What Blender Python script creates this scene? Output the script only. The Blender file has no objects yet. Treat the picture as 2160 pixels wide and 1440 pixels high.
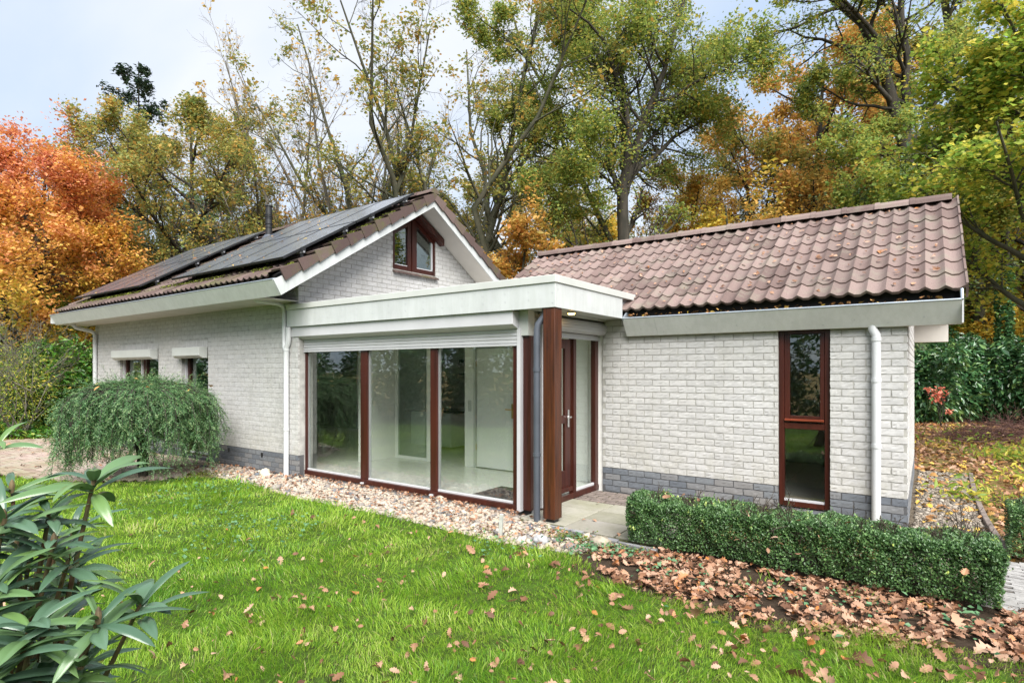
import bpy, math, random
import numpy as np
from mathutils import Vector, Matrix

SC = bpy.context.scene
COL = SC.collection
rng = np.random.default_rng(7)
random.seed(7)
pi = math.pi

# ------------------------------------------------------------------ camera
CAM_H = 1.65
YAW = 0.62343
cam_d = bpy.data.cameras.new('camera')
cam = bpy.data.objects.new('camera', cam_d); COL.objects.link(cam)
cam.location = (0, 0, CAM_H)
cam.rotation_euler = (pi / 2, 0, YAW)
cam_d.sensor_width = 36; cam_d.lens = 36 * 1214.6 / 2160
cam_d.shift_y = 0.02844
cam_d.clip_start = 0.05; cam_d.clip_end = 900
SC.camera = cam

# ------------------------------------------------------------------ light
SUN_AZ = math.atan2(0.76, -0.65)
SUN_EL = math.radians(48)
w = bpy.data.worlds.new('World'); SC.world = w; w.use_nodes = True
nt = w.node_tree; nt.nodes.clear()
N = nt.nodes.new; L = nt.links.new
out = N('ShaderNodeOutputWorld'); bg = N('ShaderNodeBackground'); L(bg.outputs[0], out.inputs[0])
sky = N('ShaderNodeTexSky'); sky.sky_type = 'NISHITA'; sky.sun_disc = False
sky.sun_elevation = SUN_EL; sky.sun_rotation = SUN_AZ; sky.air_density = 1.0; sky.dust_density = 1.5
bg.inputs[1].default_value = 0.1
tc = N('ShaderNodeTexCoord'); sep = N('ShaderNodeSeparateXYZ'); L(tc.outputs['Generated'], sep.inputs[0])
mx = N('ShaderNodeMath'); mx.operation = 'ADD'; mx.inputs[1].default_value = 0.25; L(sep.outputs[2], mx.inputs[0])
mz = N('ShaderNodeMath'); mz.operation = 'MAXIMUM'; mz.inputs[1].default_value = 0.1; L(mx.outputs[0], mz.inputs[0])
dv = N('ShaderNodeVectorMath'); dv.operation = 'DIVIDE'; L(tc.outputs['Generated'], dv.inputs[0])
cb = N('ShaderNodeCombineXYZ')
for i in range(3): L(mz.outputs[0], cb.inputs[i])
L(cb.outputs[0], dv.inputs[1])
mp = N('ShaderNodeMapping'); mp.inputs['Scale'].default_value = (1.0, 2.6, 1.0); mp.inputs['Rotation'].default_value = (0, 0, 0.9)
L(dv.outputs[0], mp.inputs[0])
ns = N('ShaderNodeTexNoise'); ns.inputs['Scale'].default_value = 1.1; ns.inputs['Detail'].default_value = 5; ns.inputs['Roughness'].default_value = 0.5
L(mp.outputs[0], ns.inputs['Vector'])
rp = N('ShaderNodeValToRGB'); rp.color_ramp.elements[0].position = 0.36; rp.color_ramp.elements[1].position = 0.72
rp.color_ramp.elements[0].color = (0.8, 0.8, 0.8, 1); rp.color_ramp.elements[1].color = (1, 1, 1, 1)
L(ns.outputs[0], rp.inputs[0])
mixs = N('ShaderNodeMix'); mixs.data_type = 'RGBA'
L(rp.outputs[0], mixs.inputs['Factor']); L(sky.outputs[0], mixs.inputs[6])
rc = N('ShaderNodeValToRGB'); rc.color_ramp.elements[0].position = 0.40; rc.color_ramp.elements[1].position = 0.66
rc.color_ramp.elements[0].color = (2.5, 3.08, 3.95, 1); rc.color_ramp.elements[1].color = (3.85, 4.0, 4.25, 1)
ns2 = N('ShaderNodeTexNoise'); ns2.inputs['Scale'].default_value = 0.8; ns2.inputs['Detail'].default_value = 6; ns2.inputs['Roughness'].default_value = 0.45
mp2 = N('ShaderNodeMapping'); mp2.inputs['Scale'].default_value = (1.0, 2.2, 1.0); mp2.inputs['Rotation'].default_value = (0, 0, 0.5); mp2.inputs['Location'].default_value = (1.7, 0.4, 0)
L(dv.outputs[0], mp2.inputs[0]); L(mp2.outputs[0], ns2.inputs['Vector']); L(ns2.outputs[0], rc.inputs[0]); L(rc.outputs[0], mixs.inputs[7])
L(mixs.outputs[2], bg.inputs[0])

sd = bpy.data.lights.new('sun', 'SUN'); sun = bpy.data.objects.new('sun', sd); COL.objects.link(sun)
sd.energy = 3.5; sd.angle = math.radians(50); sd.color = (1.0, 0.97, 0.92)
sv = Vector((math.sin(SUN_AZ) * math.cos(SUN_EL), math.cos(SUN_AZ) * math.cos(SUN_EL), math.sin(SUN_EL)))
sun.rotation_euler = sv.to_track_quat('Z', 'Y').to_euler(); sun.location = (0, 0, 30)

SC.view_settings.view_transform = 'Standard'; SC.view_settings.look = 'None'
SC.view_settings.exposure = 1.36; SC.view_settings.gamma = 1; SC.view_settings.use_curve_mapping = False
SC.render.engine = 'CYCLES'
SC.cycles.max_bounces = 7; SC.cycles.diffuse_bounces = 4; SC.cycles.glossy_bounces = 4
SC.cycles.transmission_bounces = 6; SC.cycles.transparent_max_bounces = 10
SC.cycles.caustics_reflective = False; SC.cycles.caustics_refractive = False
SC.cycles.use_denoising = True

# ------------------------------------------------------------------ helpers
FW = np.array([-math.sin(YAW), math.cos(YAW), 0.0]); RT = np.array([math.cos(YAW), math.sin(YAW), 0.0])
def spot(px, d):
    """ground position in the direction of photo column px at depth d metres"""
    p = FW * d + RT * (px - 1080) / 1214.6 * d
    return float(p[0]), float(p[1])

def tag(o, label=None, cat=None, group=None, kind=None):
    if label: o['label'] = label
    if cat: o['category'] = cat
    if group: o['group'] = group
    if kind: o['kind'] = kind
    return o

def empty(name, loc=(0, 0, 0), parent=None):
    o = bpy.data.objects.new(name, None); COL.objects.link(o); o.location = loc
    o.empty_display_size = 0.1
    if parent: o.parent = parent
    return o

def np_mesh(name, V, faces, mat=None, smooth=False, attr=None):
    """faces: list of (M,k) int arrays"""
    me = bpy.data.meshes.new(name)
    V = np.asarray(V, np.float32).reshape(-1, 3)
    if not isinstance(faces, list): faces = [faces]
    faces = [np.asarray(f, np.int32) for f in faces if len(f)]
    me.vertices.add(len(V)); me.vertices.foreach_set('co', V.ravel())
    li = np.concatenate([f.ravel() for f in faces]); tot = np.concatenate([np.full(len(f), f.shape[1], np.int32) for f in faces])
    me.loops.add(len(li)); me.loops.foreach_set('vertex_index', li)
    st = np.concatenate([[0], np.cumsum(tot)[:-1]]).astype(np.int32)
    me.polygons.add(len(tot)); me.polygons.foreach_set('loop_start', st); me.polygons.foreach_set('loop_total', tot)
    me.polygons.foreach_set('use_smooth', np.full(len(tot), bool(smooth)))
    me.update(calc_edges=True)
    if attr is not None:
        a = me.attributes.new('v', 'FLOAT', 'POINT'); a.data.foreach_set('value', np.asarray(attr, np.float32))
    if mat: me.materials.append(mat)
    return me

def link(name, me, parent=None, loc=None):
    o = bpy.data.objects.new(name, me); COL.objects.link(o)
    if parent: o.parent = parent
    if loc is not None: o.location = loc
    return o

class MB:
    def __init__(s): s.v = []; s.q = []
    def add(s, vs, fs):
        b = len(s.v); s.v += [tuple(v) for v in vs]; s.q += [tuple(b + i for i in f) for f in fs]; return s
    def box(s, x0, x1, y0, y1, z0, z1):
        return s.hexa([(x0, y0, z0), (x1, y0, z0), (x1, y1, z0), (x0, y1, z0), (x0, y0, z1), (x1, y0, z1), (x1, y1, z1), (x0, y1, z1)])
    def hexa(s, v):
        return s.add(v, [(0, 3, 2, 1), (4, 5, 6, 7), (0, 1, 5, 4), (1, 2, 6, 5), (2, 3, 7, 6), (3, 0, 4, 7)])
    def prism_x(s, prof, x0, x1):
        """closed profile [(y,z)] extruded along X"""
        n = len(prof); vs = [(x0, y, z) for y, z in prof] + [(x1, y, z) for y, z in prof]
        fs = [(i, (i + 1) % n, n + (i + 1) % n, n + i) for i in range(n)] + [tuple(range(n - 1, -1, -1)), tuple(range(n, 2 * n))]
        return s.add(vs, fs)
    def prism_y(s, prof, y0, y1):
        n = len(prof); vs = [(x, y0, z) for x, z in prof] + [(x, y1, z) for x, z in prof]
        fs = [(i, n + i, n + (i + 1) % n, (i + 1) % n) for i in range(n)] + [tuple(range(n)), tuple(range(2 * n - 1, n - 1, -1))]
        return s.add(vs, fs)
    def prism_z(s, prof, z0, z1):
        n = len(prof); vs = [(x, y, z0) for x, y in prof] + [(x, y, z1) for x, y in prof]
        fs = [(i, (i + 1) % n, n + (i + 1) % n, n + i) for i in range(n)] + [tuple(range(n - 1, -1, -1)), tuple(range(n, 2 * n))]
        return s.add(vs, fs)
    def tube(s, pts, r, sides=10, cap=True):
        pts = [Vector(p) for p in pts]; n = len(pts); rr = r if isinstance(r, (list, tuple)) else [r] * n
        base = len(s.v); ref = None
        for i, p in enumerate(pts):
            t = (pts[min(i + 1, n - 1)] - pts[max(i - 1, 0)]).normalized()
            if ref is None: ref = t.orthogonal().normalized()
            ref = (ref - t * ref.dot(t)).normalized(); b = t.cross(ref)
            for k in range(sides):
                a = 2 * pi * k / sides; s.v.append(tuple(p + (ref * math.cos(a) + b * math.sin(a)) * rr[i]))
        for i in range(n - 1):
            for k in range(sides):
                k2 = (k + 1) % sides
                s.q.append((base + i * sides + k, base + i * sides + k2, base + (i + 1) * sides + k2, base + (i + 1) * sides + k))
        if cap:
            s.q.append(tuple(base + k for k in range(sides - 1, -1, -1))); s.q.append(tuple(base + (n - 1) * sides + k for k in range(sides)))
        return s
    def build(s, name, mat, parent=None, bevel=0, smooth=False, loc=None):
        me = bpy.data.meshes.new(name); me.from_pydata(s.v, [], s.q); me.materials.append(mat)
        o = link(name, me, parent, loc)
        if smooth:
            for p in me.polygons: p.use_smooth = True
            me.set_sharp_from_angle(angle=math.radians(40))
        if bevel:
            m = o.modifiers.new('b', 'BEVEL'); m.width = bevel; m.segments = 1; m.limit_method = 'ANGLE'
        return o

# ------------------------------------------------------------------ materials
def mat_new(name):
    m = bpy.data.materials.new(name); m.use_nodes = True; n = m.node_tree; n.nodes.clear()
    o = n.nodes.new('ShaderNodeOutputMaterial'); p = n.nodes.new('ShaderNodeBsdfPrincipled'); n.links.new(p.outputs[0], o.inputs[0])
    return m, n, p, o

def ramp(n, stops, interp='LINEAR'):
    r = n.nodes.new('ShaderNodeValToRGB'); cr = r.color_ramp; cr.interpolation = interp
    while len(cr.elements) < len(stops): cr.elements.new(0.5)
    for e, (p, c) in zip(cr.elements, stops): e.position = p; e.color = (*c, 1)
    return r

def noise(n, scale, detail=4, rough=0.55, coord='Object', mapscale=None):
    t = n.nodes.new('ShaderNodeTexCoord'); x = n.nodes.new('ShaderNodeTexNoise')
    x.inputs['Scale'].default_value = scale; x.inputs['Detail'].default_value = detail; x.inputs['Roughness'].default_value = rough
    src = t.outputs[coord]
    if mapscale:
        mm = n.nodes.new('ShaderNodeMapping'); mm.inputs['Scale'].default_value = mapscale; n.links.new(src, mm.inputs[0]); src = mm.outputs[0]
    n.links.new(src, x.inputs['Vector']); return x

def geo_noise(n, scale, detail=4, rough=0.55, mapscale=None):
    g = n.nodes.new('ShaderNodeNewGeometry'); x = n.nodes.new('ShaderNodeTexNoise')
    x.inputs['Scale'].default_value = scale; x.inputs['Detail'].default_value = detail; x.inputs['Roughness'].default_value = rough
    src = g.outputs['Position']
    if mapscale:
        mm = n.nodes.new('ShaderNodeMapping'); mm.inputs['Scale'].default_value = mapscale; n.links.new(src, mm.inputs[0]); src = mm.outputs[0]
    n.links.new(src, x.inputs['Vector']); return x

def mixrgb(n, a, b, fac, mode='MIX'):
    m = n.nodes.new('ShaderNodeMix'); m.data_type = 'RGBA'; m.blend_type = mode
    for s, v in ((6, a), (7, b)):
        if isinstance(v, tuple): m.inputs[s].default_value = (*v, 1)
        else: n.links.new(v, m.inputs[s])
    if isinstance(fac, (int, float)): m.inputs[0].default_value = fac
    else: n.links.new(fac, m.inputs[0])
    return m.outputs[2]

def bump(n, p, src, strength, dist=0.01):
    b = n.nodes.new('ShaderNodeBump'); b.inputs['Strength'].default_value = strength; b.inputs['Distance'].default_value = dist
    n.links.new(src, b.inputs['Height']); n.links.new(b.outputs[0], p.inputs['Normal'])

def mat_simple(name, c, rough=0.6, var=0.12, scale=6, bmp=0.0, bscale=60, metal=0, spec=0.5, c2=None, mapscale=None, streak=False):
    m, n, p, o = mat_new(name)
    x = geo_noise(n, scale, 5, 0.6, mapscale)
    c2 = c2 or tuple(max(0, v * (1 - 2 * var)) for v in c)
    r = ramp(n, [(0.32, c2), (0.62, c)]); n.links.new(x.outputs[0], r.inputs[0])
    col = r.outputs[0]
    if streak:
        y = geo_noise(n, 5, 4, 0.7, (3.0, 3.0, 0.35)); r2 = ramp(n, [(0.40, (0.90, 0.91, 0.89)), (0.60, (1, 1, 1))]); n.links.new(y.outputs[0], r2.inputs[0])
        col = mixrgb(n, col, r2.outputs[0], 0.7, 'MULTIPLY')
    n.links.new(col, p.inputs['Base Color'])
    p.inputs['Roughness'].default_value = rough; p.inputs['Metallic'].default_value = metal
    p.inputs['Specular IOR Level'].default_value = spec
    if bmp:
        y = geo_noise(n, bscale, 6, 0.65); bump(n, p, y.outputs[0], bmp)
    return m

def mat_brick(name, stops, ntint, bscale=(38, 38, 38), splash=False):
    m, n, p, o = mat_new(name)
    oi = n.nodes.new('ShaderNodeAttribute'); oi.attribute_name = 'v'
    ob = n.nodes.new('ShaderNodeObjectInfo'); ad = n.nodes.new('ShaderNodeMath'); ad.operation = 'ADD'
    n.links.new(oi.outputs['Fac'], ad.inputs[0]); n.links.new(ob.outputs['Random'], ad.inputs[1])
    fr = n.nodes.new('ShaderNodeMath'); fr.operation = 'FRACT'; n.links.new(ad.outputs[0], fr.inputs[0])
    r = ramp(n, stops); n.links.new(fr.outputs[0], r.inputs[0])
    x = geo_noise(n, 14, 6, 0.7); r2 = ramp(n, [(0.3, (0.80, 0.80, 0.80)), (0.6, (1, 1, 1))]); n.links.new(x.outputs[0], r2.inputs[0])
    c = mixrgb(n, r.outputs[0], r2.outputs[0], 0.8, 'MULTIPLY')
    big = geo_noise(n, 0.9, 4, 0.6); r3 = ramp(n, [(0.38, ntint), (0.6, (1, 1, 1))]); n.links.new(big.outputs[0], r3.inputs[0])
    c = mixrgb(n, c, r3.outputs[0], 0.8, 'MULTIPLY')
    if splash:   # soil splashes and algae at the foot of the wall
        ge = n.nodes.new('ShaderNodeNewGeometry'); sp = n.nodes.new('ShaderNodeSeparateXYZ'); n.links.new(ge.outputs['Position'], sp.inputs[0])
        mr = n.nodes.new('ShaderNodeMapRange'); mr.inputs[1].default_value = 1.0; mr.inputs[2].default_value = 0.3; n.links.new(sp.outputs[2], mr.inputs[0])
        sn = geo_noise(n, 7, 6, 0.75, (1, 1, 0.6)); sr = ramp(n, [(0.42, (0, 0, 0)), (0.66, (1, 1, 1))]); n.links.new(sn.outputs[0], sr.inputs[0])
        mu = n.nodes.new('ShaderNodeMath'); mu.operation = 'MULTIPLY'; n.links.new(mr.outputs[0], mu.inputs[0]); n.links.new(sr.outputs[0], mu.inputs[1])
        c = mixrgb(n, c, mixrgb(n, c, (0.87, 0.86, 0.79), 1.0, 'MULTIPLY'), mu.outputs[0])
        dn = geo_noise(n, 1.0, 6, 0.7, (2.6, 2.6, 0.5)); dr = ramp(n, [(0.52, (1, 1, 1)), (0.70, (0.92, 0.92, 0.89))]); n.links.new(dn.outputs[0], dr.inputs[0]); c = mixrgb(n, c, dr.outputs[0], 1.0, 'MULTIPLY')
    n.links.new(c, p.inputs['Base Color']); p.inputs['Roughness'].default_value = 0.85; p.inputs['Specular IOR Level'].default_value = 0.25
    y = geo_noise(n, 1, 7, 0.7, bscale); bump(n, p, y.outputs[0], 0.35, 0.003)
    return m

M = {}
M['brick'] = mat_brick('white_brick', [(0.0, (0.485, 0.48, 0.475)), (0.5, (0.555, 0.55, 0.545)), (1.0, (0.52, 0.512, 0.502))], (0.955, 0.95, 0.94), (45, 45, 60), True)
M['plinth'] = mat_brick('grey_brick', [(0.0, (0.135, 0.15, 0.175)), (0.5, (0.19, 0.205, 0.225)), (1.0, (0.24, 0.235, 0.235))], (0.85, 0.82, 0.80), (45, 45, 60))
M['mortar'] = mat_simple('mortar', (0.40, 0.39, 0.36), 0.95, 0.15, 9, 0.3, 120)
M['mortar_dark'] = mat_simple('dark_mortar', (0.10, 0.10, 0.105), 0.95, 0.15, 9, 0.3, 120)
M['mortar_left'] = mat_simple('painted_mortar', (0.46, 0.45, 0.43), 0.95, 0.2, 7, 0.3, 120)
M['board'] = mat_simple('white_board', (0.555, 0.575, 0.575), 0.42, 0.05, 3, streak=True)
M['board_eave'] = mat_simple('eave_board', (0.71, 0.725, 0.72), 0.42, 0.05, 3, streak=True)  # same white board, lightened to offset the shade on its down-tilted face
M['board2'] = mat_simple('white_aluminium', (0.55, 0.55, 0.57), 0.35, 0.04, 3)
M['cream'] = mat_simple('cream_paint', (0.53, 0.545, 0.52), 0.5, 0.04, 3)
M['soffit'] = mat_simple('soffit_board', (0.56, 0.53, 0.49), 0.7, 0.05, 3)
M['wood'] = mat_simple('mahogany_paint', (0.060, 0.013, 0.008), 0.33, 0.25, 2, 0.15, 30, mapscale=(8, 8, 0.6))
M['post_wood'] = mat_simple('stained_post', (0.085, 0.024, 0.008), 0.38, 0.33, 2, 0.3, 30, mapscale=(14, 14, 0.9), c2=(0.028, 0.008, 0.004))
M['zinc'] = mat_simple('zinc', (0.42, 0.47, 0.53), 0.4, 0.1, 5, metal=0.5)
M['gutter_in'] = mat_simple('dark_gutter', (0.012, 0.011, 0.010), 0.8, 0.3, 9)  # near-black tone for gutter troughs, roof decks and floor base
M['pvc'] = mat_simple('white_pvc', (0.60, 0.615, 0.625), 0.3, 0.04, 3)
M['pvc_grey'] = mat_simple('grey_pvc', (0.075, 0.085, 0.105), 0.38, 0.1, 4)
M['black_plastic'] = mat_simple('black_plastic', (0.018, 0.019, 0.021), 0.5, 0.2, 8)
M['alu'] = mat_simple('anodised_aluminium', (0.55, 0.56, 0.58), 0.35, 0.05, 8, metal=0.7)
M['chrome'] = mat_simple('chrome', (0.7, 0.7, 0.7), 0.2, 0.02, 8, metal=1)
M['brass'] = mat_simple('brass', (0.55, 0.38, 0.15), 0.3, 0.02, 8, metal=1)
M['white_wall'] = mat_simple('interior_plaster', (0.82, 0.82, 0.79), 0.8, 0.02, 2)
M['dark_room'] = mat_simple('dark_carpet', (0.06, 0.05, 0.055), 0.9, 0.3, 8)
M['laminate'] = mat_simple('pale_laminate', (0.70, 0.69, 0.65), 0.22, 0.05, 2, mapscale=(1, 9, 1))
M['worktop'] = mat_simple('black_worktop', (0.012, 0.012, 0.014), 0.15, 0.1, 8)
M['cabinet'] = mat_simple('white_cabinet', (0.80, 0.81, 0.79), 0.25, 0.02, 2)
M['concrete'] = mat_simple('concrete', (0.27, 0.27, 0.28), 0.9, 0.2, 6, 0.3, 80)
M['slab'] = mat_brick('paving_slab', [(0, (0.26, 0.25, 0.20)), (0.4, (0.33, 0.315, 0.27)), (0.7, (0.38, 0.365, 0.31)), (1, (0.30, 0.28, 0.25))], (0.72, 0.74, 0.60))
M['joint'] = mat_simple('mossy_joint', (0.075, 0.075, 0.025), 0.95, 0.3, 20)
M['slab_dark'] = mat_simple('worn_paver', (0.21, 0.17, 0.15), 0.9, 0.25, 10, 0.4, 90)
M['klinker'] = mat_brick('clay_paver', [(0.0, (0.30, 0.22, 0.19)), (0.5, (0.42, 0.33, 0.29)), (1.0, (0.36, 0.33, 0.27))], (0.7, 0.75, 0.55))
M['granite'] = mat_simple('pale_post_concrete', (0.45, 0.46, 0.42), 0.8, 0.1, 20)

def mat_tile(name, stops, lichen, lf):
    m, n, p, o = mat_new(name)
    oi = n.nodes.new('ShaderNodeAttribute'); oi.attribute_name = 'v'
    ob = n.nodes.new('ShaderNodeObjectInfo'); ad = n.nodes.new('ShaderNodeMath'); ad.operation = 'ADD'
    n.links.new(oi.outputs['Fac'], ad.inputs[0]); n.links.new(ob.outputs['Random'], ad.inputs[1])
    fr = n.nodes.new('ShaderNodeMath'); fr.operation = 'FRACT'; n.links.new(ad.outputs[0], fr.inputs[0])
    r = ramp(n, stops); n.links.new(fr.outputs[0], r.inputs[0])
    g = geo_noise(n, 130, 3, 0.7); r2 = ramp(n, [(0.35, (0.62, 0.62, 0.62)), (0.62, (1.12, 1.12, 1.12))]); n.links.new(g.outputs[0], r2.inputs[0])
    c = mixrgb(n, r.outputs[0], r2.outputs[0], 0.8, 'MULTIPLY')
    l = geo_noise(n, 3.3, 7, 0.72); r3 = ramp(n, [(0.50, (0, 0, 0)), (0.68, (1, 1, 1))]); n.links.new(l.outputs[0], r3.inputs[0])
    mm = n.nodes.new('ShaderNodeMath'); mm.operation = 'MULTIPLY'; mm.inputs[1].default_value = lf; n.links.new(r3.outputs[0], mm.inputs[0])
    c = mixrgb(n, c, lichen, mm.outputs[0])
    n.links.new(c, p.inputs['Base Color']); p.inputs['Roughness'].default_value = 0.8; p.inputs['Specular IOR Level'].default_value = 0.3
    bump(n, p, g.outputs[0], 0.35, 0.003)
    return m
M['tile_wing'] = mat_tile('weathered_tile', [(0, (0.115, 0.078, 0.070)), (0.35, (0.175, 0.122, 0.110)), (0.7, (0.24, 0.176, 0.160)), (1, (0.145, 0.106, 0.095))], (0.21, 0.20, 0.155), 0.6)
M['tile_main'] = mat_tile('brown_tile', [(0, (0.075, 0.050, 0.045)), (0.5, (0.115, 0.078, 0.070)), (1, (0.155, 0.112, 0.10))], (0.10, 0.115, 0.03), 0.6)

def mat_leaf(name, stops, trans=0.3, rough=0.5, clump=None, cs=0.6, spec=0.4):
    if trans >= 0.5: stops = [(p_, tuple(min(0.8, v * 1.15) for v in c_)) for p_, c_ in stops]
    m, n, p, o = mat_new(name)
    a = n.nodes.new('ShaderNodeAttribute'); a.attribute_name = 'v'
    fac = a.outputs['Fac']
    if clump:
        g = noise(n, cs, 3, 0.6); mm = n.nodes.new('ShaderNodeMath'); mm.operation = 'MULTIPLY_ADD'; mm.inputs[1].default_value = clump; mm.inputs[2].default_value = -clump / 2
        n.links.new(g.outputs[0], mm.inputs[0]); ad = n.nodes.new('ShaderNodeMath'); ad.operation = 'ADD'; ad.use_clamp = True
        n.links.new(mm.outputs[0], ad.inputs[0]); n.links.new(fac, ad.inputs[1]); fac = ad.outputs[0]
    r = ramp(n, stops); n.links.new(fac, r.inputs[0])
    n.links.new(r.outputs[0], p.inputs['Base Color']); p.inputs['Roughness'].default_value = rough; p.inputs['Specular IOR Level'].default_value = spec
    t = n.nodes.new('ShaderNodeBsdfTranslucent'); n.links.new(r.outputs[0], t.inputs[0])
    s = n.nodes.new('ShaderNodeMixShader'); s.inputs[0].default_value = trans
    n.links.new(p.outputs[0], s.inputs[1]); n.links.new(t.outputs[0], s.inputs[2]); n.links.new(s.outputs[0], o.inputs[0])
    return m
G1, G2, G3 = (0.045, 0.085, 0.018), (0.10, 0.17, 0.03), (0.20, 0.23, 0.04)
M['l_oak'] = mat_leaf('oak_green_leaf', [(0, (0.13, 0.21, 0.05)), (0.45, (0.25, 0.32, 0.075)), (0.8, (0.36, 0.37, 0.08)), (0.93, (0.48, 0.41, 0.08)), (1, (0.50, 0.30, 0.06))], 0.5, clump=0.5)
M['l_olive'] = mat_leaf('olive_leaf', [(0, (0.14, 0.20, 0.06)), (0.4, (0.27, 0.29, 0.08)), (0.75, (0.42, 0.34, 0.08)), (1, (0.50, 0.28, 0.07))], 0.5, clump=0.8)
M['l_brown'] = mat_leaf('brown_oak_leaf', [(0, (0.26, 0.24, 0.06)), (0.4, (0.45, 0.30, 0.07)), (0.8, (0.58, 0.32, 0.07)), (1, (0.60, 0.40, 0.10))], 0.5, clump=0.8)
M['l_orange'] = mat_leaf('orange_leaf', [(0, (0.40, 0.32, 0.08)), (0.35, (0.60, 0.39, 0.09)), (0.8, (0.64, 0.35, 0.09)), (1, (0.60, 0.27, 0.08))], 0.45, clump=0.8)
M['l_maple'] = None
M['l_grey'] = mat_leaf('grey_green_leaf', [(0, (0.10, 0.18, 0.09)), (0.6, (0.21, 0.30, 0.15)), (1, (0.33, 0.38, 0.17))], 0.5, clump=0.6)
M['l_yellow'] = mat_leaf('yellow_green_leaf', [(0, (0.13, 0.23, 0.04)), (0.4, (0.26, 0.37, 0.06)), (0.75, (0.48, 0.48, 0.08)), (1, (0.66, 0.53, 0.09))], 0.55, clump=0.9)
M['l_gold'] = mat_leaf('gold_leaf', [(0, (0.34, 0.32, 0.06)), (0.5, (0.62, 0.48, 0.07)), (1, (0.72, 0.40, 0.07))], 0.5, clump=0.8)
M['l_pine'] = mat_leaf('dark_needle', [(0, (0.018, 0.045, 0.024)), (1, (0.055, 0.095, 0.05))], 0.1, clump=0.4)
M['l_laurel'] = mat_leaf('laurel_leaf', [(0, (0.03, 0.09, 0.035)), (0.7, (0.075, 0.19, 0.07)), (1, (0.18, 0.29, 0.08))], 0.2, 0.28, clump=0.4, spec=0.7)
M['l_bright'] = mat_leaf('bright_leaf', [(0, (0.03, 0.11, 0.015)), (0.6, (0.09, 0.24, 0.03)), (1, (0.30, 0.36, 0.07))], 0.3, 0.3, clump=0.6)
M['l_box'] = mat_leaf('box_leaf', [(0, (0.04, 0.10, 0.03)), (0.6, (0.11, 0.22, 0.07)), (0.88, (0.18, 0.31, 0.10)), (1, (0.46, 0.54, 0.12))], 0.3, 0.42, clump=0.5, cs=3, spec=0.7)
M['l_hemlock'] = mat_leaf('hemlock_needle', [(0, (0.035, 0.10, 0.035)), (0.6, (0.10, 0.21, 0.075)), (1, (0.28, 0.38, 0.16))], 0.25, 0.45, clump=0.3, cs=4)
M['l_rhodo'] = mat_leaf('rhododendron_leaf', [(0, (0.05, 0.105, 0.06)), (0.5, (0.085, 0.155, 0.095)), (1, (0.13, 0.23, 0.07))], 0.15, 0.30, spec=0.8)
M['l_red'] = mat_leaf('red_leaf', [(0, (0.72, 0.16, 0.12)), (1, (0.80, 0.34, 0.22))], 0.4)
M['bark'] = mat_simple('bark', (0.045, 0.038, 0.028), 0.95, 0.3, 6, 0.7, 22, c2=(0.016, 0.015, 0.010), mapscale=(1, 1, 0.3))
M['bark_green'] = mat_simple('mossy_bark', (0.075, 0.07, 0.045), 0.95, 0.3, 3, 0.7, 22, c2=(0.03, 0.036, 0.016))
M['bark_grey'] = mat_simple('grey_bark', (0.20, 0.18, 0.15), 0.95, 0.2, 4, 0.5, 25, c2=(0.09, 0.085, 0.065))
M['stem_brown'] = mat_simple('young_stem', (0.12, 0.11, 0.05), 0.7, 0.3, 30, c2=(0.12, 0.05, 0.03))
M['bud'] = mat_simple('brown_bud', (0.17, 0.12, 0.06), 0.7, 0.3, 50)

# orange maple: greener and yellower low down, redder up on the crown and towards the outside (the tree's own autumn colour)
def mat_maple():
    m, n, p, o = mat_new('maple_leaf')
    a = n.nodes.new('ShaderNodeAttribute'); a.attribute_name = 'v'
    tcn = n.nodes.new('ShaderNodeTexCoord'); s = n.nodes.new('ShaderNodeSeparateXYZ'); n.links.new(tcn.outputs['Object'], s.inputs[0])
    g = noise(n, 0.7, 3, 0.6)
    m1 = n.nodes.new('ShaderNodeMath'); m1.operation = 'MULTIPLY_ADD'; m1.inputs[1].default_value = 0.065; m1.inputs[2].default_value = -0.42; n.links.new(s.outputs[2], m1.inputs[0])
    m2 = n.nodes.new('ShaderNodeMath'); m2.operation = 'ADD'; n.links.new(m1.outputs[0], m2.inputs[0]); n.links.new(g.outputs[0], m2.inputs[1])
    m3 = n.nodes.new('ShaderNodeMath'); m3.operation = 'MULTIPLY_ADD'; m3.inputs[1].default_value = 0.35; n.links.new(a.outputs['Fac'], m3.inputs[0]); n.links.new(m2.outputs[0], m3.inputs[2])
    r = ramp(n, [(0.20, (0.32, 0.34, 0.05)), (0.36, (0.62, 0.44, 0.06)), (0.56, (0.72, 0.39, 0.08)), (0.80, (0.70, 0.30, 0.12)), (1, (0.66, 0.25, 0.15))]); n.links.new(m3.outputs[0], r.inputs[0])
    n.links.new(r.outputs[0], p.inputs['Base Color']); p.inputs['Roughness'].default_value = 0.6
    t = n.nodes.new('ShaderNodeBsdfTranslucent'); n.links.new(r.outputs[0], t.inputs[0])
    sm = n.nodes.new('ShaderNodeMixShader'); sm.inputs[0].default_value = 0.4
    n.links.new(p.outputs[0], sm.inputs[1]); n.links.new(t.outputs[0], sm.inputs[2]); n.links.new(sm.outputs[0], o.inputs[0]); return m
M['l_maple'] = mat_maple()
M['litter'] = mat_leaf('dry_oak_leaf', [(0, (0.09, 0.04, 0.022)), (0.3, (0.24, 0.115, 0.06)), (0.6, (0.36, 0.20, 0.125)), (0.85, (0.46, 0.30, 0.21)), (1, (0.42, 0.15, 0.03))], 0.12, 0.65)
M['litter_yel'] = mat_leaf('fallen_yellow_leaf', [(0, (0.22, 0.10, 0.04)), (0.45, (0.42, 0.22, 0.08)), (0.8, (0.55, 0.34, 0.10)), (1, (0.60, 0.42, 0.06))], 0.12, 0.65)
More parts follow.
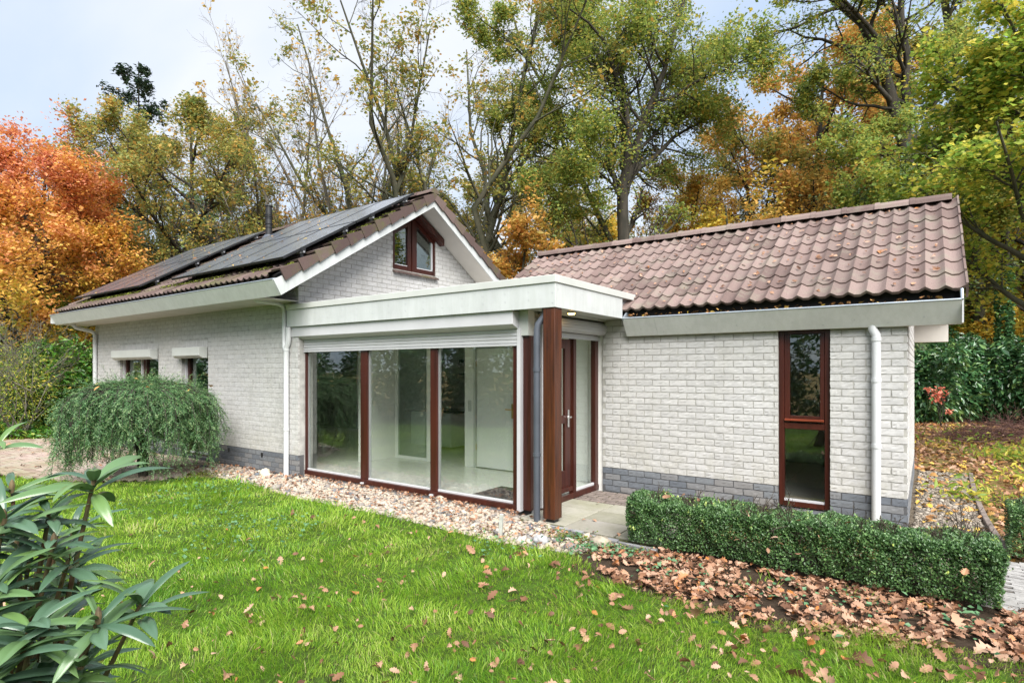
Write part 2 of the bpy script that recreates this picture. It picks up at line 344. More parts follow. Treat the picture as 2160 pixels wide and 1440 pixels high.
M['grassblade'] = mat_leaf('grass_blade', [(0, (0.05, 0.16, 0.012)), (0.35, (0.14, 0.30, 0.018)), (0.75, (0.31, 0.46, 0.045)), (0.93, (0.42, 0.54, 0.10)), (1, (0.50, 0.44, 0.22))], 0.35, 0.45, clump=0.55, cs=0.9)
M['weed'] = mat_leaf('weed_leaf', [(0, (0.04, 0.12, 0.05)), (1, (0.14, 0.27, 0.13))], 0.2)
M['moss'] = mat_leaf('moss', [(0, (0.07, 0.08, 0.012)), (1, (0.20, 0.23, 0.03))], 0.0, 0.95)
M['pebble'] = mat_leaf('pebble_stone', [(0, (0.10, 0.11, 0.13)), (0.12, (0.27, 0.24, 0.21)), (0.35, (0.42, 0.36, 0.28)), (0.6, (0.43, 0.36, 0.29)), (0.8, (0.34, 0.255, 0.20)), (1, (0.54, 0.50, 0.44))], 0.0, 0.75)
M['gravel2'] = mat_leaf('dull_gravel', [(0, (0.09, 0.08, 0.07)), (0.5, (0.20, 0.165, 0.13)), (1, (0.36, 0.32, 0.27))], 0.0, 0.85)

def mat_glass(name, r0=0.075, tint=(0.96, 0.98, 0.965)):
    m = bpy.data.materials.new(name); m.use_nodes = True; n = m.node_tree; n.nodes.clear()
    o = n.nodes.new('ShaderNodeOutputMaterial'); t = n.nodes.new('ShaderNodeBsdfTransparent'); t.inputs[0].default_value = (*tint, 1)
    g = n.nodes.new('ShaderNodeBsdfGlossy'); g.inputs['Roughness'].default_value = 0.012; g.inputs[0].default_value = (0.95, 1, 0.97, 1)
    s = n.nodes.new('ShaderNodeMixShader'); ge = n.nodes.new('ShaderNodeNewGeometry')
    def mth(op, a_, b_=None):
        q = n.nodes.new('ShaderNodeMath'); q.operation = op
        for i, v in enumerate((a_, b_)):
            if v is None: continue
            if isinstance(v, (int, float)): q.inputs[i].default_value = v
            else: n.links.new(v, q.inputs[i])
        return q.outputs[0]
    d = n.nodes.new('ShaderNodeVectorMath'); d.operation = 'DOT_PRODUCT'; n.links.new(ge.outputs['Incoming'], d.inputs[0]); n.links.new(ge.outputs['Normal'], d.inputs[1])
    k = mth('POWER', mth('SUBTRACT', 1.0, mth('ABSOLUTE', d.outputs['Value'])), 5.0)
    f = mth('ADD', mth('MULTIPLY', k, 1 - r0), r0)
    x = geo_noise(n, 1.3, 2, 0.5); b = n.nodes.new('ShaderNodeBump'); b.inputs['Strength'].default_value = 0.05; b.inputs['Distance'].default_value = 0.02
    n.links.new(x.outputs[0], b.inputs['Height']); n.links.new(b.outputs[0], g.inputs['Normal'])
    n.links.new(f, s.inputs[0]); n.links.new(t.outputs[0], s.inputs[1]); n.links.new(g.outputs[0], s.inputs[2]); n.links.new(s.outputs[0], o.inputs[0])
    return m
M['glass'] = mat_glass('window_glass', 0.095)
M['glass_dark'] = mat_glass('dark_window_glass', 0.14, (0.8, 0.88, 0.84))
def mat_solar():
    m, n, p, o = mat_new('solar_glass')
    t = n.nodes.new('ShaderNodeTexCoord')
    def grid(axis, scale, w):
        s = n.nodes.new('ShaderNodeSeparateXYZ'); n.links.new(t.outputs['Object'], s.inputs[0])
        a = n.nodes.new('ShaderNodeMath'); a.operation = 'MULTIPLY'; a.inputs[1].default_value = scale; n.links.new(s.outputs[axis], a.inputs[0])
        f = n.nodes.new('ShaderNodeMath'); f.operation = 'FRACT'; n.links.new(a.outputs[0], f.inputs[0])
        c = n.nodes.new('ShaderNodeMath'); c.operation = 'LESS_THAN'; c.inputs[1].default_value = w; n.links.new(f.outputs[0], c.inputs[0]); return c.outputs[0]
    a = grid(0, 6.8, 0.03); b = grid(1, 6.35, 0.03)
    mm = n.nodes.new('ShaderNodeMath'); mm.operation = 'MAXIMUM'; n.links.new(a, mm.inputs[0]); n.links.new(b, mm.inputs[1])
    c = mixrgb(n, (0.085, 0.10, 0.13), (0.12, 0.135, 0.16), mm.outputs[0]); n.links.new(c, p.inputs['Base Color'])  # base colour lifted bluish to stand in for missing sky reflection
    p.inputs['Roughness'].default_value = 0.12; p.inputs['IOR'].default_value = 2.0; p.inputs['Coat Weight'].default_value = 1.0; p.inputs['Coat IOR'].default_value = 2.2; p.inputs['Coat Roughness'].default_value = 0.25
    d = geo_noise(n, 4, 6, 0.7); r = ramp(n, [(0.4, (0.26, 0.26, 0.26)), (0.7, (0.42, 0.42, 0.42))]); n.links.new(d.outputs[0], r.inputs[0]); n.links.new(r.outputs[0], p.inputs['Roughness'])
    return m
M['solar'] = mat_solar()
def mat_emit(name, c, s):
    m = bpy.data.materials.new(name); m.use_nodes = True; n = m.node_tree; n.nodes.clear()
    o = n.nodes.new('ShaderNodeOutputMaterial'); e = n.nodes.new('ShaderNodeEmission'); e.inputs[0].default_value = (*c, 1); e.inputs[1].default_value = s
    n.links.new(e.outputs[0], o.inputs[0]); return m
M['lamp'] = mat_emit('lit_lamp', (1.0, 0.55, 0.12), 6)

def mat_ground(name, stops, scale, detail=8, b=0.5, stops2=None, s2=0.25):
    m, n, p, o = mat_new(name)
    x = geo_noise(n, scale, detail, 0.75); r = ramp(n, stops); n.links.new(x.outputs[0], r.inputs[0]); c = r.outputs[0]
    if stops2:
        y = geo_noise(n, s2, 5, 0.6); r2 = ramp(n, stops2); n.links.new(y.outputs[0], r2.inputs[0])
        y2 = geo_noise(n, s2 * 2.7, 4, 0.6); r3 = ramp(n, [(0.45, (0, 0, 0)), (0.6, (1, 1, 1))]); n.links.new(y2.outputs[0], r3.inputs[0])
        c = mixrgb(n, c, r2.outputs[0], r3.outputs[0])
    n.links.new(c, p.inputs['Base Color']); p.inputs['Roughness'].default_value = 0.95; p.inputs['Specular IOR Level'].default_value = 0.15
    bump(n, p, x.outputs[0], b, 0.05); return m
M['forest_floor'] = mat_ground('forest_floor', [(0.3, (0.07, 0.045, 0.02)), (0.5, (0.20, 0.12, 0.055)), (0.62, (0.30, 0.19, 0.09)), (0.75, (0.36, 0.26, 0.13))], 14, 10, 0.8, [(0.3, (0.10, 0.10, 0.03)), (0.7, (0.22, 0.19, 0.06))], 0.5)
M['lawn'] = mat_ground('lawn_soil', [(0.3, (0.03, 0.03, 0.012)), (0.48, (0.055, 0.09, 0.015)), (0.62, (0.08, 0.17, 0.015)), (0.75, (0.13, 0.15, 0.04))], 13, 9, 0.8)
M['soil'] = mat_ground('dark_soil', [(0.3, (0.02, 0.014, 0.009)), (0.6, (0.06, 0.042, 0.028)), (0.8, (0.10, 0.07, 0.05))], 18, 8, 0.6)
M['sand'] = mat_ground('gravel_bed', [(0.3, (0.10, 0.075, 0.055)), (0.5, (0.26, 0.20, 0.15)), (0.7, (0.42, 0.34, 0.26))], 40, 6, 0.8)
M['sand2'] = mat_ground('dull_gravel_bed', [(0.3, (0.06, 0.05, 0.035)), (0.5, (0.15, 0.12, 0.09)), (0.7, (0.26, 0.22, 0.17))], 40, 6, 0.8)

# ------------------------------------------------------------------ ground
def sheet(name, poly, z, mat, label=None):
    me = bpy.data.meshes.new(name); me.from_pydata([(x, y, z) for x, y in poly], [], [tuple(range(len(poly)))]); me.materials.append(mat)
    o = link(name, me); tag(o, label, None, None, 'structure'); return o
sheet('ground', [(-400, -400), (400, -400), (400, 400), (-400, 400)], -0.05, M['forest_floor'], 'leaf strewn woodland ground around the bungalow')
LAWN_EDGE = [(-12.6, 2.55), (-11.97, 2.68), (-10.9, 3.05), (-10.17, 3.25), (-9.6, 3.9), (-9.45, 4.45), (-8.9, 4.72), (-8.11, 4.70), (-7.4, 4.6), (-6.68, 4.55), (-5.9, 4.62), (-5.26, 4.62), (-4.09, 4.57), (-3.39, 4.55), (-2.7, 4.64),
             (-2.4, 4.45), (-2.15, 4.22), (-1.76, 4.12), (-1.23, 4.10), (-0.64, 4.19), (-0.13, 4.29), (0.46, 4.46), (1.2, 4.6), (3.0, 4.9), (7, 5.2)]
lawn_poly = [(-30, -4.2), (-22, -4.4), (-12, -3.4), (-4, -5.0), (7, -6)] + LAWN_EDGE[::-1] + [(-14.5, 2.3), (-30, 3.0)]
sheet('lawn', lawn_poly, -0.030, M['lawn'], 'bright green lawn in front of the bungalow')
sheet('gravel_bed', [(-11.2, 5.45), (-10.2, 3.3), (-9.5, 4.3), (-8.5, 4.5), (-5, 4.4), (-2.0, 4.2), (-1.9, 5.3), (-3.6, 5.7)], -0.034, M['sand'], 'pebble strip along the glass bay')
sheet('planting_bed', [(-2.7, 4.7), (-2.4, 4.2), (-1, 3.95), (1.2, 4.4), (4, 4.7), (4, 5.3), (0.55, 5.45), (0.4, 6.0), (-2.4, 5.9)], -0.026, M['soil'], 'dark soil bed under the clipped hedge')
sheet('gravel_path', [(-0.3, 5.9), (0.55, 5.9), (0.52, 8.9), (0.55, 11.8), (-0.4, 11.9), (-0.4, 7.0)], -0.018, M['sand2'], 'dull gravel path along the end wall')

# ------------------------------------------------------------------ house
house = empty('house', (-6, 7.5, 0))
tag(house, 'white brick bungalow with brown tiled roofs, glass bay and solar panels', 'house')
bpy.context.view_layer.update()
def H(o):
    o.parent = house; o.matrix_parent_inverse = house.matrix_world.inverted(); return o
H_OFF = Vector((-6, 7.5, 0))
def sub(o, parent):
    """parent with identity-compatible offset: parts have location 0 in world terms"""
    o.parent = parent; return o

YW, XG = 5.36, -7.97          # main front wall plane, gable wall plane
MX0 = -16.1                   # main far corner
EY, EZ = 4.62, 2.95           # main gutter lip
RY, RZ = 7.88, 4.93           # main ridge
TM = (RZ - 3.03) / (RY - 4.72); AM = math.atan(TM)
XV = -7.46
WY = 7.20; WX0, WX1 = -3.63, -0.16
WRY, WRZ = 9.2, 3.80; WEY, WEZ = 7.06, 2.445
TW = (WRZ - WEZ) / (WRY - WEY); AW = math.atan(TW)
WV = 0.29
FB = 5.30                     # flat roof front fascia
FX = -3.24
PZ = 0.325

# ---- bricks
BL, BH, CO = 0.214, 0.068, 0.0806
PITCH = 0.2274
def brick_mesh(name, seed, mat, rough=0.004):
    r = np.random.default_rng(seed); nx, nz = 6, 3
    V = []; idx = {}
    for k in range(nz + 1):
        for i in range(nx + 1):
            x = i / nx * BL; z = k / nz * BH
            edge = (i in (0, nx)) or (k in (0, nz))
            y = -0.0085 + (0.0004 if edge else 0) + r.normal() * rough * (0.5 if edge else 1)
            jx = r.normal() * 0.0018 if edge else r.normal() * 0.004; jz = r.normal() * 0.0014 if edge else r.normal() * 0.003
            idx[i, k] = len(V); V.append((x + jx, y, z + jz))
    F = [(idx[i, k], idx[i + 1, k], idx[i + 1, k + 1], idx[i, k + 1]) for i in range(nx) for k in range(nz)]
    ring = [idx[i, 0] for i in range(nx + 1)] + [idx[nx, k] for k in range(1, nz + 1)] + [idx[i, nz] for i in range(nx - 1, -1, -1)] + [idx[0, k] for k in range(nz - 1, 0, -1)]
    b = len(V); V += [(V[j][0], 0.02, V[j][2]) for j in ring]; n = len(ring)
    F += [(ring[j], b + j, b + (j + 1) % n, ring[(j + 1) % n]) for j in range(n)]
    return np.array(V), np.array([f for f in F])
BR = [brick_mesh('b', 100 + i, None, 0.0012) for i in range(6)]
def brick_me(i, mat, nm): 
    V, F = BR[i]; return np_mesh(nm, V, F, mat, attr=np.zeros(len(V)))
BRW = [brick_me(i, M['brick'], 'brick') for i in range(6)]
BRP = [brick_me(i, M['plinth'], 'plinth_brick') for i in range(6)]

ALL_BRICKS = []   # (screen rank, wall, kind, matrix args)
def lay(wall, origin, u, n_out, length, z0, z1, openings, offs=0.0, top=None, end_gap=0.0):
    """bricks over a wall face. origin (x,y) at u=0; u dir unit; n_out outward normal; openings (u0,u1,z0,z1)"""
    c = 0; z = z0 + 0.006
    while z + BH <= z1 + 0.03:
        st = -((c % 2) * PITCH / 2) + offs; x = st - PITCH
        plinth = (z + BH) < PZ + 0.02
        hh = min(BH, z1 - z)
        if hh < 0.03: break
        while x < length:
            a, b = max(x, 0.0), min(x + BL, length)
            segs = [(a, b)] if b - a > 0.035 else []
            for (o0, o1, p0, p1) in openings:
                if z + BH > p0 + 0.01 and z < p1 - 0.01:
                    ns_ = []
                    for s0, s1 in segs:
                        if s1 <= o0 or s0 >= o1: ns_.append((s0, s1)); continue
                        if s0 < o0 - 0.03: ns_.append((s0, o0))
                        if s1 > o1 + 0.03: ns_.append((o1, s1))
                    segs = ns_
            if top:
                zz = z + hh
                segs = [(max(s0, top(zz)[0]), min(s1, top(zz)[1])) for s0, s1 in segs]
                segs = [s for s in segs if s[1] - s[0] > 0.03]
            for s0, s1 in segs:
                px, py = origin[0] + u[0] * s0, origin[1] + u[1] * s0
                ALL_BRICKS.append((wall, plinth, px, py, z, u, (s1 - s0) / BL, hh / BH))
            x += PITCH
        z += CO; c += 1

def wall_core(name, mat, boxes):
    m = MB()
    for b in boxes: m.box(*b)
    o = m.build(name, mat); H(o); return o
def core_with_openings(m, x0, x1, y0, y1, z0, z1, ops):
    """wall box along X with rectangular holes (u in world x)"""
    xs = sorted(set([x0, x1] + [o for op in ops for o in op[:2]]))
    for a, b in zip(xs[:-1], xs[1:]):
        zs = [(z0, z1)]
        for (o0, o1, p0, p1) in ops:
            if a >= o0 - 1e-6 and b <= o1 + 1e-6:
                n_ = []
                for s0, s1 in zs:
                    if p0 > s0: n_.append((s0, min(p0, s1)))
                    if p1 < s1: n_.append((max(p1, s0), s1))
                zs = n_
        for s0, s1 in zs:
            if s1 - s0 > 1e-4: m.box(a, b, y0, y1, s0, s1)

W1 = (-14.69, -12.78, 0.95, 2.00); W2 = (-11.79, -10.76, 0.03, 2.00)
m = MB(); core_with_openings(m, MX0, XG - 0.0, YW - 0.0035, YW + 0.10, -0.1, PZ, [W1, W2]); main_plinth = m.build('plinth', M['mortar_dark']); H(main_plinth)
m = MB(); core_with_openings(m, MX0, XG - 0.0, YW - 0.0035, YW + 0.10, PZ, 2.98, [W1, W2]); main_wall = m.build('main_wall', M['mortar_left']); H(main_wall)
m = MB(); core_with_openings(m, MX0 + 0.1, XG - 0.3, YW + 0.101, YW + 0.28, -0.1, 2.98, [W1, W2]); o = m.build('inner_leaf_wall', M['white_wall']); H(o)
WW = (-1.39, -0.857, 0.08, 2.3)
m = MB(); core_with_openings(m, WX0, WX1, WY - 0.0035, WY + 0.10, -0.1, PZ, [WW]); wing_plinth = m.build('plinth', M['mortar_dark']); H(wing_plinth)
m = MB(); core_with_openings(m, WX0, WX1, WY - 0.0035, WY + 0.10, PZ, 2.42, [WW]); wing_wall = m.build('wing_wall', M['mortar']); H(wing_wall)
m = MB(); core_with_openings(m, -3.6, WX1 - 0.12, WY + 0.101, WY + 0.26, -0.1, 2.42, [WW]); o = m.build('inner_leaf_wall', M['white_wall']); H(o)
# wing end wall with gable
REY = 2 * WRY - WY
m = MB(); m.prism_x([(WY + 0.102, -0.1), (REY, -0.1), (REY, 2.42), (WRY, 2.42 + (WRY - WY) * TW - 0.02), (WY + 0.102, 2.42 + 0.08)], WX1 - 0.10, WX1 + 0.0035)
end_wall = m.build('wing_end_wall', M['mortar']); H(end_wall)
# gable wall (main, facing the bay)
GS = (4.70 - 2.725) / (RY - EY - 0.12)
def ztop(y): return 2.760 + min(y - 4.74, (2 * RY - 4.74) - y) * GS
GW = (7.32, 8.46, 3.53)
gy = [YW + 0.102, RY, 10.4]
def gable_core(x0, x1, mat, name):
    m = MB()
    ys = [YW + 0.102, GW[0], RY, GW[1], 10.40]
    for a, b in zip(ys[:-1], ys[1:]):
        if a >= GW[0] - 1e-6 and b <= GW[1] + 1e-6:
            m.hexa([(x0, a, 2.5), (x1, a, 2.5), (x1, b, 2.5), (x0, b, 2.5), (x0, a, GW[2]), (x1, a, GW[2]), (x1, b, GW[2]), (x0, b, GW[2])])
            zt = [min(ztop(a), 4.28 + (a - GW[0]) * TM if a < RY else 4.28 + (GW[1] - a) * TM), 0]
        else:
            m.hexa([(x0, a, 2.5), (x1, a, 2.5), (x1, b, 2.5), (x0, b, 2.5), (x0, a, ztop(a)), (x1, a, ztop(a)), (x1, b, ztop(b)), (x0, b, ztop(b))])
    o = m.build(name, mat); H(o); return o
gable_wall = gable_core(XG - 0.10, XG + 0.0035, M['mortar'], 'gable_wall')
m = MB(); m.box(XG - 0.10, XG - 0.005, YW + 0.102, 5.62, -0.1, 2.5); o = m.build('bay_pier', M['mortar_left']); H(o)

lay(main_wall, (MX0, YW), (1, 0), (0, -1), XG - MX0, 0, 2.95, [(a - MX0, b - MX0, c, d + 0.235) for a, b, c, d in (W1, W2)])
lay(wing_wall, (WX0, WY), (1, 0), (0, -1), WX1 - WX0, 0, 2.40, [(WW[0] - WX0, WW[1] - WX0, WW[2], WW[3])], offs=0.045)
lay(gable_wall, (XG, YW), (0, 1), (1, 0), 5.04, 2.5 - 0.002, 4.80, [(GW[0] - YW, GW[1] - YW, GW[2] - 0.07, 9)],
    top=lambda z: ((z - 2.755) / GS + 4.74 - YW, 5.04 - ((z - 2.755) / GS + 4.74 - YW)))
lay(end_wall, (WX1, WY + 0.01), (0, 1), (1, 0), REY - WY, 0, 3.6, [], top=lambda z: (max(0, (z - 2.42) / TW), (REY - WY) - max(0, (z - 2.42) / TW)))
# soldier course over the two small windows
SOLD = []
for (a, b, c, d) in (W1, W2):
    x = a
    while x + BH <= b + 0.02: SOLD.append((x, d + 0.005)); x += 0.0785

depth = lambda x, y: (-math.sin(YAW)) * x + math.cos(YAW) * y
def on_screen(b):
    wall, pl, x, y, z, u, sx, sz = b
    face = abs(u[0] * 0 + (0 if False else 1)); d = depth(x, y); lat = math.cos(YAW) * x + math.sin(YAW) * y
    if d <= 0 or abs(lat / d) > 0.9: return 0
    # area seen: normal . view
    nrm = (0, -1) if u[0] else (1, 0)
    vx, vy = -x, -y; l = math.hypot(vx, vy); cs = max(0.01, (vx * nrm[0] + vy * nrm[1]) / l)
    vis = 0.3 if (wall is wing_wall and z < 0.18) else 1
    if wall is wing_wall and z > 2.1: vis = 0.1
    if wall is wing_wall and pl: vis *= 0.5
    return cs * sx * sz / d / d * vis
ranked = sorted(ALL_BRICKS, key=on_screen, reverse=True)
single, bulk = ranked[:296], ranked[296:]
bulk_by = {}
def brick_xf(b, V):
    wall, pl, x, y, z, u, sx, sz = b
    P = V.copy(); P[:, 0] *= sx; P[:, 2] *= sz
    if u[0]: Q = np.stack([P[:, 0] + x, P[:, 1] + y, P[:, 2] + z], 1)
    else: Q = np.stack([x - P[:, 1], y + P[:, 0], P[:, 2] + z], 1)
    return Q
for k, b in enumerate(single):
    wall, pl, x, y, z, u, sx, sz = b
    par = wall
    if pl: par = wing_plinth if wall is wing_wall else main_plinth
    o = link('plinth_brick' if pl else 'brick', (BRP if pl else BRW)[random.randrange(6)], par)
    o.location = (x, y, z); o.scale = (sx, 1, sz)
    if not u[0]: o.rotation_euler = (0, 0, pi / 2)
for b in bulk: bulk_by.setdefault((id(b[0]), b[1]), []).append(b)
par_of = {id(main_wall): (main_wall, main_plinth), id(wing_wall): (wing_wall, wing_plinth), id(gable_wall): (gable_wall, gable_wall), id(end_wall): (end_wall, end_wall)}
for (wid, pl), bs in bulk_by.items():
    Vs, Fs, A, off = [], [], [], 0
    for b in bs:
        V, F = BR[random.randrange(6)]
        if wid == id(main_wall): V = V.copy(); V[:, 1] += 0.003
        Q = brick_xf(b, V); Vs.append(Q); Fs.append(F + off); off += len(Q); A.append(np.full(len(Q), random.random()))
    me = np_mesh('brickwork', np.concatenate(Vs), np.concatenate(Fs), M['plinth'] if pl else M['brick'], attr=np.concatenate(A))
    o = link('plinth_brickwork' if pl else 'brickwork', me, par_of[wid][1 if pl else 0]); o['kind'] = 'stuff'
Vs, Fs, A, off = [], [], [], 0
for x, z in SOLD:
    V, F = BR[random.randrange(6)]
    Q = np.stack([x + V[:, 2], V[:, 1] + YW + 0.003, z + V[:, 0]], 1); Vs.append(Q); Fs.append(F[:, ::-1] + off); off += len(Q); A.append(np.full(len(Q), random.random()))
me = np_mesh('soldier_bricks', np.concatenate(Vs), np.concatenate(Fs), M['brick'], attr=np.concatenate(A)); o = link('soldier_bricks', me, main_wall); o['kind'] = 'stuff'
# pier side (return) next to the glass bay
for k in range(24):
    pass

# vents in plinth
for x in (-10.05, -9.0):
    o = MB().box(x, x + 0.05, YW - 0.014, YW + 0.0, 0.215, 0.285).build('air_vent', M['black_plastic'], main_plinth)

# ---- other shell walls, interior
def hp(m, name, mat, **k):
    o = m.build(name, mat, **k); return H(o)
hp(MB().box(MX0, MX0 + 0.1, YW + 0.11, 10.4, -0.1, 2.98), 'end_wall', M['mortar_left'])
m = MB(); ops = [(-12.75, -11.45, 0.0, 2.2)]  # unseen openings added in the rear walls to let daylight into the rooms
core_with_openings(m, MX0, XG, 10.4, 10.6, -0.1, 3.0, ops); hp(m, 'rear_wall', M['mortar_left'])
m = MB(); core_with_openings(m, XG, -3.7, 10.41, 10.58, -0.1, 2.6, [(-7.7, -6.3, 0.0, 2.2), (-5.6, -4.2, 0.8, 2.1)]); hp(m, 'rear_wall', M['mortar_left'])
m = MB(); core_with_openings(m, -3.6, WX1 - 0.12, REY - 0.2, REY - 0.02, -0.1, 2.42, [(-3.4, -2.5, 0.0, 2.15)]); hp(m, 'rear_wall', M['mortar'])  # opening added out of sight to brighten the wing room
hp(MB().box(-3.72, -3.6, WY + 0.02, REY, -0.1, 2.42), 'partition_wall', M['white_wall'])
# floors: boards
floor = hp(MB().box(-15.9, -3.75, 5.62, 10.4, -0.1, 0.054), 'interior_floor', M['laminate'])
x = -8.0
bd = MB().box(0.002, 0.238, 0, 1, 0, 0.012).build('floorboard', M['laminate'], floor).data
bpy.data.objects.remove(bpy.data.objects['floorboard'])
y = 5.66; k = 0
fb = np_mesh('floorboard', [(0, 0, 0), (1, 0, 0), (1, 0.1885, 0), (0, 0.1885, 0), (0, 0, 0.012), (1, 0, 0.012), (1, 0.1885, 0.012), (0, 0.1885, 0.012)], np.array([(0, 3, 2, 1), (4, 5, 6, 7), (0, 1, 5, 4), (1, 2, 6, 5), (2, 3, 7, 6), (3, 0, 4, 7)]), M['laminate'])
while y < 10.2:
    o = link('floorboard', fb, floor); o.location = (-10.8 if y > 7.4 else -9.6, y, 0.046); o.scale = ((-3.8 - o.location.x) if y > 6.35 else (-4.75 - o.location.x), 1, 1)
    y += 0.19
hp(MB().box(-4.74, -3.8, 5.66, 6.34, 0.0585, 0.066), 'door_mat', M['dark_room'])
wfloor = hp(MB().box(-3.6, -0.28, WY + 0.27, REY - 0.21, -0.1, 0.05), 'interior_floor', M['gutter_in'])
tl = np_mesh('floor_tile', [(0, 0, 0), (.595, 0, 0), (.595, .595, 0), (0, .595, 0), (0, 0, .01), (.595, 0, .01), (.595, .595, .01), (0, .595, .01)], np.array([(0, 3, 2, 1), (4, 5, 6, 7), (0, 1, 5, 4), (1, 2, 6, 5), (2, 3, 7, 6), (3, 0, 4, 7)]), M['laminate'])
for i in range(5):
    for j in range(6):
        o = link('floor_tile', tl, wfloor); o.location = (-3.42 + i * 0.6, WY + 0.29 + j * 0.6, 0.051)
# ceilings
hp(MB().box(-8.0, -3.76, 5.62, 7.33, 2.25, 2.27), 'ceiling', M['white_wall'])
hp(MB().box(-15.9, -3.76, 7.44, 10.38, 2.45, 2.47), 'ceiling', M['white_wall'])
hp(MB().box(-15.9, XG - 0.12, YW + 0.29, 7.42, 2.45, 2.47), 'ceiling', M['white_wall'])
hp(MB().box(-3.6, -0.28, WY + 0.27, REY - 0.21, 2.42, 2.44), 'ceiling', M['white_wall'])
# inner walls
hp(MB().box(-8.05, -7.93, 6.60, 7.42, 0.06, 2.45), 'partition_wall', M['white_wall'])
hp(MB().box(-8.05, -7.93, 5.64, 6.60, 2.08, 2.45), 'lintel', M['white_wall'])
m = MB(); core_with_openings(m, -7.92, -3.76, 7.33, 7.43, 0.06, 2.45, [(-7.90, -7.10, 0.06, 2.15), (-7.02, -6.24, 0.06, 2.30), (-6.02, -5.22, 0.06, 2.03)]); hp(m, 'partition_wall', M['white_wall'])
idoor = hp(MB().box(-6.0, -5.24, 7.345, 7.385, 0.075, 2.01), 'interior_door', M['cabinet'], bevel=0.002)
m = MB().box(-6.04, -6.002, 7.315, 7.33, 0.06, 2.06).box(-5.238, -5.20, 7.315, 7.33, 0.06, 2.06).box(-6.002, -5.238, 7.315, 7.33, 2.022, 2.06)
m.build('door_frame', M['cream'], idoor)
MB().box(-5.275, -5.225, 7.318, 7.345, 0.90, 1.13).tube([(-5.25, 7.345, 1.04), (-5.25, 7.29, 1.04), (-5.27, 7.285, 1.04), (-5.37, 7.285, 1.04)], 0.011, 8).build('handle', M['brass'], idoor)
for zz in (0.35, 1.72): MB().tube([(-6.003, 7.335, zz), (-6.003, 7.335, zz + 0.1)], 0.009, 8).build('hinge', M['brass'], idoor)
hp(MB().box(-6.16, -6.10, 7.318, 7.33, 0.98, 1.16), 'light_switch', M['cream'])
o = hp(MB().box(-7.9, -7.86, 7.35, 7.39, 0.06, 2.15).box(-7.14, -7.10, 7.35, 7.39, 0.06, 2.15).box(-7.86, -7.14, 7.35, 7.39, 0.06, 0.11), 'glass_partition', M['cabinet'])
MB().box(-7.86, -7.14, 7.365, 7.371, 0.11, 2.15).build('pane', M['glass_dark'], o)
# kitchen
kit = hp(MB().box(-8.9, -7.76, 8.70, 9.35, 0.10, 0.80), 'kitchen_cabinet', M['cabinet'])
MB().box(-9.0, -7.50, 8.62, 9.4, 0.802, 0.84).build('worktop', M['worktop'], kit)
for zz in (0.12, 0.36, 0.60): MB().box(-8.88, -7.78, 8.684, 8.698, zz, zz + 0.19).build('drawer', M['cabinet'], kit)
MB().box(-8.4, -7.9, 8.66, 8.68, 0.73, 0.745).build('handle', M['alu'], kit)
hp(MB().box(-7.7, -6.9, 9.3, 9.8, 0.06, 0.45), 'low_cabinet', M['cabinet'])
hp(MB().box(-8.6, -7.2, 9.9, 10.2, 1.55, 1.59), 'wall_shelf', M['worktop'])
hp(MB().box(-8.6, -7.9, 9.9, 10.2, 1.83, 1.90), 'wall_shelf', M['worktop'])

# ---- flat roof over the bay
side_y1 = 7.36
m = MB()
m.box(-8.19, FX, FB, FB + 0.03, 2.335, 2.60)
fas = hp(m, 'fascia_board', M['board'], bevel=0.002)
fs2 = hp(MB().box(FX - 0.03, FX, FB + 0.0305, 6.99, 2.335, 2.60), 'fascia_board', M['board'])
hp(MB().box(-8.2, FX + 0.014, FB - 0.016, FB + 0.05, 2.602, 2.685), 'coping', M['cream'], bevel=0.004)
hp(MB().box(FX - 0.05, FX + 0.015, FB + 0.051, 7.38, 2.602, 2.684), 'coping', M['cream'], bevel=0.004)
hp(MB().box(-7.96, FX - 0.051, FB + 0.051, 8.6, 2.50, 2.60), 'flat_roof', M['concrete'])
sof = hp(MB().box(-8.15, FX - 0.031, FB + 0.031, 5.52, 2.345, 2.36), 'soffit', M['cream'])
hp(MB().box(-3.70, FX - 0.031, 5.521, 7.19, 2.345, 2.36), 'soffit', M['cream'])
# screws on the fascias
m = MB()
def screw(m, x, y, z, n, r=0.007):
    b = len(m.v); k = 6
    for j in range(k):
        a = 2 * pi * j / k; c_, s_ = math.cos(a) * r, math.sin(a) * r
        m.v.append((x + c_, y - 0.0015, z + s_) if n == 'y' else (x + 0.0015, y + c_, z + s_))
    m.q.append(tuple(range(b + k - 1, b - 1, -1)) if n == 'y' else tuple(range(b, b + k)))
for i in range(16):
    x = -8.12 + i * 0.324
    if x > FX - 0.03: break
    screw(m, x, FB, 2.43, 'y'); screw(m, x, FB, 2.52, 'y')
screw(m, FX - 0.035, FB, 2.38, 'y'); screw(m, FX - 0.035, FB, 2.49, 'y')
for i, y in enumerate((5.36, 5.62, 5.9, 6.18, 6.46, 6.74)): screw(m, FX, y, 2.40 if i % 2 else 2.53, 'x')
o = hp(m, 'screw_heads', M['alu']); o['kind'] = 'stuff'
# lamp in the soffit
lamp = hp(MB().tube([(-3.40, 5.93, 2.344), (-3.40, 5.93, 2.325)], 0.055, 20), 'ceiling_lamp', M['alu'])
MB().tube([(-3.40, 5.93, 2.3245), (-3.40, 5.93, 2.310)], [0.045, 0.035], 20).build('bulb', M['lamp'], lamp)

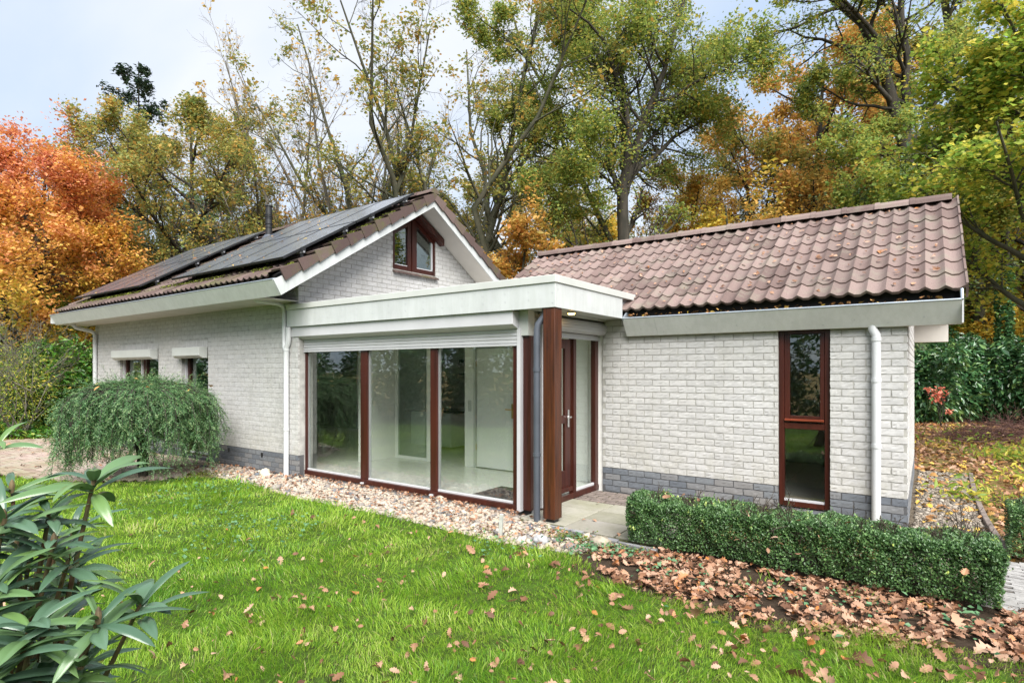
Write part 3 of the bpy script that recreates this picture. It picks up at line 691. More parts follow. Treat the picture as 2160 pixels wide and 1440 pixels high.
# ---- glass bay front
GY = 5.50
bay = empty('glass_front'); H(bay)
zb = 0.02
MB().box(-8.0, -3.84, GY - 0.03, GY + 0.06, zb, 0.085).build('sill', M['wood'], bay, bevel=0.003)
jamb = [(-8.0, -7.94), (-6.646, -6.50), (-5.262, -5.144), (-3.93, -3.85)]
for a, b in jamb: MB().box(a, b, GY - 0.015, GY + 0.06, 0.0855, 2.13).build('mullion', M['wood'], bay, bevel=0.003)
for (a, b), (c, d) in zip(jamb[:-1], jamb[1:]):
    MB().box(b + 0.001, c - 0.001, GY + 0.004, GY + 0.05, 0.0858, 0.112).build('glazing_sill', M['board2'], bay, bevel=0.002)
    MB().box(b + 0.001, b + 0.02, GY + 0.012, GY + 0.05, 0.1125, 2.12).build('glazing_bead', M['alu'], bay)
    MB().box(b, c, GY + 0.022, GY + 0.028, 0.10, 2.13).build('pane', M['glass'], bay)
hp(MB().box(-8.0, -3.7, GY + 0.061, 5.655, -0.1, 0.045), 'threshold', M['concrete'])
hp(MB().box(-7.98, -3.86, GY - 0.01, GY + 0.06, -0.12, zb - 0.001), 'footing', M['concrete'])
for x in (-6.60, -5.24): MB().box(x, x + 0.05, GY - 0.062, GY - 0.032, 0.028, 0.048).build('catch', M['pvc'], bay)
# guide rails and shutter
sh = empty('roller_shutter'); H(sh)
for a, b in ((-8.055, -8.003), (-3.848, -3.800)): MB().box(a, b, GY - 0.055, GY + 0.01, 0.02, 2.14).build('guide_rail', M['board2'], sh, bevel=0.002)
for i in range(4): 
    z = 1.965 + i * 0.042
    MB().prism_x([(GY - 0.034, z), (GY - 0.042, z + 0.008), (GY - 0.042, z + 0.032), (GY - 0.034, z + 0.040), (GY - 0.028, z + 0.040), (GY - 0.028, z)], -8.0, -3.85).build('slat', M['board2'], sh)
MB().box(-8.0, -3.85, GY - 0.046, GY - 0.024, 1.940, 1.963).build('bottom_rail', M['board2'], sh)
MB().prism_x([(5.335, 2.18), (5.335, 2.334), (GY + 0.04, 2.334), (GY + 0.04, 2.135), (GY - 0.055, 2.135)], -8.13, -3.83).build('shutter_box', M['board2'], sh, bevel=0.003)
# white corner cladding above the inner post
hp(MB().box(-3.83 + 0.0, -3.705, GY - 0.03, GY + 0.10, 2.055, 2.344), 'corner_panel', M['cream'])
hp(MB().box(-3.845, -3.70, 5.53 - 0.02, 5.65, 0.03, 2.053), 'corner_post', M['wood'], bevel=0.005)
hp(MB().box(-3.83, -3.72, 5.54, 5.64, -0.03, 0.03), 'post_foot', M['black_plastic'])
hp(MB().box(-3.70, -3.675, 5.72, 5.77, 0.03, 2.33), 'guide_rail', M['board2'])
hp(MB().box(-3.699, -3.675, 5.585, 5.645, 1.30, 1.36), 'key_switch', M['cream'], bevel=0.004)
hp(MB().box(FX - 0.165, FX - 0.012, FB + 0.012, FB + 0.165, 0.035, 2.333), 'porch_post', M['post_wood'], bevel=0.006)
hp(MB().box(FX - 0.14, FX - 0.04, FB + 0.04, FB + 0.14, -0.03, 0.034), 'post_foot', M['black_plastic'])
# pipes
def pipe(name, pts, r, mat, brackets=(), sides=14):
    o = hp(MB().tube(pts, r, sides), name, mat, smooth=True)
    for (x, y, z) in brackets: MB().tube([(x, y, z - 0.02), (x, y, z + 0.02)], r + 0.006, sides).build('pipe_collar', mat, o, smooth=True)
    return o
pipe('downpipe', [(-3.50, 5.34, -0.03), (-3.50, 5.34, 2.10), (-3.49, 5.35, 2.16), (-3.45, 5.38, 2.23), (-3.43, 5.40, 2.28), (-3.43, 5.40, 2.36)], 0.038, M['pvc_grey'], [(-3.50, 5.34, 0.72), (-3.50, 5.34, 1.66)])
PX = -8.21; PY = YW - 0.055
pipe('downpipe', [(PX, PY, -0.03), (PX, PY, 1.97), (PX + 0.01, PY, 2.02), (PX + 0.055, PY, 2.10), (PX + 0.06, PY, 2.15), (PX + 0.06, PY, 2.33)], 0.041, M['pvc'], [(PX, PY, 0.72), (PX, PY, 1.98)])
pipe('downpipe', [(PX - 0.02, PY, 1.97), (PX - 0.055, PY, 2.03), (PX - 0.055, PY, 2.58), (PX - 0.055, PY - 0.02, 2.66), (PX - 0.06, PY - 0.10, 2.70), (PX - 0.09, 4.86, 2.72), (PX - 0.11, 4.80, 2.80)], 0.034, M['pvc'])
pipe('downpipe', [(-15.98, PY, -0.03), (-15.98, PY, 2.48), (-15.99, PY - 0.03, 2.55), (-16.0, PY - 0.08, 2.58), (-16.02, 4.95, 2.64), (-16.03, 4.85, 2.75)], 0.042, M['pvc'], [(-15.98, PY, 1.85), (-15.98, PY, 0.9)])
pipe('downpipe', [(-0.425, WY - 0.055, -0.03), (-0.425, WY - 0.055, 1.90), (-0.425, WY - 0.055, 1.98), (-0.425, WY - 0.055, 2.02), (-0.46, WY - 0.05, 2.09), (-0.46, WY - 0.05, 2.2)], 0.043, M['pvc'], [(-0.425, WY - 0.055, 0.86), (-0.425, WY - 0.055, 1.55), (-0.425, WY - 0.055, 1.98)])

# ---- door facade (plane X = -3.72, facing +X)
DX = -3.72
fd = empty('front_door'); H(fd)
def bx(a0, a1, y0, y1, z0, z1, name, mat, par, bevel=0.002): return MB().box(DX + a0, DX + a1, y0, y1, z0, z1).build(name, mat, par, bevel=bevel)
bx(-0.06, 0.02, 5.66, 7.29, 0.0, 0.07, 'sill', M['wood'], fd)
bx(-0.06, 0.0, 5.78, 7.29, 2.08, 2.15, 'head_rail', M['wood'], fd)
bx(-0.06, 0.01, 6.53, 6.60, 0.0705, 2.0795, 'mullion', M['wood'], fd)
bx(-0.06, 0.01, 7.13, 7.29, 0.0705, 2.0795, 'jamb', M['wood'], fd)
bx(-0.06, 0.01, 5.66, 5.72, 0.0705, 2.0795, 'jamb', M['wood'], fd)
bx(-0.035, -0.005, 6.605, 7.125, 0.072, 0.105, 'glazing_sill', M['board2'], fd)
bx(-0.03, -0.024, 6.60, 7.13, 0.09, 2.08, 'pane', M['glass'], fd, 0)
lf = empty('door_leaf'); H(lf)
bx(-0.045, -0.005, 6.34, 6.47, 0.11, 2.05, 'stile', M['wood'], lf); bx(-0.045, -0.005, 5.75, 5.87, 0.11, 2.05, 'stile', M['wood'], lf)
bx(-0.045, -0.006, 5.871, 6.339, 0.11, 0.38, 'rail', M['wood'], lf); bx(-0.045, -0.006, 5.871, 6.339, 0.98, 1.08, 'rail', M['wood'], lf); bx(-0.045, -0.006, 5.871, 6.339, 1.93, 2.05, 'rail', M['wood'], lf)
bx(-0.004, 0.03, 5.76, 6.47, 0.115, 0.165, 'weather_bar', M['wood'], lf)
bx(-0.03, -0.024, 5.865, 6.345, 0.38, 0.98, 'pane', M['glass'], lf, 0); bx(-0.03, -0.024, 5.865, 6.345, 1.08, 1.93, 'pane', M['glass'], lf, 0)
MB().box(DX - 0.003, DX + 0.006, 6.385, 6.425, 0.93, 1.15).tube([(DX + 0.005, 6.405, 1.06), (DX + 0.05, 6.405, 1.06), (DX + 0.055, 6.39, 1.06), (DX + 0.055, 6.28, 1.06)], 0.011, 8).build('handle', M['chrome'], lf)
# side shutter: rounded box along Y
s2 = empty('roller_shutter'); H(s2)
bx(0.0, 0.045, 7.30, 7.345, 0.02, 2.16, 'guide_rail', M['board2'], s2)
cx, cz, rr = DX + 0.075, 2.215, 0.088
nfac = 9
for i in range(nfac):
    a0 = math.radians(110 - i * 22); a1 = math.radians(110 - (i + 1) * 22 + 3)
    p0 = (cx + rr * math.cos(a0), cz + rr * math.sin(a0)); p1 = (cx + rr * math.cos(a1), cz + rr * math.sin(a1))
    q1 = (cx + (rr - 0.012) * math.cos(a1), cz + (rr - 0.012) * math.sin(a1)); q0 = (cx + (rr - 0.012) * math.cos(a0), cz + (rr - 0.012) * math.sin(a0))
    MB().prism_y([p0, p1, q1, q0], 5.80, 7.28).build('slat', M['board2'], s2)
MB().tube([(cx, 5.80, cz), (cx, 7.275, cz)], rr - 0.011, 14).build('shutter_roll', M['board2'], s2)
MB().prism_y([(DX, 2.10), (cx + 0.04, 2.10), (cx + 0.11, 2.16), (cx + 0.11, 2.32), (DX, 2.32)], 7.281, 7.30).build('end_plate', M['board2'], s2)
bx(0.0, 0.03, 5.80, 7.28, 2.06, 2.128, 'bottom_rail', M['board2'], s2)
hp(MB().box(DX - 0.10, DX + 0.14, 5.79, 7.29, 2.322, 2.343), 'trim_board', M['cream'])
hp(MB().box(DX - 0.1, DX - 0.062, 5.66, 7.40, 2.15, 2.5), 'lintel', M['white_wall'])

# ---- windows helper along a Y-constant wall
def window_y(name, x0, x1, z0, z1, y, panes, mat=M['wood'], fw=0.055, glass=M['glass'], parts=()):
    wn = empty(name); H(wn)
    MB().box(x0, x0 + fw, y, y + 0.07, z0, z1).build('jamb', mat, wn, bevel=0.003)
    MB().box(x1 - fw, x1, y, y + 0.07, z0, z1).build('jamb', mat, wn, bevel=0.003)
    MB().box(x0 + fw + .0005, x1 - fw - .0005, y, y + 0.07, z1 - fw, z1).build('head_rail', mat, wn)
    MB().box(x0 + fw + .0005, x1 - fw - .0005, y - 0.01, y + 0.07, z0, z0 + fw).build('sill', mat, wn)
    for (a, b, c, d) in panes: MB().box(a, b, y + 0.03, y + 0.036, c, d).build('pane', glass, wn)
    return wn
wy = WY + 0.035
wn = window_y('wing_window', WW[0] + 0.004, WW[1] - 0.004, 0.10, 2.125, wy, [(-1.33, -0.92, 0.17, 0.98), (-1.29, -0.955, 1.12, 2.06)])
MB().box(-1.33, -0.918, wy + 0.002, wy + 0.07, 0.985, 1.05).build('transom', M['wood'], wn, bevel=0.003)
MB().box(-1.33, -1.275, wy + 0.012, wy + 0.06, 1.052, 2.068).build('sash_stile', M['wood'], wn, bevel=0.004)
MB().box(-0.965, -0.918, wy + 0.012, wy + 0.06, 1.052, 2.068).build('sash_stile', M['wood'], wn, bevel=0.004)
MB().box(-1.274, -0.966, wy + 0.013, wy + 0.06, 1.10, 1.135).build('sash_rail', M['wood'], wn, bevel=0.003)
MB().box(-1.325, -0.922, wy - 0.022, wy + 0.012, 1.075, 1.10).build('weather_bar', mat_simple('red_weather_bar', (0.22, 0.045, 0.02), 0.3, 0.2, 6), wn, bevel=0.004)  # bar in a lighter, redder tone than the frame
MB().box(-1.335, -0.915, wy + 0.012, wy + 0.04, 0.156, 0.18).build('glazing_sill', M['board2'], wn)

# small windows on the left wall
def left_window(name, W, mull, lower):
    x0, x1, z0, z1 = W; y = YW + 0.10
    wn = empty(name); H(wn)
    MB().box(x0 + 0.03, x0 + 0.10, y, y + 0.07, z0 + 0.03, z1).build('jamb', M['wood'], wn)
    MB().box(x1 - 0.07, x1, y, y + 0.07, z0 + 0.03, z1).build('jamb', M['wood'], wn)
    MB().box(x0 + 0.03, x1, y, y + 0.07, z0 - 0.03, z0 + 0.029).build('sill', M['wood'], wn)
    MB().box(x0 + 0.0, x1, y - 0.06, y - 0.002, z0 - 0.07, z0 - 0.02).build('sill_board', M['concrete'], wn)
    MB().box(x0 + 0.003, x0 + 0.03, y - 0.04, y + 0.0, z0, z1).build('guide_rail', M['board2'], wn)
    MB().box(x0 + 0.10, x1 - 0.07, y + 0.01, y + 0.05, z0 + 0.03, z0 + 0.055).build('glazing_sill', M['board2'], wn)
    if mull:
        MB().box(mull - 0.045, mull - 0.01, y - 0.04, y - 0.001, z0, z1).build('guide_rail', M['board2'], wn)
        MB().box(mull - 0.02, mull + 0.14, y, y + 0.07, z0 + 0.03, z1).build('mullion', M['wood'], wn)
    MB().box(x0 + 0.1, x1 - 0.07, y + 0.03, y + 0.036, z0 + 0.03, z1).build('pane', M['glass_dark'], wn)
    MB().prism_x([(YW - 0.17, z1 - 0.07), (YW - 0.17, z1 + 0.085), (YW - 0.012, z1 + 0.10), (YW - 0.012, z1 - 0.115), (YW - 0.10, z1 - 0.115)], x0 - 0.03 + (0.0), x1 - 0.01).build('shutter_box', M['cream'], wn, bevel=0.003)
    MB().box(x0, x1, YW + 0.02, y, z1 - 0.11, z1 - 0.02).build('head_rail', M['cream'], wn)
    return wn
left_window('bedroom_window', W1, -13.72, 0)
left_window('tall_window', W2, None, 0)

# gable window (plane X = XG), trapezoid lights
gw = empty('gable_window'); H(gw)
gx0, gx1 = XG - 0.075, XG - 0.012
def top_at(y): return 4.23 + (min(y, 2 * 7.88 - y) - 7.32) * TM
def yprism(prof, x0, x1, name, mat, bevel=0):   # profile in (y,z), extruded along X
    return MB().prism_x(prof, x0, x1).build(name, mat, gw, bevel=bevel)
yprism([(7.32, GW[2]), (7.385, GW[2]), (7.385, top_at(7.385)), (7.32, top_at(7.32))], gx0, gx1, 'jamb', M['wood'])
yprism([(8.395, GW[2]), (8.46, GW[2]), (8.46, top_at(8.46)), (8.395, top_at(8.395))], gx0, gx1, 'jamb', M['wood'])
yprism([(7.71, GW[2]), (7.795, GW[2]), (7.795, top_at(7.795)), (7.71, top_at(7.71))], gx0, gx1, 'mullion', M['wood'])
yprism([(7.83, GW[2]), (7.95, GW[2]), (7.95, top_at(7.95)), (7.83, top_at(7.83))], gx0, gx1 + 0.002, 'mullion', M['wood'])
yprism([(7.796, GW[2]), (7.829, GW[2]), (7.829, top_at(7.829)), (7.796, top_at(7.796))], gx0, gx1 - 0.02, 'mullion', M['wood'])
for a, b in ((7.386, 7.709), (7.951, 8.394)):
    yprism([(a, GW[2]), (b, GW[2]), (b, GW[2] + 0.09), (a, GW[2] + 0.09)], gx0, gx1 - 0.004, 'bottom_rail', M['wood'])
    yprism([(a, GW[2] + 0.091), (b, GW[2] + 0.091), (b, GW[2] + 0.108), (a, GW[2] + 0.108)], gx0 + 0.02, gx1 - 0.01, 'glazing_sill', M['board2'])
    yprism([(a, top_at(a) - 0.09), (b, top_at(b) - 0.09), (b, top_at(b)), (a, top_at(a))], gx0, gx1 - 0.004, 'head_rail', M['wood'])
    yprism([(a, GW[2] + 0.09), (b, GW[2] + 0.09), (b, top_at(b) - 0.08), (a, top_at(a) - 0.08)], gx0 + 0.03, gx0 + 0.036, 'pane', M['glass_dark'])
yprism([(8.365, GW[2] + 0.11), (8.394, GW[2] + 0.11), (8.394, top_at(8.39) - 0.09), (8.365, top_at(8.365) - 0.09)], gx0 + 0.01, gx1 - 0.006, 'glazing_bead', M['board2'])
yprism([(7.88, top_at(7.88) + 0.0), (8.58, top_at(8.58) - 0.0), (8.58, top_at(8.58) + 0.13), (7.88, top_at(7.88) + 0.10)], XG - 0.01, XG + 0.13, 'hood_board', M['wood'])
yprism([(7.28, top_at(7.28) + 0.0), (7.879, top_at(7.88) - 0.0), (7.879, top_at(7.88) + 0.10), (7.28, top_at(7.28) + 0.09)], XG - 0.01, XG + 0.06, 'hood_board', M['wood'])
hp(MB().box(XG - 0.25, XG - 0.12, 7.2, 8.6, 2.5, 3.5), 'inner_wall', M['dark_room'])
hp(MB().prism_x([(5.9, 2.5), (9.9, 2.5), (9.9, 3.2), (RY, 4.45), (5.9, 3.2)], -9.6, -9.5), 'attic_wall', M['white_wall'])
for i in range(11):
    y0 = 7.31 + i * 0.108
    MB().hexa([(XG - 0.02, y0, 3.49), (XG + 0.075, y0, 3.455), (XG + 0.075, y0 + 0.098, 3.455), (XG - 0.02, y0 + 0.098, 3.49), (XG - 0.02, y0, 3.528), (XG + 0.07, y0, 3.478), (XG + 0.07, y0 + 0.098, 3.478), (XG - 0.02, y0 + 0.098, 3.528)]).build('sill_tile', M['tile_main'], gw)
me = None

# ---- eaves of the main house
gx_l = -16.65
m = MB().prism_x([(EY, EZ - 0.015), (EY + 0.12, EZ - 0.225), (EY + 0.135, EZ - 0.225), (EY + 0.018, EZ - 0.015)], gx_l, XV - 0.03)
hp(m, 'fascia_board', M['board_eave'])
hp(MB().prism_x([(EY + 0.137, EZ - 0.225), (EY + 0.137, EZ - 0.210), (YW, EZ - 0.210), (YW, EZ - 0.225)], gx_l, XG + 0.0), 'soffit', M['soffit'])
hp(MB().prism_x([(EY + 0.024, EZ - 0.015), (EY + 0.10, EZ - 0.10), (EY + 0.20, EZ - 0.08), (EY + 0.20, EZ - 0.095), (EY + 0.095, EZ - 0.118), (EY + 0.036, EZ - 0.03)], gx_l, XV - 0.04), 'gutter', M['gutter_in'])
hp(MB().tube([(gx_l, EY + 0.004, EZ - 0.006), (XV - 0.03, EY + 0.004, EZ - 0.006)], 0.011, 8), 'gutter_lip', M['zinc'])
hp(MB().box(gx_l, gx_l + 0.01, EY + 0.02, EY + 0.3, EZ - 0.2, EZ - 0.02), 'gutter_end', M['board'])
hp(MB().tube([(XV - 0.03, EY + 0.004, EZ - 0.006), (XV - 0.02, EY + 0.20, EZ + 0.03)], 0.011, 8), 'gutter_lip', M['zinc'])
# barge boards (mitred with the fascia at the bottom)
th = 0.022
zin = lambda y: 2.725 + (y - (EY + 0.12)) * (4.70 - 2.725) / (RY - EY - 0.12)
zout = lambda y: zin(y) + 0.178
m = MB().prism_x([(EY + 0.12, 2.725), (RY, 4.70), (RY, 4.875), (EY + 0.10, 2.985), (EY, EZ - 0.015)], XV - th, XV)
hp(m, 'barge_board', M['board'], bevel=0.002)
m = MB().prism_x([(RY + 0.001, 4.70), (2 * RY - EY - 0.12, 2.725), (2 * RY - EY, EZ - 0.015), (2 * RY - EY - 0.1, 2.985), (RY + 0.001, 4.875)], XV - th, XV)
hp(m, 'barge_board', M['board'], bevel=0.002)
# soffit of the gable overhang
for sgn in (1, -1):
    ya, yb = (EY + 0.35, RY) if sgn == 1 else (RY + 0.002, 2 * RY - EY - 0.2)
    f = (lambda y: zin(y) + 0.03) if sgn == 1 else (lambda y: zin(2 * RY - y) + 0.03)
    hp(MB().prism_x([(ya, f(ya)), (yb, f(yb)), (yb, f(yb) + 0.012), (ya, f(ya) + 0.012)], XG - 0.0, XV - th - 0.001), 'soffit', M['soffit'])

# roofs: decks, tiles
def tile_profile(w, nw=2, amp=0.017, k=12):
    xs = np.linspace(0, w, k + 1); ph = xs / (w / nw) * 2 * pi
    zz = amp * (np.cos(ph) * 0.85 + 0.25 * np.cos(2 * ph)) ; return xs, zz
def tile_geo(w=0.335, l=0.385, amp=0.022, k=12, seed=0):
    """tile lying along +Y (up the slope), lower front edge at y=0; a front lip and the top surface"""
    xs, zz = tile_profile(w, 2, amp, k); n = k + 1
    V = [(x, 0.0, z + 0.034) for x, z in zip(xs, zz)] + [(x, 0.012, z + 0.040) for x, z in zip(xs, zz)] + [(x, l, z + 0.014) for x, z in zip(xs, zz)] + [(x, 0.004, z + 0.004) for x, z in zip(xs, zz)]
    F = []
    for i in range(k):
        F += [(i, i + 1, n + i + 1, n + i), (n + i, n + i + 1, 2 * n + i + 1, 2 * n + i), (3 * n + i, 3 * n + i + 1, i + 1, i)]
    return np.array(V), np.array(F)
TV, TF = tile_geo()
def roof_matrix(x, y, z, ang, flip=False):
    return (x, y, z), (ang, 0, 0) if not flip else (ang, 0, pi)
def tiles(roof, x0, x1, yE, zE, ang, rows, cols, gauge, cover, mat, n_single, nm='roof_tile'):
    me = [np_mesh('roof_tile', TV, TF, mat, smooth=True, attr=np.full(len(TV), 0.0)) for _ in range(1)]
    me[0].set_sharp_from_angle(angle=math.radians(50))
    lst = []
    for r in range(rows):
        for c in range(cols):
            x = x0 + c * cover; s = r * gauge
            lst.append((x + random.uniform(-.002, .002), yE + s * math.cos(ang), zE + s * math.sin(ang) + random.uniform(-.0015, .0015), r, c))
    lst.sort(key=lambda t: depth(t[0], t[1]))
    for t in lst[:n_single]:
        o = link(nm, me[0], roof); o.location = t[:3]; o.rotation_euler = (ang, random.uniform(-.004, .004), random.uniform(-.005, .005))
    rest = lst[n_single:]
    if rest:
        ca, sa = math.cos(ang), math.sin(ang); Vs, Fs, A, off = [], [], [], 0
        for t in rest:
            Q = np.stack([TV[:, 0] + t[0], TV[:, 1] * ca - TV[:, 2] * sa + t[1], TV[:, 1] * sa + TV[:, 2] * ca + t[2]], 1)
            Vs.append(Q); Fs.append(TF + off); off += len(Q); A.append(np.full(len(Q), random.random()))
        mm_ = np_mesh('tile_rows', np.concatenate(Vs), np.concatenate(Fs), mat, smooth=True, attr=np.concatenate(A)); mm_.set_sharp_from_angle(angle=math.radians(50))
        o = link('tile_rows', mm_, roof); o['kind'] = 'stuff'
# main roof
m = MB()
m.prism_x([(4.80, 3.03 + 0.08 * TM - 0.03), (RY, RZ - 0.03), (RY, RZ - 0.09), (4.80, 3.03 + 0.08 * TM - 0.13)], gx_l + 0.02, XV - 0.03)
m.prism_x([(RY + 0.001, RZ - 0.03), (2 * RY - 4.80, 3.03 + 0.08 * TM - 0.03), (2 * RY - 4.80, 3.03 + 0.08 * TM - 0.13), (RY + 0.001, RZ - 0.09)], gx_l + 0.02, XV - 0.03)
main_roof = hp(m, 'main_roof', M['gutter_in'])
cols = int(round((XV - 0.10 - gx_l) / 0.33))
tiles(main_roof, gx_l + 0.02, XV, 4.72, 3.005, AM, 11, 27, 0.335, 0.33, M['tile_main'], 146)
# verge tiles
vt = MB().hexa([(0, 0, -0.105), (0.026, 0, -0.105), (0.018, 0.345, -0.075), (0, 0.345, -0.075), (0, 0, 0.085), (0.026, 0, 0.085), (0.018, 0.345, 0.035), (0, 0.345, 0.035)])
vt.hexa([(-0.20, 0.0, 0.045), (-0.0005, 0, 0.06), (-0.0005, 0.345, 0.02), (-0.20, 0.345, 0.01), (-0.20, 0.0, 0.078), (-0.0005, 0, 0.085), (-0.0005, 0.345, 0.035), (-0.20, 0.345, 0.03)])
vm = bpy.data.meshes.new('verge_tile'); vm.from_pydata(vt.v, [], vt.q); vm.materials.append(M['tile_main'])
for r in range(11):
    s = r * 0.335
    o = link('verge_tile', vm, main_roof); o.location = (XV + 0.012 + random.uniform(-.004, .004), 4.74 + s * math.cos(AM), 3.03 + s * math.sin(AM)); o.rotation_euler = (AM, random.uniform(-.02, .02), random.uniform(-.025, .025))
    o = link('verge_tile', vm, main_roof); o.location = (XV + 0.034 - 0.022, 2 * RY - 4.74 - s * math.cos(AM) + 0.30 * 0, 3.03 + s * math.sin(AM))
    o.rotation_euler = (pi - AM, pi, pi) if False else (-AM, 0, 0)
    o.scale = (1, -1, 1)
# ridge tiles main
def ridge_geo(l=0.42, r=0.115):
    m = MB(); k = 10
    A = [pi * (0.04 + 0.92 * j / k) for j in range(k + 1)]
    for x, s in ((0, 1.06), (0.05, 1.06), (0.055, 1.0), (l, 0.95)):
        for a in A: m.v.append((x, math.cos(a) * r * s, math.sin(a) * r * 0.9 * s))
    n = k + 1
    for i in range(3):
        for j in range(k): m.q.append((i * n + j, i * n + j + 1, (i + 1) * n + j + 1, (i + 1) * n + j))
    m.q.append(tuple(range(n - 1, -1, -1)))
    return m
rg = ridge_geo(); rm = bpy.data.meshes.new('ridge_tile'); rm.from_pydata(rg.v, [], rg.q); rm.materials.append(M['tile_main'])
for p in rm.polygons: p.use_smooth = True
rm.set_sharp_from_angle(angle=math.radians(50))
x = XV + 0.03 - 0.0; k = 0
while x > gx_l:
    o = link('ridge_tile', rm, main_roof); o.location = (x, RY, RZ + 0.01); o.rotation_euler = (0, 0, pi); x -= 0.385
# wing roof
m = MB()
m.prism_x([(WEY + 0.09, WEZ + 0.09 * TW - 0.03), (WRY, WRZ - 0.03), (WRY, WRZ - 0.1), (WEY + 0.09, WEZ + 0.09 * TW - 0.14)], -5.9, WV - 0.06)
m.prism_x([(WRY + 0.001, WRZ - 0.03), (2 * WRY - WEY - 0.09, WEZ + 0.09 * TW - 0.03), (2 * WRY - WEY - 0.09, WEZ + 0.09 * TW - 0.14), (WRY + 0.001, WRZ - 0.1)], -5.9, WV - 0.06)
wing_roof = hp(m, 'wing_roof', M['gutter_in'])
WG = 0.320
tiles(wing_roof, -5.95 , WV, WEY, WEZ - 0.01, AW, 8, 19, WG, 0.33, M['tile_wing'], 152)
vt2 = bpy.data.meshes.new('verge_tile'); q = MB().hexa([(0, 0, -0.10), (0.02, 0, -0.10), (0.02, 0.35, -0.11), (0, 0.35, -0.11), (0, 0, 0.058), (0.02, 0, 0.058), (0.02, 0.35, 0.035), (0, 0.35, 0.035)]); vt2.from_pydata(q.v, [], q.q); vt2.materials.append(M['tile_wing'])
for r in range(8):
    s = r * WG
    o = link('verge_tile', vt2, wing_roof); o.location = (WV + 0.022 + random.uniform(-.003, .003), WEY + s * math.cos(AW), WEZ + s * math.sin(AW)); o.rotation_euler = (AW, 0, 0)
    o = link('verge_tile', vt2, wing_roof); o.location = (WV + 0.024, 2 * WRY - WEY - s * math.cos(AW), WEZ + s * math.sin(AW)); o.rotation_euler = (-AW, 0, 0); o.scale = (1, -1, 1)
# ridge tiles: angular caps
q = MB()
pr = [(-0.125, -0.055), (-0.105, -0.005), (-0.055, 0.040), (0.055, 0.040), (0.105, -0.005), (0.125, -0.055)]
for x, s in ((0, 1.08), (0.06, 1.08), (0.062, 1.0), (0.44, 0.97)):
    for y, z in pr: q.v.append((x, y * s, z * s + (0.006 if s > 1.05 else 0)))
for i in range(3):
    for j in range(5): q.q.append((i * 6 + j, i * 6 + j + 1, (i + 1) * 6 + j + 1, (i + 1) * 6 + j))
q.q.append((5, 4, 3, 2, 1, 0)); q.q.append((18, 19, 20, 21, 22, 23))
rw = bpy.data.meshes.new('ridge_tile'); rw.from_pydata(q.v, [], q.q); rw.materials.append(M['tile_wing'])
x = -5.95
while x < WV - 0.2:
    o = link('ridge_tile', rw, wing_roof); o.location = (x, WRY, WRZ + 0.055 + random.uniform(-.004, .004)); o.rotation_euler = (0, 0.0, random.uniform(-.008, .008)); x += 0.385
# wing gutter / fascia
gl = FX + 0.005
GYW, GZW = 6.974, 2.338
hp(MB().prism_x([(GYW, GZW - 0.012), (GYW + 0.147, 2.107), (GYW + 0.162, 2.107), (GYW + 0.016, GZW - 0.012)], gl, gl + 0.43), 'fascia_board', M['board_eave'])
hp(MB().prism_x([(GYW, GZW - 0.012), (GYW + 0.147, 2.107), (GYW + 0.162, 2.107), (GYW + 0.016, GZW - 0.012)], gl + 0.433, WV - 0.01), 'fascia_board', M['board_eave'])
hp(MB().box(gl, WV - 0.01, GYW + 0.163, WY - 0.012, 2.107, 2.12), 'soffit', M['soffit'])
hp(MB().prism_x([(GYW + 0.024, GZW - 0.012), (GYW + 0.095, GZW - 0.10), (GYW + 0.20, GZW - 0.09), (GYW + 0.20, GZW + 0.09), (GYW + 0.215, GZW + 0.09), (GYW + 0.215, GZW - 0.12), (GYW + 0.11, GZW - 0.12), (GYW + 0.036, GZW - 0.03)], gl, WV - 0.015), 'gutter', M['gutter_in'])
hp(MB().tube([(gl - 0.01, GYW + 0.004, GZW - 0.004), (WV - 0.01, GYW + 0.004, GZW - 0.004)], 0.0105, 8), 'gutter_lip', M['zinc'])
hp(MB().prism_x([(GYW + 0.004, GZW - 0.03), (GYW + 0.004, GZW), (GYW + 0.13, GZW + 0.10), (GYW + 0.2, GZW + 0.10), (GYW + 0.2, GZW - 0.08)], gl, gl + 0.02), 'gutter_end', M['zinc'])
hp(MB().tube([(WV - 0.01, GYW + 0.004, GZW - 0.004), (WV - 0.01, GYW + 0.07, GZW + 0.10)], 0.014, 8), 'gutter_end', M['zinc'])
hp(MB().box(WV - 0.010, WV + 0.004, GYW + 0.02, GYW + 0.2, 2.11, GZW + 0.04), 'fascia_board', M['board2'])
m = MB(); screws = []
for i in range(11):
    x = gl + 0.22 + i * 0.3; zz = 2.15 if i % 2 else 2.19
    yy = GYW + 0.147 - (zz - 2.107) * 0.147 / 0.22
    screw(m, x, yy, zz, 'y')
o = hp(m, 'screw_heads', M['alu']); o['kind'] = 'stuff'
# rear eave of the wing
hp(MB().box(-3.0, WV - 0.01, 2 * WRY - GYW - 0.25, 2 * WRY - GYW - 0.03, 2.10, 2.36), 'rear_fascia', M['soffit'])
# wing verge soffit boards
hp(MB().prism_x([(WEY + 0.14, 2.36), (WRY, 3.66), (WRY, 3.70), (WEY + 0.14, 2.40)], WX1, WV - 0.02), 'soffit', M['soffit'])
hp(MB().prism_x([(WRY + .001, 3.66), (2 * WRY - WEY - 0.14, 2.36), (2 * WRY - WEY - 0.14, 2.40), (WRY + .001, 3.70)], WX1, WV - 0.02), 'soffit', M['soffit'])

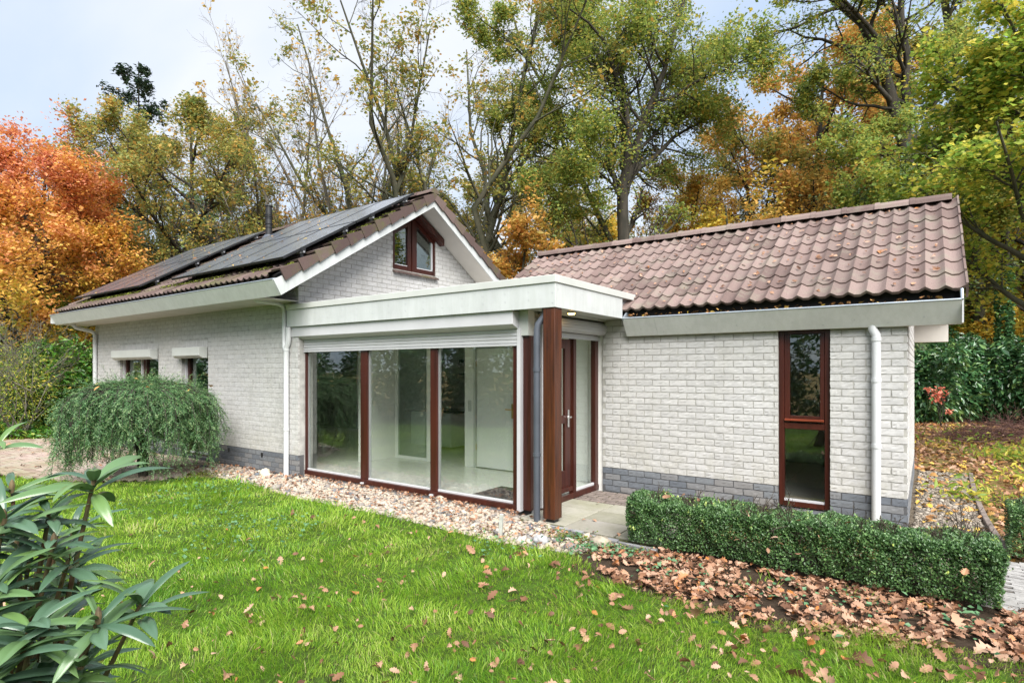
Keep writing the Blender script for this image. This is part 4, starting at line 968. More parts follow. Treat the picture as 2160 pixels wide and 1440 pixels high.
# ---- solar panels
def panel_meshes(w, l):
    fr = MB()
    t = 0.035; b = 0.012
    fr.box(0, w, 0, b, 0, t).box(0, w, l - b, l, 0, t).box(0, b, b + .0005, l - b - .0005, 0, t).box(w - b, w, b + .0005, l - b - .0005, 0, t)
    cell = MB().box(b, w - b, b, l - b, 0.008, t - 0.003)
    return fr, cell
PW, PL = 0.885, 1.575
fr, cell = panel_meshes(PW - 0.018, PL - 0.018)
fme = bpy.data.meshes.new('panel_frame'); fme.from_pydata(fr.v, [], fr.q); fme.materials.append(M['black_plastic'])
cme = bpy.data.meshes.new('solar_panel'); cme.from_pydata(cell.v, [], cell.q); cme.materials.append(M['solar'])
offn = 0.12
for X0 in (-7.69 - 4 * PW, -12.58 - 4 * PW):
    for c in range(4):
        for r in range(2):
            s = (5.0 - 4.72) / math.cos(AM) + r * PL
            y = 4.72 + s * math.cos(AM); z = 3.03 + s * math.sin(AM)
            loc = Vector((X0 + c * PW, y - math.sin(AM) * offn, z + math.cos(AM) * offn))
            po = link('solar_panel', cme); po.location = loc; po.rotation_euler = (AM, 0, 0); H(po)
            fo = link('panel_frame', fme, po)
    # rails, clamps
    for r, fr_ in enumerate((0.33, 1.25, 1.9, 2.8)):
        s = 0.33 + fr_; y = 4.72 + s * math.cos(AM) - math.sin(AM) * (offn - 0.03); z = 3.03 + s * math.sin(AM) + math.cos(AM) * (offn - 0.03)
        o = hp(MB().tube([(X0 - 0.03, y, z), (X0 + 4 * PW + 0.05, y, z)], 0.02, 4), 'mounting_rail', M['alu'])
        MB().box(X0 + 4 * PW - 0.01, X0 + 4 * PW + 0.045, y - 0.02, y + 0.03, z - 0.0, z + 0.075).build('panel_clamp', M['black_plastic'], o)
        MB().box(X0 + 4 * PW - 0.03, X0 + 4 * PW + 0.015, y - 0.015, y + 0.015, z - 0.14, z - 0.02).build('roof_hook', M['black_plastic'], o)
# vent pipe
vp = hp(MB().tube([(-11.72, 7.15, 4.35), (-11.72, 7.15, 4.80), (-11.72, 7.15, 5.02), (-11.72, 7.15, 5.25)], [0.085, 0.07, 0.07, 0.066], 16), 'vent_pipe', M['black_plastic'], smooth=True)
for zz, rr_ in ((4.78, 0.082), (4.86, 0.084), (4.98, 0.080), (5.02, 0.084), (5.06, 0.080)):
    MB().tube([(-11.72, 7.15, zz), (-11.72, 7.15, zz + 0.016)], rr_, 16).build('vent_ring', M['black_plastic'], vp)
MB().tube([(-11.72, 7.15, 5.251), (-11.72, 7.15, 5.275)], [0.088, 0.075], 16).build('vent_cap', M['black_plastic'], vp)
MB().tube([(-11.72, 7.15, 4.45), (-11.72, 7.15, 4.62)], [0.2, 0.09], 12).build('flashing', M['pvc_grey'], vp)
0 and MB().hexa([(-11.95, 6.95, 4.40), (-11.5, 6.95, 4.40), (-11.5, 7.4, 4.67), (-11.95, 7.4, 4.67), (-11.85, 7.03, 4.52), (-11.6, 7.03, 4.52), (-11.6, 7.28, 4.66), (-11.85, 7.28, 4.66)]).build('flashing', M['pvc_grey'], vp)

# fix sub-part transforms: everything below house parts was built in world coordinates
# (parts carry the house's inverse matrix, so children at identity sit where they were modelled)

# ------------------------------------------------------------------ terrace and paving
ter = sheet('terrace', [(-3.74, 5.26), (-3.22, 5.22), (-2.23, 5.07), (-2.0, 5.1), (-2.0, 7.19), (-3.74, 7.19)], -0.014, M['joint'], 'small slab terrace before the front door')
def slab(x0, x1, y0, y1, mat, name='paving_slab', z=0.0, skew=0.0):
    g = 0.010
    o = MB().hexa([(x0 + g, y0 + g + skew, -0.04), (x1 - g, y0 + g - skew, -0.04), (x1 - g, y1 - g, -0.04), (x0 + g, y1 - g, -0.04),
                   (x0 + g, y0 + g + skew, z), (x1 - g, y0 + g - skew, z), (x1 - g, y1 - g, z), (x0 + g, y1 - g, z)]).build(name, mat, ter, bevel=0.004)
    return o
ys = [5.31, 5.71, 6.11, 6.51]
for c, (a, b) in enumerate(((-3.72, -3.12), (-3.12, -2.52), (-2.52, -2.02))):
    for r in range(3):
        slab(a, b, ys[r] - (0.07 if (c and r == 0) else 0), ys[r + 1], M['slab'], z=random.uniform(-0.003, 0.003))
y = 6.52
r = 0
while y < 7.10:
    x = -3.71 + (r % 2) * -0.10
    while x < -2.1:
        slab(max(x, -3.71), x + 0.21, y, y + 0.105, M['slab_dark'], 'clay_paver', z=random.uniform(-0.004, 0.002)); x += 0.213
    y += 0.108; r += 1
for k in range(3): slab(-3.26 + k * 0.42, -2.84 + k * 0.42, 5.17 - k * 0.055, 5.235 - k * 0.055 + 0.005, M['concrete'], 'kerb_stone', 0.006, 0.028)
# left paved yard
yard = sheet('paved_yard', [(-17.5, 4.9), (-10.65, 5.34), (-9.7, 4.75), (-9.5, 4.1), (-10.17, 3.27), (-11.97, 2.70), (-14.5, 2.35), (-18.5, 2.4)], -0.020, M['soil'], 'pinkish paved yard left of the bungalow')
def inyard(x, y):
    poly = [(-17.5, 4.9), (-10.65, 5.34), (-9.7, 4.75), (-9.5, 4.1), (-10.17, 3.27), (-11.97, 2.70), (-14.5, 2.35), (-18.5, 2.4)]
    c = False; j = len(poly) - 1
    for i in range(len(poly)):
        xi, yi = poly[i]; xj, yj = poly[j]
        if (yi > y) != (yj > y) and x < (xj - xi) * (y - yi) / (yj - yi) + xi: c = not c
        j = i
    return c
def jbox(l, w_, h, s):
    r_ = np.random.default_rng(s); V = np.array([(0, 0, -h), (l, 0, -h), (l, w_, -h), (0, w_, -h), (0, 0, 0), (l, 0, 0), (l, w_, 0), (0, w_, 0)], float)
    V[4:] += r_.normal(0, 0.003, (4, 3)); V[4:, 2] -= 0.002; return V
BF = np.array([(4, 5, 6, 7), (0, 1, 5, 4), (1, 2, 6, 5), (2, 3, 7, 6), (3, 0, 4, 7)])
pav = []
y = 2.3; r = 0
while y < 5.4:
    x = -18.4 - (r % 2) * 0.105
    while x < -9.3:
        if inyard(x + 0.1, y + 0.05): pav.append((x, y))
        x += 0.212
    y += 0.107; r += 1
pav.sort(key=lambda t: depth(*t))
pms = [np_mesh('clay_paver', jbox(0.205, 0.10, 0.04, s), BF, M['klinker'], attr=np.zeros(8)) for s in range(4)]
for x, y in pav[:280]:
    o = link('clay_paver', pms[random.randrange(4)], yard); o.location = (x, y, -0.002 + random.uniform(-.006, .004))
Vs, Fs, A, off = [], [], [], 0
for x, y in pav[280:]:
    V = jbox(0.205, 0.10, 0.04, random.randrange(99)) + np.array([x, y, -0.002 + random.uniform(-.006, .004)]); Vs.append(V); Fs.append(BF + off); off += 8; A.append(np.full(8, random.random()))
o = link('paver_rows', np_mesh('paver_rows', np.concatenate(Vs), np.concatenate(Fs), M['klinker'], attr=np.concatenate(A)), yard); o['kind'] = 'stuff'
# garden path bottom right, long thin pavers
path = sheet('garden_path', [(0.30, 5.55), (0.42, 5.2), (2.6, 5.2), (2.6, 6.6), (0.66, 6.6), (0.56, 6.0)], -0.014, M['soil'], 'grey paved path between the two hedges')
y = 5.24; r = 0
pm2 = [np_mesh('path_paver', jbox(0.206, 0.047, 0.04, s + 50), BF, M['klinker'] if False else mat_simple('grey_paver%d' % s, (0.30 + 0.03 * s, 0.29 + 0.03 * s, 0.28 + 0.03 * s), 0.85, 0.2, 20, 0.3, 90)) for s in range(3)]
while y < 6.55:
    x = 0.42 - (r % 2) * 0.1 + (0 if y < 5.6 else 0.12)
    while x < 1.5:
        o = link('path_paver', pm2[random.randrange(3)], path); o.location = (x, y, random.uniform(-.003, .003)); x += 0.211
    y += 0.052; r += 1
# edging stones along gravel
edge = [(0.57, 11.7), (0.545, 11.0), (0.53, 10.31), (0.52, 9.6), (0.52, 8.93), (0.525, 8.4), (0.54, 7.9), (0.56, 7.4), (0.60, 6.9)]
eg = empty('path_edging', (0.55, 9, 0)); tag(eg, 'row of weathered kerb stones edging the gravel path', 'kerb')
for (x0, y0), (x1, y1) in zip(edge[:-1], edge[1:]):
    MB().hexa([(x0 - 0.02, y0 - 0.01, -0.1), (x1 - 0.02, y1 + 0.006, -0.1), (x1 + 0.035, y1 + 0.006, -0.1), (x0 + 0.035, y0 - 0.01, -0.1), (x0 - 0.02, y0 - 0.01, 0.03), (x1 - 0.02, y1 + 0.006, 0.03), (x1 + 0.035, y1 + 0.006, 0.03), (x0 + 0.035, y0 - 0.01, 0.03)]).build('kerb_stone', M['slab_dark'], eg, bevel=0.006, loc=(-0.55, -9, 0))
# little stake
st = MB().hexa([(-0.018, -0.018, -0.1), (0.018, -0.018, -0.1), (0.018, 0.018, -0.1), (-0.018, 0.018, -0.1), (-0.016, -0.016, 0.245), (0.020, -0.016, 0.245), (0.020, 0.018, 0.245), (-0.016, 0.018, 0.245)]).build('garden_stake', M['granite'], bevel=0.002, loc=(-3.47, 4.62, -0.03))
st.rotation_euler = (0, 0.06, 0.3); tag(st, 'short grey square stake standing in the pebbles', 'stake')

# ------------------------------------------------------------------ vegetation tools
def norm(a): return a / np.maximum(np.linalg.norm(a, axis=-1, keepdims=True), 1e-9)
def tubes(P, R, sides=5):
    B, n, _ = P.shape
    T = np.empty_like(P); T[:, 1:-1] = P[:, 2:] - P[:, :-2]; T[:, 0] = P[:, 1] - P[:, 0]; T[:, -1] = P[:, -1] - P[:, -2]; T = norm(T)
    ref = np.where(np.abs(T[..., 2:3]) > 0.9, np.array([1., 0, 0]), np.array([0., 0, 1.]))
    a = norm(np.cross(T, ref)); b = np.cross(T, a)
    ang = np.linspace(0, 2 * pi, sides, endpoint=False)
    V = P[:, :, None, :] + R[:, :, None, None] * (a[:, :, None, :] * np.cos(ang)[None, None, :, None] + b[:, :, None, :] * np.sin(ang)[None, None, :, None])
    base = (np.arange(B)[:, None, None] * n + np.arange(n - 1)[None, :, None]) * sides
    k = np.arange(sides)[None, None, :]; k2 = (k + 1) % sides
    F = np.stack([base + k, base + k2, base + sides + k2, base + sides + k], -1).reshape(-1, 4)
    return V.reshape(-1, 3), F
def curves(start, d, Ln, n, wob, up, r_):
    P = [start]; d = norm(d)
    for i in range(1, n):
        d = norm(d + r_.normal(size=d.shape) * wob + np.array([0, 0, 1.0]) * up)
        P.append(P[-1] + d * (Ln / (n - 1))[:, None])
    return np.stack(P, 1)
def spawn(P, R, k, t0, t1, ang, lf, n, wob, up, r_, rf=0.55, taper=0.25, flat=0.0, cap=99):
    B, m, _ = P.shape; idx = np.repeat(np.arange(B), k); t = r_.uniform(t0, t1, len(idx)) * (m - 1)
    i0 = np.minimum(t.astype(int), m - 2); f = (t - i0)[:, None]
    pos = P[idx, i0] * (1 - f) + P[idx, i0 + 1] * f; rad = R[idx, i0] * (1 - f[:, 0]) + R[idx, i0 + 1] * f[:, 0]
    tan = norm(P[idx, i0 + 1] - P[idx, i0]); q = r_.normal(size=tan.shape); q[:, 2] *= (1 - flat)
    q = norm(q - tan * (q * tan).sum(1, keepdims=True))
    a = np.radians(r_.normal(ang, ang * 0.25, len(idx)))[:, None]
    d = np.cos(a) * tan + np.sin(a) * q
    bl = np.linalg.norm(P[:, 1:] - P[:, :-1], axis=2).sum(1)
    Ln = bl[idx] * lf * (1.15 - 0.6 * t / (m - 1)) * r_.uniform(0.6, 1.25, len(idx))
    Ln = np.minimum(Ln, cap * r_.uniform(0.7, 1.1, len(Ln)))
    C = curves(pos, d, Ln, n, wob, up, r_)
    r0 = np.minimum(rad * rf, 0.06 * Ln + 0.004)
    RR = r0[:, None] * np.linspace(1, taper, n)[None]
    return C, RR
def resample(pts, n):
    pts = np.array(pts, float); s = np.concatenate([[0], np.cumsum(np.linalg.norm(np.diff(pts, axis=0), axis=1))]); q = np.linspace(0, s[-1], n)
    return np.stack([np.interp(q, s, pts[:, i]) for i in range(3)], 1)
def leaf_cards(pos, size, r_, asp=0.6, flat=0.3, sv=0.3, droop=0.0, direction=None):
    Nn = len(pos); nr = r_.normal(size=(Nn, 3)); nr[:, 2] = np.abs(nr[:, 2]) + flat * 2; nr = norm(nr)
    a = r_.normal(size=(Nn, 3)) if direction is None else direction + r_.normal(size=(Nn, 3)) * 0.35
    a = norm(a - nr * (a * nr).sum(1, keepdims=True)); a[:, 2] -= droop; b = np.cross(nr, a)
    s = (size * r_.lognormal(0, sv, Nn))[:, None]
    h = s * 0.5; wv = s * asp * 0.5
    fold = nr * s * 0.10
    V = np.stack([pos - a * h, pos + b * wv + a * h * 0.15 + fold, pos + a * h, pos - b * wv + a * h * 0.15 + fold], 1)
    F = np.arange(Nn * 4).reshape(-1, 4)
    return V.reshape(-1, 3), F, np.repeat(np.clip(r_.uniform(0, 1, Nn), 0, 1), 4)
def along(P, k, r_, spread, t0=0.1):
    B, n, _ = P.shape; idx = np.repeat(np.arange(B), k); t = r_.uniform(t0, 1, len(idx)) * (n - 1)
    i0 = np.minimum(t.astype(int), n - 2); f = (t - i0)[:, None]
    return P[idx, i0] * (1 - f) + P[idx, i0 + 1] * f + r_.normal(size=(len(idx), 3)) * spread
def build_tree(limbs, seed, leafmat, bark, nleaf, lsize, k1=9, k2=7, k3=4, spread=0.12, l1=0.45, l2=0.45, l3=0.5, up=0.04, droop_leaf=0.0, sides=7, asp=0.62, ang=48, t1min=0.25, twig_up=0.0, flat=0.35, wob=0.16, min_z=None, skip_trunk=False, lmax=2.8, bear=0.62):
    """limbs: list of (points, r0, r1). returns (trunk mesh, crown mesh) in local coords"""
    r_ = np.random.default_rng(seed); n0 = 9
    P0 = np.stack([resample(p, n0) for p, _, _ in limbs]); R0 = np.stack([np.linspace(a, b, n0) for _, a, b in limbs])
    P0[:, 1:-1] += r_.normal(size=P0[:, 1:-1].shape) * R0[:, 1:-1, None] * 0.35
    sk = 1 if skip_trunk else 0
    P1, R1 = spawn(P0[sk:], R0[sk:], k1, t1min, 0.98, ang, l1, 6, wob, up, r_, cap=lmax)
    P2, R2 = spawn(P1, R1, k2, 0.2, 1.0, 45, l2, 5, wob * 1.2, up, r_)
    P3, R3 = spawn(P2, R2, k3, 0.2, 1.0, 42, l3, 4, wob * 1.3, twig_up, r_)
    R1 = np.maximum(R1, 0.007); R2 = np.maximum(R2, 0.004); R3 = np.maximum(R3, 0.0028)
    parts = [tubes(P0, R0, sides), tubes(P1, R1, 5), tubes(P2, R2, 4), tubes(P3, R3, 3)]
    Vs, Fs, off = [], [], 0
    for V, F in parts: Vs.append(V); Fs.append(F + off); off += len(V)
    trunk = np_mesh('trunk', np.concatenate(Vs), np.concatenate(Fs), bark, smooth=True)
    crown = None
    if nleaf:
        own = np.arange(len(P3)) // k3; sel_ = (r_.uniform(size=len(P2)) < bear)[own]; tw = P3[sel_] if sel_.any() else P3; kk = max(1, nleaf // len(tw)); pos = along(tw, kk, r_, spread); 
        extra = nleaf - len(pos)
        if extra > 0:
            sel = r_.integers(0, len(tw), extra); pos = np.concatenate([pos, along(tw[sel], 1, r_, spread)])
        if min_z is not None: pos = pos[pos[:, 2] > min_z]
        V, F, A = leaf_cards(pos, lsize, r_, asp=asp, flat=flat, droop=droop_leaf)
        crown = np_mesh('crown', V, F, leafmat, attr=A)
    return trunk, crown
def place(name, meshes, x, y, label, cat='tree', group=None, rot=0, s=1, z=-0.05, crown_mat=None, parts=('trunk', 'crown')):
    r = empty(name, (x, y, z)); r.rotation_euler = (0, 0, rot); r.scale = (s, s, s) if not isinstance(s, tuple) else s
    tag(r, label, cat, group)
    for nm, me in zip(parts, meshes):
        if me is None: continue
        o = link(nm, me, r)
        if nm == 'crown' and crown_mat:
            o.material_slots[0].link = 'OBJECT'; o.material_slots[0].material = crown_mat
    return r
def auto(Hh, spread, seed, nl=9, r0=0.22, z0=0.3, lean=0.05, rise=0.8, multi=0):
    r_ = np.random.default_rng(seed); L_ = []
    if multi:
        for i in range(multi):
            a = i / multi * 2 * pi + r_.uniform(-.4, .4); rr_ = spread * r_.uniform(.4, .95)
            h = Hh * r_.uniform(.75, 1.0)
            b_ = a + r_.uniform(-.9, .9)
            L_.append(([(0.1 * math.cos(a), 0.1 * math.sin(a), 0), (rr_ * .12 * math.cos(b_), rr_ * .12 * math.sin(b_), h * .18), (rr_ * .34 * math.cos(a), rr_ * .34 * math.sin(a), h * .42), (rr_ * .44 * math.cos(b_), rr_ * .44 * math.sin(b_), h * .56), (rr_ * .6 * math.cos(a + .2), rr_ * .6 * math.sin(a + .2), h * .7), (rr_ * math.cos(a + .3), rr_ * math.sin(a + .3), h)], r0 * r_.uniform(.6, .9), 0.02))
        return L_
    dx, dy = r_.normal(size=2) * lean
    tr = [(0, 0, 0), (dx * Hh * .3, dy * Hh * .3, Hh * .3), (dx * Hh * .3 + .1, dy * Hh * .6, Hh * .62), (dx * Hh, dy * Hh, Hh * 0.95)]
    L_.append((tr, r0, 0.03)); T = resample(tr, 20)
    for i in range(nl):
        t = z0 + (0.9 - z0) * (i + r_.uniform(0, .6)) / nl; p = T[int(t * 19)]
        a = i * 2.4 + r_.uniform(-.5, .5); ln = spread * (1.15 - 0.75 * (t - z0) / (1 - z0)) * r_.uniform(.75, 1.1)
        e = np.array([math.cos(a), math.sin(a), 0])
        q1 = p + e * ln * .4 + np.array([0, 0, ln * .35 * rise]); q2 = p + e * ln * .75 + np.array([0, 0, ln * .75 * rise]); q3 = p + e * ln + np.array([0, 0, ln * 1.05 * rise])
        L_.append(([p, q1, q2, q3], r0 * (1 - t) * .62 + .03, .015))
    return L_

# --- central oak: limbs traced as real positions (metres right / up / towards the back of the trunk)
D_OAK = 20.0
ox, oy = spot(1313, D_OAK)
def ok(lst, jit):
    """(sideways m, height m) to local coords; jit = depth offset growing along the limb"""
    o = []
    for i, (sx_, zz) in enumerate(lst):
        dd = jit * i / max(1, len(lst) - 1); v = RT * sx_ + FW * dd; o.append((v[0], v[1], zz + 0.05))
    return o
k_ = 0.00838
def zc(xz, yz): return ((xz - 497) * k_, 1.65 + (781 - yz / 1.964) / 1214.6 * D_OAK)
oak_l = [
 (ok([(0, -0.05), zc(495, 1000), zc(497, 740)], 0), 0.27, 0.19),
 (ok([zc(510, 780), zc(560, 690), zc(640, 640), zc(720, 540), zc(790, 490), zc(900, 430)], 1.2), 0.13, 0.025),
 (ok([zc(510, 760), zc(560, 600), zc(585, 500), zc(620, 420), zc(650, 330), zc(700, 150), zc(745, 0), zc(760, -140)], -0.8), 0.14, 0.03),
 (ok([zc(500, 740), zc(520, 620), zc(500, 470), zc(455, 380), zc(400, 230), zc(330, 180), zc(260, 150)], -1.5), 0.13, 0.025),
 (ok([zc(500, 700), zc(505, 560), zc(510, 400), zc(490, 200), zc(492, 60), zc(520, -60), zc(520, -200)], 1.0), 0.13, 0.03),
 (ok([zc(480, 760), zc(440, 680), zc(380, 610), zc(300, 545), zc(210, 530)], 0.8), 0.09, 0.02),
 (ok([zc(490, 800), zc(430, 760), zc(370, 740), zc(250, 735), zc(120, 745)], -1.8), 0.05, 0.015),
 (ok([zc(610, 430), zc(700, 420), zc(780, 370), zc(860, 350), zc(1000, 290)], -1.0), 0.07, 0.02),
 (ok([zc(560, 620), zc(620, 560), zc(700, 460), zc(800, 380), zc(850, 250)], 2.0), 0.07, 0.02),
 (ok([zc(640, 340), zc(760, 220), zc(880, 160), zc(1010, 90)], 1.8), 0.07, 0.02),
 (ok([zc(400, 230), zc(330, 120), zc(300, 0), zc(260, -100)], 1.2), 0.06, 0.02),
]
tm, cm = build_tree(oak_l, 11, M['l_oak'], M['bark'], 80000, 0.092, k1=14, k2=8, k3=5, spread=0.17, l1=0.46, t1min=0.12, l2=0.58, l3=0.62, bear=.62, min_z=4.2)
place('oak_tree', (tm, cm), ox, oy, 'large green oak with forked dark trunk rising behind the tiled wing roof')
# leaning oak stem to its left
lx, ly = spot(1296, 21.5)
k2_ = 21.5 / 1214.6 / 1.964
def zl(xz, yz): return ((xz - 463) * k2_, 1.65 + (781 - yz / 1.964) / 1214.6 * 21.5)
lean_l = [
 (ok([(0.15, 0), zl(462, 985), zl(400, 900), zl(335, 750), zl(250, 560), zl(190, 380), zl(120, 260), zl(60, 120), zl(20, -60)], 0.6), 0.17, 0.03),
 (ok([zl(300, 660), zl(230, 640), zl(120, 600), zl(20, 560)], -1.2), 0.05, 0.015), (ok([zl(230, 480), zl(120, 400), zl(20, 380)], 1.2), 0.06, 0.015),
 (ok([zl(190, 380), zl(260, 250), zl(300, 120), zl(310, -40)], -1), 0.07, 0.02), (ok([zl(120, 260), zl(0, 180), zl(-120, 120)], -1), 0.05, 0.015),
 (ok([zl(400, 900), zl(330, 870), zl(220, 850), zl(120, 800)], -1), 0.04, 0.012)]
tm, cm = build_tree(lean_l, 12, M['l_oak'], M['bark_green'], 40000, 0.09, k1=14, k2=8, k3=5, spread=0.13, l1=0.36, l2=.55, l3=.6, bear=.5, t1min=0.2, min_z=3.5)
place('oak_tree', (tm, cm), lx, ly, 'mossy oak stem leaning left beside the large forked oak')

# --- orange maple left
tm, cm = build_tree(auto(9.4, 3.9, 21, nl=16, r0=0.2, z0=0.2, rise=0.65), 21, M['l_maple'], M['bark'], 90000, 0.10, bear=.85, k1=8, k2=8, k3=5, spread=0.2, l1=0.5)
x, y = spot(40, 18.5); place('maple_tree', (tm, cm), x, y, 'bright orange and red maple at the far left edge', s=0.97)
# --- olive oak behind the roof left
om = build_tree(auto(12.9, 4.4, 31, nl=15, r0=0.2, z0=0.25, rise=0.8), 31, M['l_olive'], M['bark'], 64000, 0.098, k1=10, k2=8, k3=5, spread=0.14, l2=.5, l3=.6)
x, y = spot(400, 23); place('oak_tree', om, x, y, 'olive green oak between the orange maple and the bare trees', crown_mat=M['l_olive'])
# --- generic oaks
g1 = build_tree(auto(14, 4.0, 41, nl=12, r0=0.2, z0=0.3, rise=0.85), 41, M['l_brown'], M['bark'], 34000, 0.112, k1=9, k2=8, k3=5, spread=0.14, l2=.5, l3=.6)
g2 = build_tree(auto(13, 3.4, 42, nl=13, r0=0.17, z0=0.18, rise=0.8), 42, M['l_brown'], M['bark'], 32000, 0.112, k1=9, k2=8, k3=5, spread=0.14, l2=.5, l3=.6)
g3 = build_tree(auto(13, 5.0, 43, r0=0.2, multi=6), 43, M['l_olive'], M['bark_green'], 12000, 0.10, k1=13, k2=7, k3=4, spread=0.12, l1=0.26, t1min=0.3, ang=38, bear=.4)
g4 = build_tree(auto(7, 2.2, 44, nl=11, r0=0.09, z0=0.1, rise=0.6), 44, M['l_gold'], M['bark_green'], 16000, 0.12, k1=8, k2=7, k3=3, spread=0.15)
# --- bare trees
bare = build_tree(auto(16, 6.0, 51, r0=0.17, multi=6), 51, M['l_brown'], M['bark_grey'], 900, 0.13, k1=16, k2=8, k3=5, spread=0.05, l1=0.26, l2=0.5, l3=0.5, ang=32, t1min=0.2, wob=0.10, up=0.09, twig_up=0.08)
bare2 = build_tree(auto(13, 4.6, 52, r0=0.12, multi=5), 52, M['l_orange'], M['bark_grey'], 2200, 0.13, k1=15, k2=8, k3=5, spread=0.06, l1=0.3, l2=0.5, l3=0.5, ang=34, t1min=0.15, wob=0.12, up=0.06, twig_up=0.05)
for i, (px, d, me_, rot, s, lab) in enumerate([(650, 25, bare, 0.3, 1.0, 'tall bare tree with fanning grey limbs above the solar panels'), (740, 24, bare, 2.6, 0.96, 'bare tree with thin upright limbs right of the tallest bare one'),
        (565, 26, bare2, 1.0, 0.98, 'slender leafless tree behind the black vent pipe'), (610, 22, bare2, 4.0, 0.72, 'low bare tree with a few rust red leaves')]):
    x, y = spot(px, d); place('bare_tree', me_, x, y, lab, rot=rot, s=s)
# --- named mid trees
specs = [
 ('oak_tree', 815, 22, g3, 1.0, 1.12, M['l_olive'], 'thin leaved multi stem tree just behind the gable ridge'),
 ('oak_tree', 985, 21.5, g3, 3.4, 1.25, M['l_olive'], 'sparse olive leaved tree right of the gable peak'),
 ('oak_tree', 900, 27, g1, 2.1, 0.8, M['l_olive'], 'olive brown oak further back behind the gable'),
 ('oak_tree', 1150, 30, g1, 0.5, 1.0, M['l_olive'], 'yellow brown tree behind the leaning oak stem'),
 ('oak_tree', 1455, 25, g2, 0.2, 0.86, M['l_brown'], 'slim rusty brown oak right of the large green oak'),
 ('oak_tree', 1590, 28, g1, 1.4, 1.05, M['l_olive'], 'olive oak in the gap left of the orange oak'),
 ('oak_tree', 1705, 26, g2, 2.2, 1.38, M['l_orange'], 'tall orange oak with narrow dark trunk above the wing ridge'),
 ('oak_tree', 1800, 32, g1, 4.4, 1.3, M['l_brown'], 'brown oak behind the orange oak'),
 ('oak_tree', 2060, 22, g2, 3.3, 1.02, M['l_grey'], 'grey green tree behind the right end of the ridge'),
 ('oak_tree', 2190, 20, g1, 5.3, 0.95, M['l_olive'], 'olive tree at the right edge behind the laurel'),
 ('oak_tree', 95, 29, g1, 0.9, 0.80, M['l_brown'], 'brown topped oak directly behind the orange maple'),
 ('oak_tree', 215, 30, g2, 1.9, 0.88, M['l_brown'], 'brown oak left of the thin dark conifer'),
 ('oak_tree', 500, 28, g2, 5.0, 0.92, M['l_grey'], 'grey green tree behind the solar panels'),
 ('oak_tree', 330, 26, g2, 0.1, 0.72, M['l_grey'], 'lower grey green tree beside the orange maple'),
]
for nm, px, d, me_, rot, s, cmt, lab in specs:
    x, y = spot(px, d); place(nm, me_, x, y, lab, rot=rot, s=s, crown_mat=cmt)
# --- big right oak with leaning trunk
D2 = 19.5; bx_, by_ = spot(1930, D2); kk2 = D2 / 1214.6
def zr(px, py): return ((px - 1930) * kk2, 1.65 + (781 - py) / 1214.6 * D2)
big_l = [
 (ok([(0.1, 0), zr(1935, 600), zr(1922, 420), zr(1905, 300), zr(1880, 190), zr(1855, 90), zr(1815, 10), zr(1740, -40)], 0.3), 0.30, 0.12),
 (ok([zr(1918, 330), zr(1925, 220), zr(1932, 130), zr(1925, 20), zr(1935, -120)], 0.8), 0.16, 0.08),
 (ok([zr(1850, 80), zr(1780, 20), zr(1690, 0), zr(1600, -30)], -1), 0.08, 0.03),
 (ok([zr(1925, 300), zr(1980, 220), zr(2040, 120), zr(2080, 20)], 0.8), 0.08, 0.02),
 (ok([zr(1915, 380), zr(1850, 330), zr(1790, 310), zr(1740, 330)], -1.5), 0.06, 0.015),
 (ok([zr(1928, 420), zr(1990, 380), zr(2040, 400)], -1.5), 0.05, 0.015),
 (ok([zr(1890, 230), zr(1830, 200), zr(1770, 130)], 1.5), 0.06, 0.02),
 (ok([zr(1932, 500), zr(1880, 450), zr(1800, 430), zr(1760, 450)], -1.8), 0.05, 0.015),
 (ok([zr(1932, 480), zr(2000, 450), zr(2060, 470)], -1.0), 0.05, 0.015)]
tm, cm = build_tree(big_l, 61, M['l_oak'], M['bark'], 58000, 0.095, k1=13, k2=8, k3=5, spread=0.13, l1=0.46, l2=.55, l3=.6, bear=.55, t1min=0.22, min_z=3.6)
place('oak_tree', (tm, cm), bx_, by_, 'old oak with thick trunk leaning left above the right end of the roof')
D3 = 21.5; cx_, cy_ = spot(2075, D3); k3_ = D3 / 1214.6
def zq(px, py): return ((px - 2075) * k3_, 1.65 + (781 - py) / 1214.6 * D3)
tall_l = [(ok([(0.1, 0), zq(2072, 740), zq(2066, 560), zq(2060, 400), zq(2040, 250), zq(2010, 60), zq(1990, -100)], 0.3), 0.25, 0.11),
 (ok([zq(2063, 460), zq(2020, 380), zq(1980, 350)], -1), 0.05, 0.015), (ok([zq(2055, 330), zq(2110, 250), zq(2150, 200)], 1), 0.06, 0.015), (ok([zq(2030, 200), zq(1970, 120), zq(1930, 60)], 1), 0.06, 0.015), (ok([zq(2063, 480), zq(2120, 420), zq(2160, 410)], -1), 0.05, 0.015)]
tm, cm = build_tree(tall_l, 62, M['l_olive'], M['bark_green'], 20000, 0.11, k1=9, k2=7, k3=4, spread=0.14, l1=0.5, t1min=0.4, min_z=4.0)
place('oak_tree', (tm, cm), cx_, cy_, 'straight dark trunk standing right behind the end of the wing')
x, y = spot(2118, 19.5)
ivy_l = [([(0, 0, 0), (0.05, 0, 3), (0.1, 0.1, 7)], 0.13, 0.06)]
r_ = np.random.default_rng(5); n_ = 5200; zz = r_.uniform(0, 5.2, n_); aa = r_.uniform(0, 2 * pi, n_); rad = 0.16 + r_.uniform(0, .12, n_)
V, F, A = leaf_cards(np.stack([np.cos(aa) * rad, np.sin(aa) * rad, zz], 1), 0.09, r_, asp=0.8)
tmm, _ = build_tree(ivy_l, 63, None, M['bark'], 0, 0.1, k1=4, k2=3, k3=2, t1min=0.7)
